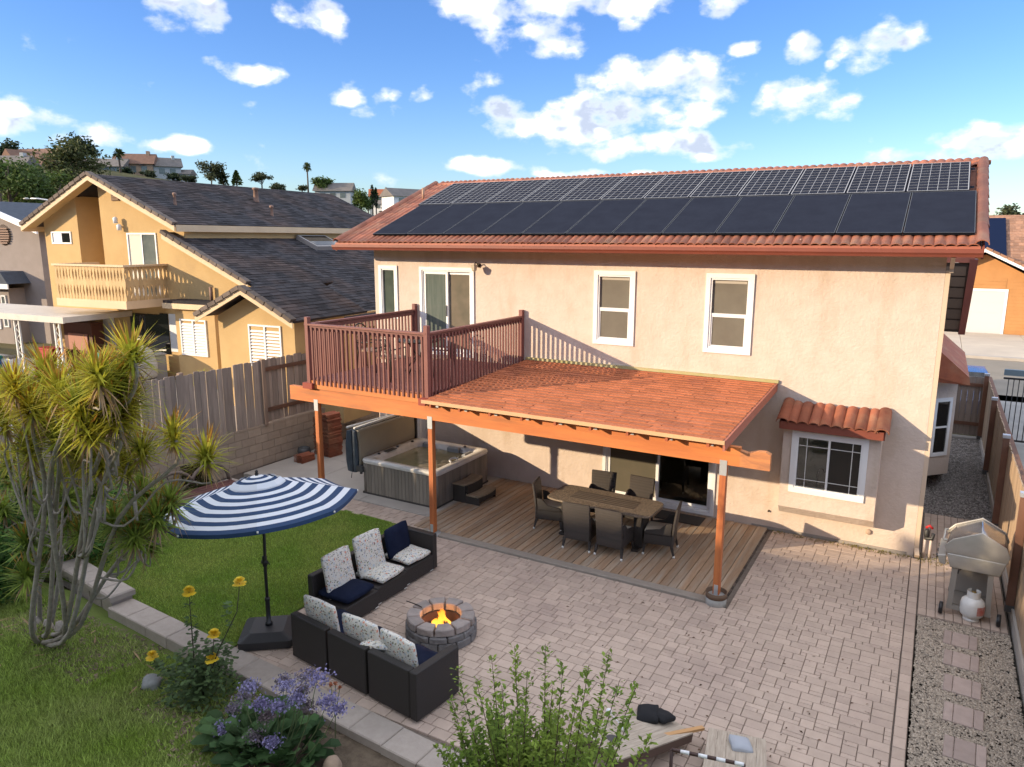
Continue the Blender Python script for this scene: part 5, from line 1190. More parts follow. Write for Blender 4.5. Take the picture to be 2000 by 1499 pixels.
# lower bay, porch wing
b = B(); b.prism([(.62,0),(.82,-.55),(2.45,-.55),(2.62,0)], G-.3, 3.40, 'z'); b.build('lower_bay', yel, nh); b = B(); b.box(.50,2.75,-.72,0,3.36,3.52); b.build('bay_eave', cream, nh); B().box(.52,2.73,-.70,0,3.523,3.60).build('bay_roof', dshing, nh)
shm = mat('shutter_white', (.62,.66,.70), .5)
def shutters(parent, x0, x1, z0, z1, y):
    b = B(); frame_box(b, x0, x1, z0, z1, .045, y-.03, y+.02); xm = (x0+x1)/2; b.box(xm-.025,xm+.025,y-.028,y+.018,z0+.045,z1-.045); w_ = b.build('window', white, parent)
    B().box(x0+.045,x1-.045,y+.022,y+.03,z0+.045,z1-.045).build('pane', glass2, w_)
    n = int((z1-z0-.1)/.085)
    for k in range(n):
        for (a, c) in ((x0+.05,xm-.03),(xm+.03,x1-.05)):
            B().add([(a,y-.025,z0+.055+k*.085),(c,y-.025,z0+.055+k*.085),(c,y+.012,z0+.125+k*.085),(a,y+.012,z0+.125+k*.085)], [(0,1,2,3)]).build('slat', shm, w_)
shutters(nh, 1.02,2.10,1.95,3.05,-.56)
b = B(); WX0, WX1, WY = 4.15, 6.75, -2.0
b.prism([(WX0,G-.3),(WX1,G-.3),(WX1,3.42),(5.45,4.05),(WX0,3.42)], WY, WY+.18, 'y'); b.box(WX0,WX0+.18,WY+.18,0,G-.3,3.42); b.box(WX1-.18,WX1,WY+.18,0,G-.3,3.42); b.build('porch_wall', yel, nh)
for (p, q, sd) in ((Vector((3.80,0,3.44)),Vector((5.45,0,4.22)),34),(Vector((7.10,0,3.44)),Vector((5.45,0,4.22)),35)):
    up_ = q-p; shingle_roof(nh, 'porch_roof', (p.x,WY-.4,p.z), (p.x,1.2 if p.x < 5 else .6,p.z), up_, up_.length, dshing, sd)
rake((3.80,0,3.44),(5.45,0,4.22),WY-.42,.17); rake((5.45,0,4.22),(7.10,0,3.44),WY-.42,.17)
shutters(nh, 5.22,6.32,2.15,3.25,WY-.001); shutters(nh, 6.78-.0,6.79,1,1.1,WY) if False else None
b = B(); b.box(WX1,WX1+.8,-1.2,0,G-.3,3.1); b.build('porch_return', yel, nh); shutters(nh, 6.85,7.45,2.1,3.2,-1.203)
b = B(); b.box(WX1-.1,7.9,-1.45,-1.40,3.22,3.36); b.build('fascia_board', cream, nh)
# skylight, vents and pipe on the roofs
q = LR1 + upLR.normalized()*4.0; sky_ = B(); dvec = Vector((0,1,0)); nlr = Vector((.4,0,.917)).normalized()
o = B().box(0,1.0,0,1.55,-.12,.10).build('skylight', mat('skylight_frame', (.28,.26,.25), .5), nh); o.location = (.92,4.85,5.47); o.rotation_euler = (0, math.atan2(2.58,5.93), 0); B().box(.10,.90,.10,1.45,.101,.108).build('pane', glassdark, o)
for (s, yy, h, r) in ((1.6,.9,.30,.05),(1.0,4.6,.28,.06),(2.4,5.2,.42,.10)):
    p = ER + upR.normalized()*s; B().lathe([(r*1.3,-.1),(r,.05),(r*.8,h),(r*1.2,h+.02),(r*1.2,h+.08),(.0,h+.1)], 8, (p.x,yy,p.z)).build('roof_vent', mat('vent_taupe', (.25,.15,.11), .7), nh)
B().lathe([(.05,0),(.05,.4)], 8, (1.9,-.1,3.6)).build('roof_vent', MATS['vent_taupe'], nh)
# interior darkness under the patio
B().box(-1.9,-.5,-.02,-.005,G,3.05).build('patio_door', glassdark, nh); B().box(-.1,.45,-.03,-.006,1.9,3.1).build('shutter', shm, nh); B().box(-.5,-.15,-.03,-.006,1.8,3.1).build('side_window', glassdark, nh); B().box(-3.2,-2.7,-.05,-.006,G,3.0).build('blind', white, nh)
# aluminium patio cover
ac = thing('aluminium_awning', 'flat white aluminium patio awning on lattice posts next door', 'awning', NO, TH); alu = mat('aluminium_white', (.60,.56,.50), .5, (.52,.49,.44), 3)
for k in range(20): B().box(-9.9+k*.40,-9.51+k*.40,-2.3,-.02,3.05,3.10).build('roof_pan', alu, ac)
B().box(-9.95,-1.75,-2.36,-2.30,2.94,3.13).build('fascia_board', alu, ac); B().box(-1.85,-1.78,-2.30,0,2.95,3.12).build('fascia_board', alu, ac)
for x in (-4.2,-2.25,-8.2):
    b = B(); b.box(x-.14,x-.09,-2.26,-2.21,G,2.94); b.box(x+.09,x+.14,-2.26,-2.21,G,2.94)
    for k in range(10): s_ = 1 if k % 2 else -1; b.beam((x-.09*s_,-2.235,G+.1+k*.18),(x+.09*s_,-2.235,G+.28+k*.18),.014)
    b.build('lattice_post', trimwhite, ac)
struct(B().box(-22,-4.15,-7.5,.6,.6,.995).build('neighbour_patio', concrete))
# ---- things under the neighbour's awning
def nloc(s, r, z=G): d = Matrix.Rotation(TH,3,'Z') @ Vector((s,r,0)); return (NO.x+d.x, NO.y+d.y, z)
def crate_stack(label, loc, cols, n, w_=.5, h=.14):
    t = thing('crate_stack', label, 'crates', loc, TH)
    for k in range(n): B().cbox(-w_/2+random.uniform(-.02,.02),w_/2,-.2,.2,k*h,k*h+h-.02,.03).build('crate', cols[k % len(cols)], t)
    return t
teal = mat('teal_plastic', (.02,.22,.17), .5); blu2 = mat('blue_plastic', (.03,.12,.30), .5); redp = mat('red_plastic', (.42,.03,.03), .45); pinkm = mat('pink_board', (.42,.20,.15), .7); mahog = mat('mahogany', (.12,.04,.025), .6)
crate_stack('stack of teal and blue bins at the far left under the awning', nloc(-5.1,-2.6), [blu2,teal,teal,teal], 6)
t = thing('white_cabinet', 'white plastic cabinet left of the lattice post', 'cabinet', nloc(-4.7,-2.2), TH); B().cbox(-.25,.25,-.25,.25,0,.75,.02).build('body', trimwhite, t); B().box(-.27,.27,-.27,.27,.75,.78).build('lid', jet, t); B().box(-.23,.23,-.262,-.252,.05,.7).build('door', trimwhite, t)
t = thing('red_tool_chest', 'red tool chest behind the white cabinet', 'chest', nloc(-4.35,-1.2), TH); B().cbox(-.4,.4,-.2,.2,.5,.9,.02).build('body', redp, t); B().box(-.42,.42,-.22,.22,.905,.95).build('lid', redp, t); B().box(-.38,.38,-.18,.18,0,.5).build('stand', jet, t)
t = thing('hutch', 'brown wooden hutch with a pink panel under the awning', 'hutch', nloc(-3.6,-.5), TH); B().box(-.7,.7,-.2,.2,0,1.7).build('body', mahog, t); B().box(-.45,.5,-.24,-.205,.85,1.4).build('panel', pinkm, t); B().box(-.72,.72,-.24,.22,1.705,1.76).build('top', mahog, t)
b = B(); t = thing('covered_grill', 'large bulky object under a pale grey tarp beside the patio door', 'covered grill', nloc(.15,-1.6), TH)
bm = B(); bm.prism([(-.55,.35),(.55,.35),(.60,.8),(.42,1.22),(.10,1.34),(-.40,1.20),(-.60,.8)], -.42, .42, 'y'); o = bm.build('tarp', mat('grey_tarp', (.40,.41,.43), .7, (.34,.35,.37), 3, bump=.03, bscale=3), t, bevel=.16, seg=3); B().box(-.45,.45,-.3,.3,0,.5).build('cart', jet, t)
t = thing('patio_stool', 'dark round side table among the patio clutter', 'table', nloc(-2.0,-1.3), TH); B().lathe([(.0,.62),(.35,.62),(.36,.66),(.0,.67)], 14).build('top', jet, t)
for a in range(3): B().tube([(.25*math.cos(a*2.1),.25*math.sin(a*2.1),0),(.2*math.cos(a*2.1),.2*math.sin(a*2.1),.62)], .02, 6).build('leg', jet, t)
t = thing('folding_chair', 'blue and white folding chair right of the lattice post', 'chair', nloc(-1.1,-1.9), TH); b = B()
for sx in (-.25,.25): b.tube([(sx,-.3,0),(sx,.2,.5),(sx,.3,1.1)], .015, 6); b.tube([(sx,.3,0),(sx,-.25,.5)], .015, 6)
b.build('frame', alu, t); B().box(-.24,.24,-.25,.2,.48,.5).build('seat', blu2, t); B().box(-.24,.24,.21,.24,.6,1.05).build('backrest', teal, t)
t = thing('clutter_box', 'white cardboard box on the patio behind the folding chair', 'box', nloc(-.8,-.9), TH); B().cbox(-.3,.3,-.25,.25,.55,1.05,.01).build('carton', trimwhite, t); B().box(-.4,.4,-.3,.3,0,.54).build('bench', mahog, t)
t = thing('storage_bin', 'grey storage bin beside the second lattice post', 'bin', nloc(-2.05,-2.1), TH); B().cbox(-.35,.3,-.25,.25,0,.6,.04).build('body', mat('bin_grey', (.28,.29,.31), .6), t); B().box(-.37,.32,-.27,.27,.602,.65).build('lid', MATS['bin_grey'], t)
for i, (u, v, h) in enumerate(((325,738,1.15),(377,737,1.3))):
    p = gz(u, v, G); t = thing('white_post', ['white clothesline post nearer the grey tarp', 'white clothesline post in front of the shuttered window'][i], 'post', (p.x,p.y,G), TH, 'clothesline posts'); B().box(-.05,.05,-.05,.05,0,h).build('post', trimwhite, t); b = B(); b.box(-.07,.07,-.07,.07,h-.32,h-.28); b.build('clamp', jet, t)
clut = [('teal_tub','teal plastic tub on the ground left of the hutch',-3.0,-1.8,.45,.4,.45,teal),('cardboard_carton','brown cardboard carton beside the hutch',-2.6,-1.0,.5,.4,.6,mat('carton', (.32,.22,.13), .8)),('yellow_bucket','yellow bucket near the folding chair',-1.5,-2.2,.3,.3,.38,mat('yellow_plastic', (.50,.33,.04), .5)),('blue_cooler','blue cooler box in front of the tarp',-.55,-2.3,.55,.35,.42,blu2),('red_cooler','red cooler on the ground near the hutch',-3.9,-1.7,.5,.35,.4,redp),('grey_box','grey box leaning by the patio door',-.2,-.5,.5,.35,.9,MATS['bin_grey'] if 'bin_grey' in MATS else mat('bin_grey', (.28,.29,.31), .6)),('dark_box','black storage box under the lattice post',-2.6,-2.3,.5,.4,.5,jet)]
for (nm, lab, s_, r_, a, c, h, mm) in clut:
    t = thing(nm, lab, 'box', nloc(s_,r_), TH+random.uniform(-.3,.3)); B().cbox(-a/2,a/2,-c/2,c/2,0,h,.03).build('body', mm, t); B().cbox(-a/2-.02,a/2+.02,-c/2-.02,c/2+.02,h+.001,h+.05,.02).build('lid', mm, t)
# ---- grey house farther left and its blue-roofed neighbour
gst = mat('grey_stucco', (.30,.255,.235), .92, (.27,.23,.21), 2, bump=.004, bscale=30); groof = mat('slate_roof', (.06,.075,.10), .9, (.045,.055,.075), 5, island=.3)
gh = thing('grey_house', 'mauve grey stucco house with round gable vent at the left edge', 'house', (-24.9,2.9,0), rad(8))
b = B(); b.prism([(-5.5,.5),(2.2,.5),(2.2,5.75),(-1.0,6.75),(-5.5,5.4)], 0, .2, 'y'); b.box(2.0,2.2,.2,9,.5,5.7); b.build('wall', gst, gh)
for (p, q) in (((-1.0,7.02),(2.75,5.85)),((-5.9,5.5),(-1.0,7.02))):
    B().prism([(p[0],p[1]),(q[0],q[1]),(q[0],q[1]-.25),(p[0],p[1]-.25)], -.5, -.42, 'y').build('barge_board', white, gh); B().prism([(p[0],p[1]-.02),(q[0],q[1]-.02),(q[0],q[1]-.1),(p[0],p[1]-.1)], -.42, 9.5, 'y').build('roof', groof, gh)
v_ = B().lathe([(.0,-.05),(.42,-.05),(.45,-.02),(.45,.0)], 24, M=Matrix.Translation((.05,0,5.55)) @ Matrix.Rotation(rad(90),4,'X')).build('round_vent', MATS['vent_brown'], gh)
for k in range(7):
    z = 5.22+k*.1; hw = math.sqrt(max(0,.42**2-(z-5.55)**2)); B().box(.05-hw,.05+hw,-.09,-.06,z-.03,z+.03).build('louvre', MATS['vent_taupe'], v_)
B().prism([(-3.5,3.55),(1.35,3.55),(.95,4.05),(-3.5,4.05)], -1.0, 0, 'y').build('bay_roof', groof, gh); B().box(-3.5,1.4,-1.05,-1.0,3.35,3.55).build('bay_fascia', white, gh); B().box(-3.2,.9,-.7,0,.5,3.35).build('bay', gst, gh)
simple_window(gh, -1.6,.2,1.6,3.05,-.72,[glass2,glass2]); simple_window(gh, .42,.72,1.7,3.05,-.72,[glass2])
B().box(-8,4.9,-5.5,-5.35,.6,2.62).build('garden_wall', mat('brown_wall', (.26,.15,.09), .9), gh)
bh = thing('blue_roof_house', 'low house with blue grey roof and white gable behind the ochre house', 'house', (-36.5,13,1), rad(15))
b = B(); b.box(-5,5,0,7,0,4.2); b.build('wall', gst, bh); B().prism([(-5.6,4.1),(5.6,4.1),(5.6,4.25),(4.6,6.3),(-4.6,6.3),(-5.6,4.25)], -.6, 7.6, 'y').build('roof', groof, bh)
B().prism([(-5.7,4.2),(-3.7,6.2),(-1.7,4.2),(-2.0,4.2),(-3.7,5.9),(-5.4,4.2)], -.75, -.62, 'y').build('gable_trim', white, bh); B().prism([(1.9,6.0),(2.8,6.9),(3.7,6.0),(3.4,6.0),(2.8,6.6),(2.2,6.0)], 2.0, 2.2, 'y').build('gable_trim', white, bh)
sl_ = thing('street_lamp', 'curved arm street lamp over the blue roof', 'street lamp', (-30.6,9.4,1)); b = B(); b.tube([(0,0,0),(0,0,5.4),(-.05,-.05,5.9),(-.8,-.5,6.35),(-1.7,-1.0,6.5),(-2.0,-1.2,6.5)], [.09,.07,.06,.05,.045,.045], 8); b.build('pole', steel, sl_); o = B().lathe([(.02,-.06),(.14,-.03),(.16,0),(.05,.05)], 10, (-2.2,-1.32,6.5)).build('lamp_head', alu, sl_)

# ---- house across the street on the right
osid = mat('orange_siding', (.50,.24,.085), .8, (.45,.215,.075), 2); tr2 = mat('tan_roof_tile', (.36,.19,.115), .9, (.28,.15,.095), 6, island=.25)
oh = thing('orange_house', 'orange clapboard house with white garage door across the street', 'house', (13.4,37.2,0))
b = B(); b.box(-4.6,-3.4,0,.2,0,3.2); b.box(-3.4,.05,0,.2,2.55,3.2); b.box(.05,1.35,0,.2,0,3.2); b.prism([(-4.6,3.2),(1.35,3.2),(-1.2,4.6)], 0, .2, 'y'); b.box(1.15,1.35,.2,8,0,3.2); b.build('wall', osid, oh)
for k in range(16): B().box(.12,1.28,-.022,-.004,.05+k*.2,.24+k*.2).build('clapboard', osid, oh)
for k in range(7): B().box(-3.3,-.05,-.022,-.004,2.68+k*.2,2.87+k*.2).build('clapboard', osid, oh) if k < 3 else None
gdoor = B().box(-3.3,-.05,-.01,.08,.02,2.5).build('garage_door', mat('garage_white', (.58,.57,.55), .5), oh)
for k in range(4): B().box(-3.28,-.07,-.02,-.011,.05+k*.61,.62+k*.61).build('door_panel', MATS['garage_white'], gdoor)
b = B(); b.box(-3.42,-3.3,-.04,0,0,2.62); b.box(-.05,.09,-.04,0,0,2.62); b.box(-3.42,.09,-.045,0,2.5,2.64); b.box(1.28,1.42,-.04,.1,0,3.1); b.build('trim', white, oh)
b = B(); b.prism([(-1.3,4.95),(2.6,2.95),(2.6,2.75),(-1.3,4.75)], -.75, -.68, 'y'); b.prism([(-5.0,3.1),(-1.3,4.95),(-1.3,4.75),(-5.0,2.9)], -.75, -.68, 'y'); b.build('barge_board', white, oh)
rt_ = Vector((-1.3,0,4.95))-Vector((2.6,0,2.95)); shingle_roof(oh, 'roof', (2.6,-.68,2.95), (2.6,7,2.95), rt_, rt_.length, tr2, 51, .35, .4); rl_ = Vector((-1.3,0,4.95))-Vector((-5.0,0,3.1)); shingle_roof(oh, 'roof', (-5.0,-.68,3.1), (-5.0,7,3.1), rl_, rl_.length, tr2, 52, .35, .4)
for k in range(11): 
    o = B().box(-.18,.18,-.14,.14,-.06,.08).build('rake_tile', tr2, oh); c = Vector((-1.3,0,4.95)).lerp(Vector((2.6,0,2.95)), (k+.5)/11); o.location = (c.x,-.62,c.z+.03); o.rotation_euler = (0,.47,0)
mr = shingle_roof(oh, 'main_roof', (-9,2.2,3.5), (14,2.2,3.5), (0,1,.46), 8.6, tr2, 53, .35, .42)
o = B().box(0,1.45,0,5.8,0,.05).build('pool_solar_panel', mat('pool_solar', (.012,.020,.05), .5, spec=.0), oh); o.location = (-1.42,3.9,4.42); o.rotation_euler = (math.atan(.46),0,0)
B().box(1.42,12,2.6,2.8,0,3.4).build('side_wall', mat('side_grey', (.22,.21,.21), .9), oh); B().box(3.2,4.4,2.55,2.599,0,2.3).build('front_door', glassdark, oh)
# parked car in front of the house
car = thing('parked_car', 'blue parked car roof just visible past the side passage', 'car', (10.75,13.4,0), rad(3)); cpaint = mat('car_blue', (.02,.09,.26), .2, spec=.6)
b = B(); prof = [(-2.1,.35),(-2.15,.75),(-1.2,.92),(-.55,1.36),(.75,1.40),(1.55,.98),(2.1,.88),(2.15,.4),(1.9,.28),(-1.9,.28)]; b.prism(prof, -.85, .85, 'x'); b.build('body', cpaint, car, bevel=.06, seg=3)
for sx in (-.855,.852): B().prism([(-.95,.95),(-.45,1.30),(.68,1.34),(1.25,.98)], sx, sx+.004, 'x').build('side_window', glassdark, car)
B().prism([(-1.22,.90),(-.60,1.37),(-.62,1.39),(-1.26,.92)], -.72, .72, 'x').build('windscreen', glassdark, car)
for (sx, yy) in ((-.80,-1.35),(.80,-1.35),(-.80,1.35),(.80,1.35)): wv = B().lathe([(.2,-.1),(.31,-.1),(.33,-.06),(.33,.06),(.31,.1),(.2,.1)], 18, M=Matrix.Translation((sx,yy,.33)) @ Matrix.Rotation(rad(90),4,'Y')).build('wheel', blackp, car); B().lathe([(0,-.104),(.19,-.104),(.19,.104),(0,.104)], 12, M=Matrix.Translation((sx,yy,.33)) @ Matrix.Rotation(rad(90),4,'Y')).build('rim', steel, wv)

# ================================================================== HILLSIDE HOUSES
def hill_house(label, u, v, dist, w_, h, wallm, roofm, rz, chim=True, group='houses on the hill'):
    p = gd(u, v, dist); t = thing('hill_house', label, 'house', (p.x,p.y,p.z), rz, group)
    B().box(-w_/2,w_/2,-w_*.3,w_*.3,-3,h*.55).build('wall', wallm, t); B().prism([(-w_*.36,h*.5),(w_*.36,h*.5),(0,h)], -w_*.56, w_*.56, 'x').build('roof', roofm, t)
    for k in range(3): B().box(-w_*.35+k*w_*.28,-w_*.2+k*w_*.28,-w_*.3-.06,-w_*.3-.01,h*.12,h*.4).build('window', glass2, t)
    if chim: B().box(w_*.30,w_*.38,-.6,.6,0,h*1.12).build('chimney', wallm, t)
hw1 = mat('hill_wall_grey', (.40,.42,.42), .9); hw2 = mat('hill_wall_tan', (.36,.25,.17), .9); hr1 = mat('hill_roof_grey', (.17,.15,.14), .9, (.13,.12,.11), 1); hr2 = mat('hill_roof_brown', (.20,.11,.075), .9, (.15,.085,.06), 1); hr3 = mat('hill_roof_red', (.40,.12,.05), .9, (.33,.10,.05), 1); hwb = mat('hill_wall_blue', (.28,.36,.42), .9)
hill_house('pale hill house with grey roof at the far left edge', 22, 349, 190, 9, 4.6, hw1, hr1, rad(30)); hill_house('hill house with white gable beside the pale one', 50, 345, 200, 7, 5.5, hw1, hr2, rad(100), False); hill_house('tan hill house with wide brown roof below the pines', 95, 352, 195, 11, 5.4, hw2, hr2, rad(35)); hill_house('dark roofed hill house highest behind the tan one', 88, 336, 225, 13, 5.6, hw2, hr2, rad(20))
hill_house('light blue hill house left of the palm', 205, 346, 215, 11, 4.4, hwb, hr1, rad(35)); hill_house('brown hill house with chimney right of the palm', 268, 344, 215, 9, 5.4, hw2, hr2, rad(40)); hill_house('grey hill house with tall chimney at the end of the row', 315, 346, 215, 9, 4.8, hw1, hr1, rad(60)); hill_house('low flat hill house past the grey one', 350, 352, 215, 7, 2.6, hw1, hr1, rad(30), False)
hill_house('grey roofed house between the cypress trees', 655, 392, 200, 9, 4.4, hw1, hr1, rad(30), False); hill_house('white house with orange red roof in the distance', 742, 402, 240, 6, 5.0, hw1, hr3, rad(35)); hill_house('small white house below the red roofed one', 757, 410, 210, 7, 2.6, mat('hill_white', (.7,.7,.7), .8), hr1, rad(20), False); hill_house('white gable peeking above the tiled roof edge', 790, 402, 120, 6, 2.6, MATS['hill_white'], hr1, rad(70), False)

# ================================================================== VEGETATION
def leafm(name, c, c2=None, tr=.3, isl=.45, ns=1.5): return mat(name, c, .65, c2 or c, ns, 3, .35, .65, island=isl, leaf=tr, spec=.25)
barkm = mat('bark', (.12,.09,.07), .95, (.08,.06,.045), 8)
def leaf_cloud(b, c, rx, ry, rz, n, ls, rn, clump=9, droop=0.):
    cs = []
    for k in range(clump):
        d = Vector((rn.gauss(0,1), rn.gauss(0,1), rn.gauss(0,1))).normalized(); r = rn.uniform(.35,.85)
        cs.append(Vector((d.x*rx*r, d.y*ry*r, d.z*rz*r)))
    for i in range(n):
        cc = rn.choice(cs); q = Vector((rn.gauss(0,1)*rx, rn.gauss(0,1)*ry, rn.gauss(0,1)*rz))*.20; p = Vector(c)+cc+q
        a = Vector((rn.gauss(0,1), rn.gauss(0,1), rn.gauss(0,.7)-droop)).normalized(); s_ = a.cross(Vector((rn.gauss(0,1), rn.gauss(0,1), rn.gauss(0,1)))).normalized(); L_ = ls*rn.uniform(.6,1.3)
        b.add([p-a*L_, p+s_*L_*.45, p+a*L_, p-s_*L_*.45], [(0,1,2,3)])
def tree(name, label, base, h, rx, rz_, m_, n=900, ls=.3, seed=0, trunk=.35, clump=10, group='trees on the hill', cone=False, ry=None, th=.18):
    rn = random.Random(seed); t = thing(name, label, 'tree', base, 0, group); top = Vector((rn.uniform(-.1,.1)*rx, 0, h*.75))
    b = B().tube([(0,0,-2.5),(rn.uniform(-.1,.1)*rx,0,h*trunk*.6), top], [th, th*.8, th*.25], 6)
    for k in range(4): a = rn.uniform(0,6.28); b.tube([(0,0,h*trunk*rn.uniform(.6,1.1)), (rx*.55*math.cos(a), rx*.55*math.sin(a), h*rn.uniform(.55,.8))], [th*.5, th*.15], 5)
    b.build('trunk', barkm, t); b = B()
    if cone:
        for i in range(n):
            zz = rn.random()**.8; r = rx*(1-zz)**.8*rn.uniform(.3,1) if cone == 1 else rx*math.sin(math.pi*min(1,(zz*.9+.08)))**.6*rn.uniform(.3,1); a = rn.uniform(0,6.28); p = Vector((r*math.cos(a), r*math.sin(a), h*(trunk+(1-trunk)*zz)))
            d = Vector((math.cos(a), math.sin(a), rn.uniform(-.4,.6))).normalized(); s_ = d.cross(Vector((rn.gauss(0,1),rn.gauss(0,1),rn.gauss(0,1)))).normalized(); b.add([p-d*ls, p+s_*ls*.45, p+d*ls, p-s_*ls*.45], [(0,1,2,3)])
    else: leaf_cloud(b, (0,0,h-rz_), rx, ry or rx, rz_, n, ls, rn, clump)
    b.build('crown', m_, t); return t
pinem = leafm('pine_green', (.025,.042,.016), (.045,.06,.022)); oakm = leafm('oak_green', (.055,.095,.022), (.085,.125,.03)); oliv = leafm('olive_green', (.075,.085,.04), (.05,.065,.03)); cyp = leafm('cypress_green', (.018,.035,.016), (.03,.05,.02)); yelg = leafm('yellow_green', (.10,.13,.03), (.06,.10,.025)); willow = leafm('willow_green', (.06,.10,.022), (.09,.13,.03))
def on(u, v, d): p = gd(u, v, d); return (p.x, p.y, p.z)
tree('pine_tree', 'tall dark pine rising above the hill houses', on(165,350,200), 9.6, 3.4, 3.6, pinem, 1800, .45, 1, .4, 12); tree('pine_tree', 'dark umbrella pine at the far left of the skyline', on(18,345,230), 8.8, 4.6, 2.8, pinem, 1500, .5, 2, .4, 12); tree('pine_tree', 'second dark pine right of the far left one', on(58,342,230), 6.4, 3.4, 2.2, pinem, 1200, .45, 3, .4)
tree('broadleaf_tree', 'big olive green tree just left of the ochre gable', on(150,405,85), 6.2, 3.2, 2.6, leafm('olive_dark', (.05,.065,.022), (.08,.09,.03)), 3500, .2, 4, .2, 16, 'trees below the hill'); tree('broadleaf_tree', 'bright green tree at the left edge below the hill houses', on(22,415,75), 4.6, 3.0, 2.0, oakm, 3000, .18, 5, .2, 16, 'trees below the hill'); tree('broadleaf_tree', 'round green tree between the bright one and the olive one', on(68,415,78), 3.8, 2.4, 1.7, oakm, 2200, .18, 6, .2, 14, 'trees below the hill'); tree('broadleaf_tree', 'low dusty green tree behind the street lamp', on(103,418,80), 3.9, 2.2, 1.7, yelg, 2200, .18, 7, .2, 14, 'trees below the hill')
tree('broadleaf_tree', 'loose grey green tree above the ochre roof ridge', on(412,364,170), 5.2, 3.3, 2.2, oliv, 1700, .32, 8, .3, 12); tree('conifer', 'small pointed conifer right of the grey green tree', on(437,366,170), 3.4, 1.2, 1, pinem, 500, .3, 9, .1, cone=1); tree('conifer', 'yellowish conical tree above the roof', on(463,366,170), 3.4, 1.4, 1, yelg, 600, .3, 10, .1, cone=1); tree('eucalyptus', 'open eucalyptus crown above the ochre roof', on(512,372,170), 3.4, 2.9, .9, oliv, 900, .28, 11, .5, 9)
tree('broadleaf_tree', 'pale leafy tree right of the lone palm', on(628,382,200), 4.6, 3.0, 1.9, oakm, 1300, .34, 12, .2); tree('broadleaf_tree', 'small round shrub tree left of the lone palm base', on(590,376,200), 1.9, 1.6, .8, oliv, 500, .28, 13, .2)
for i, (u, v0, h) in enumerate(((651,396,4.4),(664,402,4.6),(671,404,3.5),(679,404,4.4),(686,402,4.2),(728,408,6.0),(735,408,5.2))):
    tree('cypress', ['slim cypress first from the pale tree', 'slim cypress second from the pale tree', 'short slim cypress third in the row', 'slim cypress fourth in the row', 'slim cypress fifth in the row', 'tall cypress touching the weeping tree', 'cypress between the weeping tree and the red roof'][i], on(u,v0,200), h, .55, 1, cyp, 350, .28, 20+i, .03, cone=2, group='cypress row')
tree('weeping_tree', 'dense rounded green tree right of the cypress row', on(706,418,180), 6.6, 2.1, 3.0, willow, 2200, .3, 30, .1, 14); tree('broadleaf_tree', 'low green bush at the foot of the cypresses', on(680,416,180), 2.2, 1.9, 1.0, willow, 900, .26, 31, .1); tree('broadleaf_tree', 'dark low trees under the distant white house', on(760,424,150), 1.9, 2.4, .9, cyp, 900, .25, 32, .1); tree('broadleaf_tree', 'bushy tree right of the distant red roof', on(767,400,230), 3.6, 2.2, 1.6, oliv, 700, .34, 33, .2); tree('broadleaf_tree', 'orange green tree left of the distant red roof', on(733,398,235), 4.4, 1.6, 2, yelg, 500, .34, 34, .2)
tree('eucalyptus', 'sparse tall eucalyptus above the house across the street', on(1965,446,150), 3.6, 2.3, 1.2, oliv, 700, .3, 35, .5, 8); tree('conifer', 'dark cypress right of the sparse eucalyptus', on(1985,446,150), 2.6, .55, 1, cyp, 300, .22, 36, .05, cone=2); tree('conifer', 'dark cypress at the right edge of the photo', on(1997,446,150), 2.4, .55, 1, cyp, 300, .22, 37, .05, cone=2); tree('broadleaf_tree', 'low bush on the skyline beside the tiled roof corner', on(1940,446,150), 1.5, 1.8, .7, oliv, 500, .25, 38, .1)
def palm(label, base, h, fr=1.9, seed=0):
    rn = random.Random(seed); t = thing('palm_tree', label, 'tree', base, 0, 'fan palms on the hill'); B().tube([(0,0,-2),(.1,0,h*.5),(0,0,h)], [.30,.22,.18], 7).build('trunk', barkm, t); b = B()
    for k in range(60):
        a = rn.uniform(0,6.28); e = rn.uniform(-.9,1.3); d = Vector((math.cos(a)*math.cos(e), math.sin(a)*math.cos(e), math.sin(e))); s_ = d.cross(Vector((0,0,1))).normalized(); L_ = fr*rn.uniform(.75,1.05); o = Vector((0,0,h))
        m1 = o+d*L_*.55; m2 = o+d*L_+Vector((0,0,-.25*L_)); b.add([o, m1+s_*.28, m2, m1-s_*.28], [(0,1,2,3)])
    b.build('crown', leafm('palm_green', (.05,.075,.025), (.08,.10,.035)), t)
palm('fan palm standing among the hill houses', on(236,348,200), 5.6, 1.7, 1); palm('lone tall fan palm on the skyline', on(602,378,230), 7.6, 1.8, 2)
for i, (u, v, d, h, rx, mm, lab) in enumerate(((120,360,190,4.4,3.2,oliv,'grey green tree filling the gap right of the tan hill house'),(185,356,200,3.6,2.6,pinem,'dark bushy tree left of the light blue hill house'),(245,352,205,3.0,1.8,cyp,'dark bush at the foot of the hill palm'),(290,352,205,2.6,1.6,oliv,'low bush between the brown and grey hill houses'),(340,358,205,2.4,2.0,cyp,'low dark bush in front of the low flat hill house'),(372,360,200,2.2,2.2,oliv,'low hedge tree right of the low flat hill house'),(40,372,150,4.2,3.6,yelg,'sunlit green tree in front of the pale hill house'),(0,380,120,4.5,3.0,oakm,'bushy green tree cut by the left photo edge'),(545,378,180,2.2,1.9,oliv,'small grey shrub right of the open eucalyptus'),(720,412,190,3.2,1.5,cyp,'dark filler tree right of the weeping tree'))):
    tree('broadleaf_tree', lab, on(u,v,d), h, rx, h*.42, mm, 1100, .28, 60+i, .15, 12)
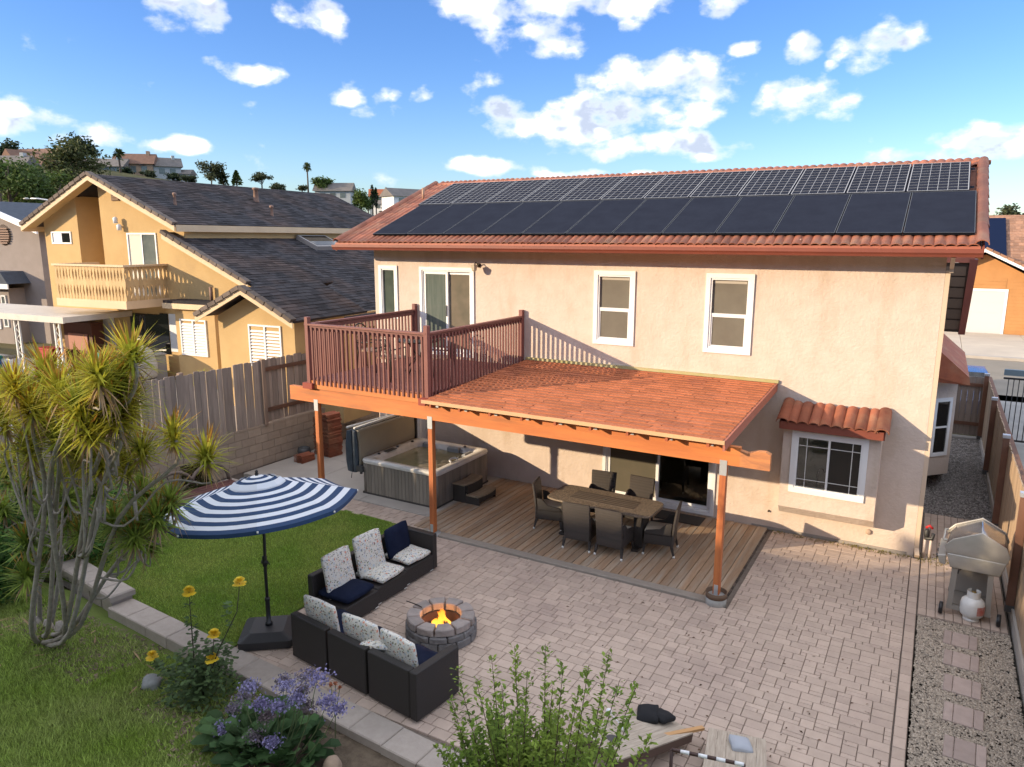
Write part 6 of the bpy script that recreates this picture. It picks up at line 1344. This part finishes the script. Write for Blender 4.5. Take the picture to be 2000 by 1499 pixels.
# ---- spiky multi-stemmed tree on the left
def blade(b, o, d, L_, w_, droop, rn, n=4):
    d = d.normalized(); s_ = d.cross(Vector((0,0,1)))
    if s_.length < .1: s_ = Vector((1,0,0))
    s_.normalize(); V = []
    for i in range(n+1):
        t = i/n; p = o + d*L_*t + Vector((0,0,-droop*L_*t*t)); ww_ = w_*(1-t**2.2)*(.75+.5*math.sin(math.pi*min(1,t*1.6))); V += [p-s_*ww_, p+s_*ww_]
    b.add(V, [(2*i,2*i+1,2*i+3,2*i+2) for i in range(n)])
spike = leafm('spike_leaf', (.52,.46,.05), (.30,.34,.04), .45, .35, 3.0); spike_d = leafm('spike_leaf_shaded', (.26,.33,.05), (.17,.24,.045), .3, .35, 3.0); dead = leafm('dry_leaf', (.36,.24,.13), (.30,.20,.11), .2, .4)  # variegated yellow brightened as if sunlit for upper heads, shaded greener copy for lower
tipm = leafm('orange_tip', (.42,.20,.04), (.34,.22,.04), .35, .4)
stemm = mat('pale_stem', (.36,.32,.275), .9, (.25,.22,.185), 14, 4, bump=.006, bscale=30, bstretch=(.4,.4,3))
dr = thing('dragon_tree', 'large multi-stemmed spiky dragon tree at the left of the yard', 'tree', (-.22,-9.15,.12)); DB = Vector(dr.location)
HEADS = [(257,700,0,1.0),(154,742,.2,1.0),(209,745,-.2,.9),(233,728,.3,.8),(60,800,-.2,1.1),(113,775,.3,.9),(154,803,-.4,1.1),(173,845,-.6,1.15),(230,812,0,1.1),(252,782,.3,1.0),(8,822,.0,1.0),(91,822,.3,.8),(55,858,.4,.8),(154,888,.1,.9),(211,876,.2,.9),(276,880,.3,.8),(338,852,.5,.65),(403,893,.6,.85),
         (52,956,-.4,1.0),(276,966,.2,.95),(333,982,.2,.75),(222,1024,.0,.95),(306,1016,-.1,.85),(51,1062,-.5,.9),(131,1014,.4,.8),(160,1046,.4,.8),(51,1125,-.7,.85),(8,995,.1,.9),(120,940,.5,.8),(20,900,.5,.8),(190,960,.6,.8),(95,1000,.6,.7)]
_r = random.Random(99)
HEADS += [(_r.uniform(0,290), _r.uniform(730,920), _r.uniform(-.6,.9), _r.uniform(.7,1.0)) for _ in range(20)] + [(_r.uniform(0,330), _r.uniform(900,1080), _r.uniform(-.5,.9), _r.uniform(.6,.9)) for _ in range(12)]
rn = random.Random(17); stems = B(); mains = []
tipsB = B()
for i, (u, v, off, sc) in enumerate(HEADS):
    hp = gy(u, v, -9.15+off*.6-.85*max(0,min(1,(950-v)/130))) - DB; low = v > 930
    g = B(); dd = B(); n = int(150*sc)+15
    for k in range(n):
        a = rn.uniform(0,6.28); e = rn.uniform(-.35,1.35); d = Vector((math.cos(a)*math.cos(e), math.sin(a)*math.cos(e), math.sin(e))); L_ = rn.uniform(.25,.42)*(.65+.4*sc); blade(g, hp+Vector((0,0,rn.uniform(-.10,.06))), d, L_, .0125, rn.uniform(.02,.25)*(1-max(0,e)*.5), rn)
        if e > .5 and rn.random() < .35: blade(tipsB, hp + d*L_*.55, d, L_*.5, .010, .08, rn, 2)
    for k in range(16): a = rn.uniform(0,6.28); d = Vector((math.cos(a), math.sin(a), rn.uniform(-1.6,-.1))); blade(dd, hp-Vector((0,0,.06)), d, rn.uniform(.18,.34), .009, .3, rn, 3)
    r = g.build('leaf_rosette', spike_d if low else spike, dr); dd.build('dry_leaves', dead, r)
    # stem from the root crown
    main = (i % 4 == 0 and i < 40) or not mains; near = None if main else min(mains, key=lambda pp: (pp[9]-hp).length)
    bx = Vector((rn.uniform(-.34,.36), rn.uniform(-.22,.22), -.1)) if main else near[rn.choice([6,7,8,9])]
    m1 = bx.lerp(hp, .33) + Vector((rn.uniform(-.12,.12), rn.uniform(-.1,.1), -.12*hp.x*.3)); m1.z = max(.15, m1.z*.9 if (hp.x < 1.2 or not main) else m1.z*.55); m2 = bx.lerp(hp, .70) + Vector((rn.uniform(-.10,.10), rn.uniform(-.1,.1), -.05)); m3 = hp + Vector((rn.uniform(-.03,.03), 0, -.28))
    w0 = .034 if main else .015
    pth = []
    ctrl = [bx, m1, m2, m3, hp]
    for q in range(len(ctrl)-1):
        p0_, p1_, p2_, p3_ = ctrl[max(q-1,0)], ctrl[q], ctrl[q+1], ctrl[min(q+2,len(ctrl)-1)]
        for s_ in range(4):
            t = s_/4; pth.append(.5*((2*p1_)+(p2_-p0_)*t+(2*p0_-5*p1_+4*p2_-p3_)*t*t+(3*p1_-p0_-3*p2_+p3_)*t**3))
    pth.append(hp); K = len(pth); mains.append(pth) if main else None; stems.tube(pth, [w0*(1-.55*j/(K-1)) for j in range(K)], 7)
stems.build('trunk', stemm, dr); stuff(tipsB.build('orange_leaf_tips', tipm, dr))
for k in range(3):
    a = B().lathe([(.10,-.35),(.11,-.1),(.085,.05),(.04,.2)], 10, (-.2+k*.2, .05*k, -.05)); a.build('root_swell', stemm, dr)

# ---- shrubs
def shrub(label, loc, rx, ry, rz_, m_, n, ls, seed, name='shrub', clump=14):
    t = thing(name, label, 'shrub', loc, 0, None); rn = random.Random(seed); b = B(); leaf_cloud(b, (0,0,rz_), rx, ry, rz_, n, ls, rn, clump); b.build('foliage', m_, t); b = B()
    for k in range(7): a = rn.uniform(0,6.28); b.tube([(0,0,-.05),(rx*.3*math.cos(a),ry*.3*math.sin(a),rz_*.7),(rx*.6*math.cos(a),ry*.6*math.sin(a),rz_*1.4)], [.02,.014,.005], 5)
    b.build('stems', barkm, t); return t
gl = leafm('glossy_green', (.07,.19,.03), (.10,.24,.045), .3); gl2 = leafm('deep_green', (.055,.135,.028), (.085,.17,.04), .3)
shrub('dense bright green shrub against the fence behind the spiky tree', (-2.95,-6.55,0), .75, .9, .95, gl, 5200, .05, 41); shrub('dark green shrub at the left edge below the fence', (-3.2,-8.4,.1), .9, 1.1, .95, gl2, 5500, .05, 42); shrub('low dark shrub growing between the spiky stems and the lawn', (-2.3,-7.4,0), .85, .7, .75, gl2, 4500, .045, 43); shrub('small yellowing shrub against the block wall', (-3.35,-4.3,0), .32, .40, .42, leafm('rust_green', (.10,.07,.02), (.06,.07,.02), .25), 1500, .04, 44)
shrub('green shrub low at far left beneath the spiky heads', (-2.0,-9.0,-.1), .8, .7, .7, gl2, 4200, .05, 45)
# neighbour plants
def grass_palm(label, loc, heads, s=1.0, seed=0):
    t = thing('spiky_plant', label, 'plant', loc, 0, 'spiky plants next door'); rn = random.Random(seed); st_ = B()
    for (x, y, z) in heads:
        g = B()
        for k in range(40): a = rn.uniform(0,6.28); e = rn.uniform(-.4,1.3); blade(g, Vector((x,y,z)), Vector((math.cos(a)*math.cos(e),math.sin(a)*math.cos(e),math.sin(e))), rn.uniform(.3,.5)*s, .018, .3, rn, 3)
        g.build('leaf_rosette', spike, t); st_.tube([(x*.3,y*.3,0),(x*.8,y*.8,z*.6),(x,y,z)], [.035,.028,.02], 6)
    st_.build('trunk', stemm, t)
p = gz(365,728,G); grass_palm('potted spiky plant in front of the shuttered window next door', (p.x+.2,p.y,G), [(-.35,0,1.25),(.1,.1,.9),(-.1,-.1,.75),(.45,0,1.0),(-.55,.1,.7)], .9, 3)
grass_palm('yellow green tuft showing above the fence', (-6.6,-1.6,G+.5), [(0,0,.35),(.2,.1,.3),(-.2,0,.3)], 1.0, 5); grass_palm('broad yellow palm clump under the awning edge', (-10.3,-4.4,G), [(0,0,.75),(.4,.1,.6),(-.4,0,.6),(.8,.2,.5)], 1.6, 6)

# ---- feathery bush in the foreground
fb_ = thing('leafy_bush', 'tall airy light green bush at the bottom centre', 'shrub', (7.45,-9.25,-.1)); rn = random.Random(23); lv = B(); tw = B()
bl1 = leafm('bush_leaf', (.24,.32,.05), (.15,.235,.04), .35, .4)
tips = []
for (u, v) in ((1005,1262),(1065,1258),(1190,1275),(1245,1335),(960,1285),(1100,1300),(1150,1300),(890,1300),(930,1330),(1030,1310),(1210,1330),(880,1360),(1235,1390),(980,1340),(1080,1340),(1130,1350),(900,1420),(1180,1380),(1270,1440),(870,1460)): tips.append(gy(u, v, -9.25+rn.uniform(-.35,.35)) - Vector((7.45,-9.25,-.1)))
for k in range(150): a = rn.uniform(0,6.28); r = rn.uniform(.1,.85); tips.append(Vector((r*math.cos(a), r*.8*math.sin(a), rn.uniform(.7,1.75)*(1.05-.25*r))))
for tp in tips:
    b0 = Vector((rn.uniform(-.1,.1), rn.uniform(-.1,.1), 0)); mid = b0.lerp(tp, .5) + Vector((tp.x*.12, tp.y*.12, -.05)); pth = [b0, b0.lerp(mid,.5)+Vector((tp.x*.05,tp.y*.05,0)), mid, mid.lerp(tp,.5), tp]; tw.tube(pth, [.010,.008,.006,.004,.002], 5, False)
    nl = 74
    for j in range(nl):
        t = .18+.82*j/nl; q = t*4; i0 = min(3,int(q)); p = pth[i0].lerp(pth[i0+1], q-i0)
        for rep in range(3):
            a = rn.uniform(0,6.28); d = Vector((math.cos(a), math.sin(a), rn.uniform(.2,1.0))).normalized(); L_ = rn.uniform(.045,.088)*(1.15-.45*t); o = p+Vector((rn.gauss(0,.02),rn.gauss(0,.02),rn.gauss(0,.02))); s_ = d.cross(Vector((0,0,1))).normalized()*L_*.27; up_ = Vector((0,0,.006)); lv.add([o, o+d*L_*.5+s_+up_, o+d*L_, o+d*L_*.5-s_+up_], [(0,1,2,3)])
lv.build('foliage', bl1, fb_); tw.build('stems', mat('twig', (.10,.06,.04), .9), fb_)

# ---- yellow rose
ro = thing('rose_bush', 'rose bush with five yellow blooms beside the garden curb', 'rose', (2.62,-8.9,-.1)); RB = Vector(ro.location); rn = random.Random(8); cane = B(); lv = B(); ym = mat('rose_yellow', (.75,.50,.015), .6, (.80,.62,.05), 30, leaf=.2)
def leaflet(b, o, d, L_, w_): s_ = d.cross(Vector((0,0,1))); s_ = s_.normalized()*w_ if s_.length > .05 else Vector((w_,0,0)); b.add([o, o+d*L_*.35+s_, o+d*L_*.75+s_*.8, o+d*L_, o+d*L_*.75-s_*.8, o+d*L_*.35-s_], [(0,1,2,3,4,5)])
for (u, v) in ((369,1157),(468,1140),(418,1241),(414,1288),(297,1283)):
    h = gy(u, v, -8.95) - RB; cane.tube([(rn.uniform(-.1,.1),0,0), (h.x*.5,h.y*.4,h.z*.45), (h.x*.92,h.y,h.z*.8), h], [.009,.008,.006,.004], 5)
    b = B()
    for ring, (r, nn_, lift) in enumerate(((.070,8,-.01),(.066,7,.010),(.055,7,.025),(.038,6,.038))):
        for k in range(nn_):
            a = 2*math.pi*k/nn_+ring*.5+rn.uniform(-.1,.1); d = Vector((math.cos(a),math.sin(a),.15+ring*.55+rn.uniform(-.25,.25))).normalized(); o = h+Vector((0,0,lift)); s_ = d.cross(Vector((0,0,1))).normalized()*r*.55; b.add([o, o+d*r*.6+s_, o+d*r*1.1+s_*.5+Vector((0,0,-.006)), o+d*r*1.1-s_*.5+Vector((0,0,-.006)), o+d*r*.6-s_], [(0,1,2,3,4)])
    b.build('bloom', ym, ro)
    for j in range(9):
        t = rn.uniform(.3,.9); p = Vector((0,0,0)).lerp(h, t); a = rn.uniform(0,6.28)
        for q in range(5): d = Vector((math.cos(a+q*.5-1),math.sin(a+q*.5-1),rn.uniform(-.3,.3))).normalized(); leaflet(lv, p+d*.03, d, rn.uniform(.05,.075), .018)
for k in range(1100):
    a = rn.uniform(0,6.28); r = rn.uniform(0,.36)**.8; zz = rn.uniform(.1,.62); p = Vector((r*math.cos(a)+.1, r*math.sin(a), zz)); d = Vector((rn.gauss(0,1),rn.gauss(0,1),rn.gauss(0,.5))).normalized(); leaflet(lv, p, d, rn.uniform(.05,.09), .022)
lv.build('foliage', leafm('rose_leaf', (.06,.10,.035), (.085,.13,.05), .2), ro); cane.build('stems', mat('cane', (.05,.045,.025), .8), ro)

# ---- sea lavender clump
sv_ = thing('sea_lavender', 'clump of purple sea lavender with broad green leaves', 'flowers', (4.15,-9.15,-.1)); SB = Vector(sv_.location); rn = random.Random(31)
bigl = B(); fl1 = B(); fl2 = B(); stm = B()
for k in range(240):
    a = rn.uniform(0,6.28); r = rn.uniform(0,.62); o = Vector((r*math.cos(a)*1.1, r*math.sin(a)*.7, rn.uniform(.05,.25))); d = Vector((math.cos(a)*.7+rn.gauss(0,.3), math.sin(a)*.7+rn.gauss(0,.3), rn.uniform(.1,1.0))).normalized(); L_ = rn.uniform(.16,.32); s_ = d.cross(Vector((0,0,1))).normalized()*L_*.30; c_ = Vector((0,0,.03))
    bigl.add([o, o+d*L_*.45+s_+c_, o+d*L_*.8+s_*.9, o+d*L_*1.0-Vector((0,0,.04)), o+d*L_*.8-s_*.9, o+d*L_*.45-s_+c_, o+d*L_*.5], [(0,1,6),(1,2,6),(2,3,6),(3,4,6),(4,5,6),(5,0,6)])
heads = [(455,1385),(440,1420),(475,1360),(510,1375),(430,1470),(470,1480),(415,1492),(560,1340),(590,1350),(640,1370),(555,1330),(620,1325),(520,1400),(545,1380),(600,1380),(490,1340),(415,1420),(660,1385),(600,1320),(580,1365),(500,1440),(530,1450)]
for i, (u, v) in enumerate(heads):
    h = gy(u, v, -9.15+rn.uniform(-.25,.2)) - SB; stm.tube([(h.x*.4,h.y*.4,.05),(h.x*.8,h.y*.8,h.z*.6),h], [.006,.005,.003], 5, False); tgt = fl1 if i % 2 else fl2; R0 = rn.uniform(.04,.065)
    for k in range(190):
        q = h+Vector((rn.gauss(0,1)*R0, rn.gauss(0,1)*R0, rn.gauss(0,.45)*R0)); d = Vector((rn.gauss(0,1),rn.gauss(0,1),rn.gauss(0,1)+.6)).normalized(); s_ = d.cross(Vector((1,0,.3))).normalized()*.015; tgt.add([q-s_, q+d*.006-s_.cross(d)*.9, q+s_, q+d*.006+s_.cross(d)*.9], [(0,1,2,3)])
bigl.build('leaves', leafm('lavender_leaf', (.040,.085,.030), (.065,.12,.04), .2, .4), sv_); fl1.build('purple_blooms', leafm('purple_bloom', (.21,.18,.34), (.28,.26,.42), .2, .4), sv_); fl2.build('faded_blooms', leafm('faded_bloom', (.17,.13,.14), (.23,.20,.25), .2, .4), sv_); stm.build('stems', mat('green_stem', (.10,.13,.05), .8), sv_)
og = thing('orange_flower', 'small orange flower on forked stems in front of the sofa', 'flower', (4.75,-8.75,-.1)); ob = Vector(og.location); h = gy(655,1335,-8.75)-ob; b = B()
for dx in (-.07,.0,.06): b.tube([(0,0,0),(h.x*.5,0,h.z*.5),(h.x+dx,0,h.z-abs(dx)*.6)], [.006,.005,.004], 5)
b.build('stems', MATS['green_stem'], og)
for dx in (-.07,.0,.06):
    b = B(); q0 = Vector((h.x+dx,0,h.z-abs(dx)*.6))
    for k in range(26): d = Vector((rn.gauss(0,1),rn.gauss(0,1),rn.gauss(0,1)+.6)).normalized(); leaflet(b, q0, d, rn.uniform(.02,.035), .008)
    b.build('bloom', leafm('orange_bloom', (.36,.13,.06), (.28,.10,.06), .2), og)
# ---- stones on the slope
def boulder(label, loc, r, m_, seed, sq=(1,.85,.75)):
    rn = random.Random(seed); bm = bmesh.new(); bmesh.ops.create_icosphere(bm, subdivisions=3, radius=r); ph = [rn.uniform(0,6) for _ in range(6)]
    for v in bm.verts:
        n_ = v.co.normalized(); k = 1+.10*math.sin(3*n_.x+ph[0])*math.cos(3*n_.y+ph[1])+.07*math.sin(5*n_.z+ph[2]+4*n_.x); v.co = Vector((n_.x*sq[0],n_.y*sq[1],n_.z*sq[2]))*r*k
    me = bpy.data.meshes.new('boulder'); bm.to_mesh(me); bm.free(); me.materials.append(m_)
    for p in me.polygons: p.use_smooth = True
    return tag(link('boulder', me, None, loc, (0,0,seed)), label, 'rock')
boulder('round grey stone lying on the grass near the rose', (1.9,-9.0,zslope(1.9,-9.0)+.06), .13, mat('grey_stone', (.27,.28,.28), .85, (.20,.21,.21), 14), 3); boulder('tan rock beside the sea lavender at the bottom edge', (4.95,-9.0,-.05), .13, mat('tan_stone', (.38,.28,.20), .9, (.30,.22,.16), 12), 5, (.8,.7,1.1))
b = B(); rn = random.Random(4)
for k in range(26):
    x, y = rn.uniform(-1.2,2.0), rn.uniform(-10.2,-8.5); blade(b, Vector((x,y,zslope(x,y)+.05)), Vector((rn.gauss(0,1),rn.gauss(0,1),.05)), rn.uniform(.2,.4), .010, .1, rn, 3)
tag(stuff(b.build('fallen_fronds', dead)), 'dry fallen spiky leaves scattered on the slope', 'dry leaves')

mul = B(); rn = random.Random(12)
for k in range(5200):
    if k % 2: x, y = rn.uniform(-1.6,1.4), rn.uniform(-9.6,-8.35)
    else: x, y = rn.uniform(1.6,8.6), rn.uniform(-9.8,-8.5)
    a = rn.uniform(0,6.28); L_ = rn.uniform(.008,.028); q = Vector((math.cos(a),math.sin(a),rn.uniform(-.2,.2)))*L_; s_ = Vector((-q.y,q.x,rn.uniform(-.3,.3)*L_))*rn.uniform(.25,.6); c = Vector((x,y,zslope(x,y)+.014+(.03 if x > 3 else 0)))
    mul.add([c-q-s_, c+q-s_, c+q+s_, c-q+s_], [(0,1,2,3)])
tag(stuff(mul.build('mulch', mat('mulch_chip', (.17,.125,.085), .95, island=.55))), 'brown mulch and bark crumbs on the planting bed along the curb', 'mulch')
wd = B(); rn = random.Random(14)
for k in range(420):
    x = rn.choice([rn.uniform(9.0,10.0), rn.uniform(10.1,10.6), rn.uniform(7.7,9.0)]); y = rn.gauss(-.10,.05) if x < 10.05 else rn.gauss(-.05,.12)
    for q in range(2): blade(wd, Vector((x,y,.0)), Vector((rn.gauss(0,1),rn.gauss(0,1),rn.uniform(.4,1.6))), rn.uniform(.02,.07), .006, .3, rn, 2)
tag(stuff(wd.build('weeds', leafm('weed_leaf', (.16,.17,.04), (.28,.22,.07), .3, .5))), 'little weeds and dry grass along the foot of the house wall', 'weeds')
# ---- grass blades
def grass(name, label, n, place, m_, hmin, hmax, seed, wmin=.004):
    rng = np.random.default_rng(seed); pts = []
    P = place(rng, n); n = len(P); a = rng.uniform(0, 2*np.pi, n); h = rng.uniform(hmin, hmax, n); w_ = rng.uniform(wmin, wmin*2, n); lean = rng.uniform(.2, .9, n)*h
    ca, sa = np.cos(a), np.sin(a); la = rng.uniform(0, 2*np.pi, n); V = np.zeros((n, 3, 3)); V[:,0] = P + np.stack([-ca*w_, -sa*w_, 0*w_], 1); V[:,1] = P + np.stack([ca*w_, sa*w_, 0*w_], 1); V[:,2] = P + np.stack([np.cos(la)*lean, np.sin(la)*lean, h], 1)
    me = bpy.data.meshes.new(name); me.vertices.add(3*n); me.vertices.foreach_set('co', V.reshape(-1)); me.loops.add(3*n); me.loops.foreach_set('vertex_index', np.arange(3*n, dtype=np.int32)); me.polygons.add(n); me.polygons.foreach_set('loop_start', np.arange(0, 3*n, 3, dtype=np.int32)); me.polygons.foreach_set('loop_total', np.full(n, 3, dtype=np.int32)); me.update(); me.validate()
    me.materials.append(m_); return tag(stuff(link(name, me)), label, 'grass')
def pl1(rng, n):
    x = rng.uniform(-3.5, 2.16, n); y = rng.uniform(-7.9, -3.43, n); return np.stack([x, y, np.zeros(n)], 1)
def pl2(rng, n):
    x = rng.uniform(-2.6, 4.6, n); y = rng.uniform(-12.4, -8.45, n); k = np.sin(x*2.1+1)*np.sin(y*2.7+.4)+.5*np.sin(x*5.1+y*3.3)+.6*rng.normal(0, .5, n) > -.95
    k &= ~((x > 2.2) & (y > -9.5) & (rng.random(n) < .85)); k &= ~((np.abs(x-.0) < 1.3) & (y > -9.5) & (rng.random(n) < .75)); x, y = x[k], y[k]
    z = np.array([zslope(a, b_) for a, b_ in zip(x, y)]); return np.stack([x, y, z], 1)
turf = leafm('turf_blade', (.22,.34,.05), (.36,.42,.10), .3, .45, .9); turf2 = leafm('slope_blade', (.27,.38,.065), (.34,.41,.12), .3, .5, .9)
grass('lawn_grass', 'short green lawn between the umbrella and the hot tub', 130000, pl1, turf, .018, .05, 1, .0035); grass('slope_grass', 'patchy grass on the slope at the lower left', 240000, pl2, turf2, .03, .085, 2, .0045)
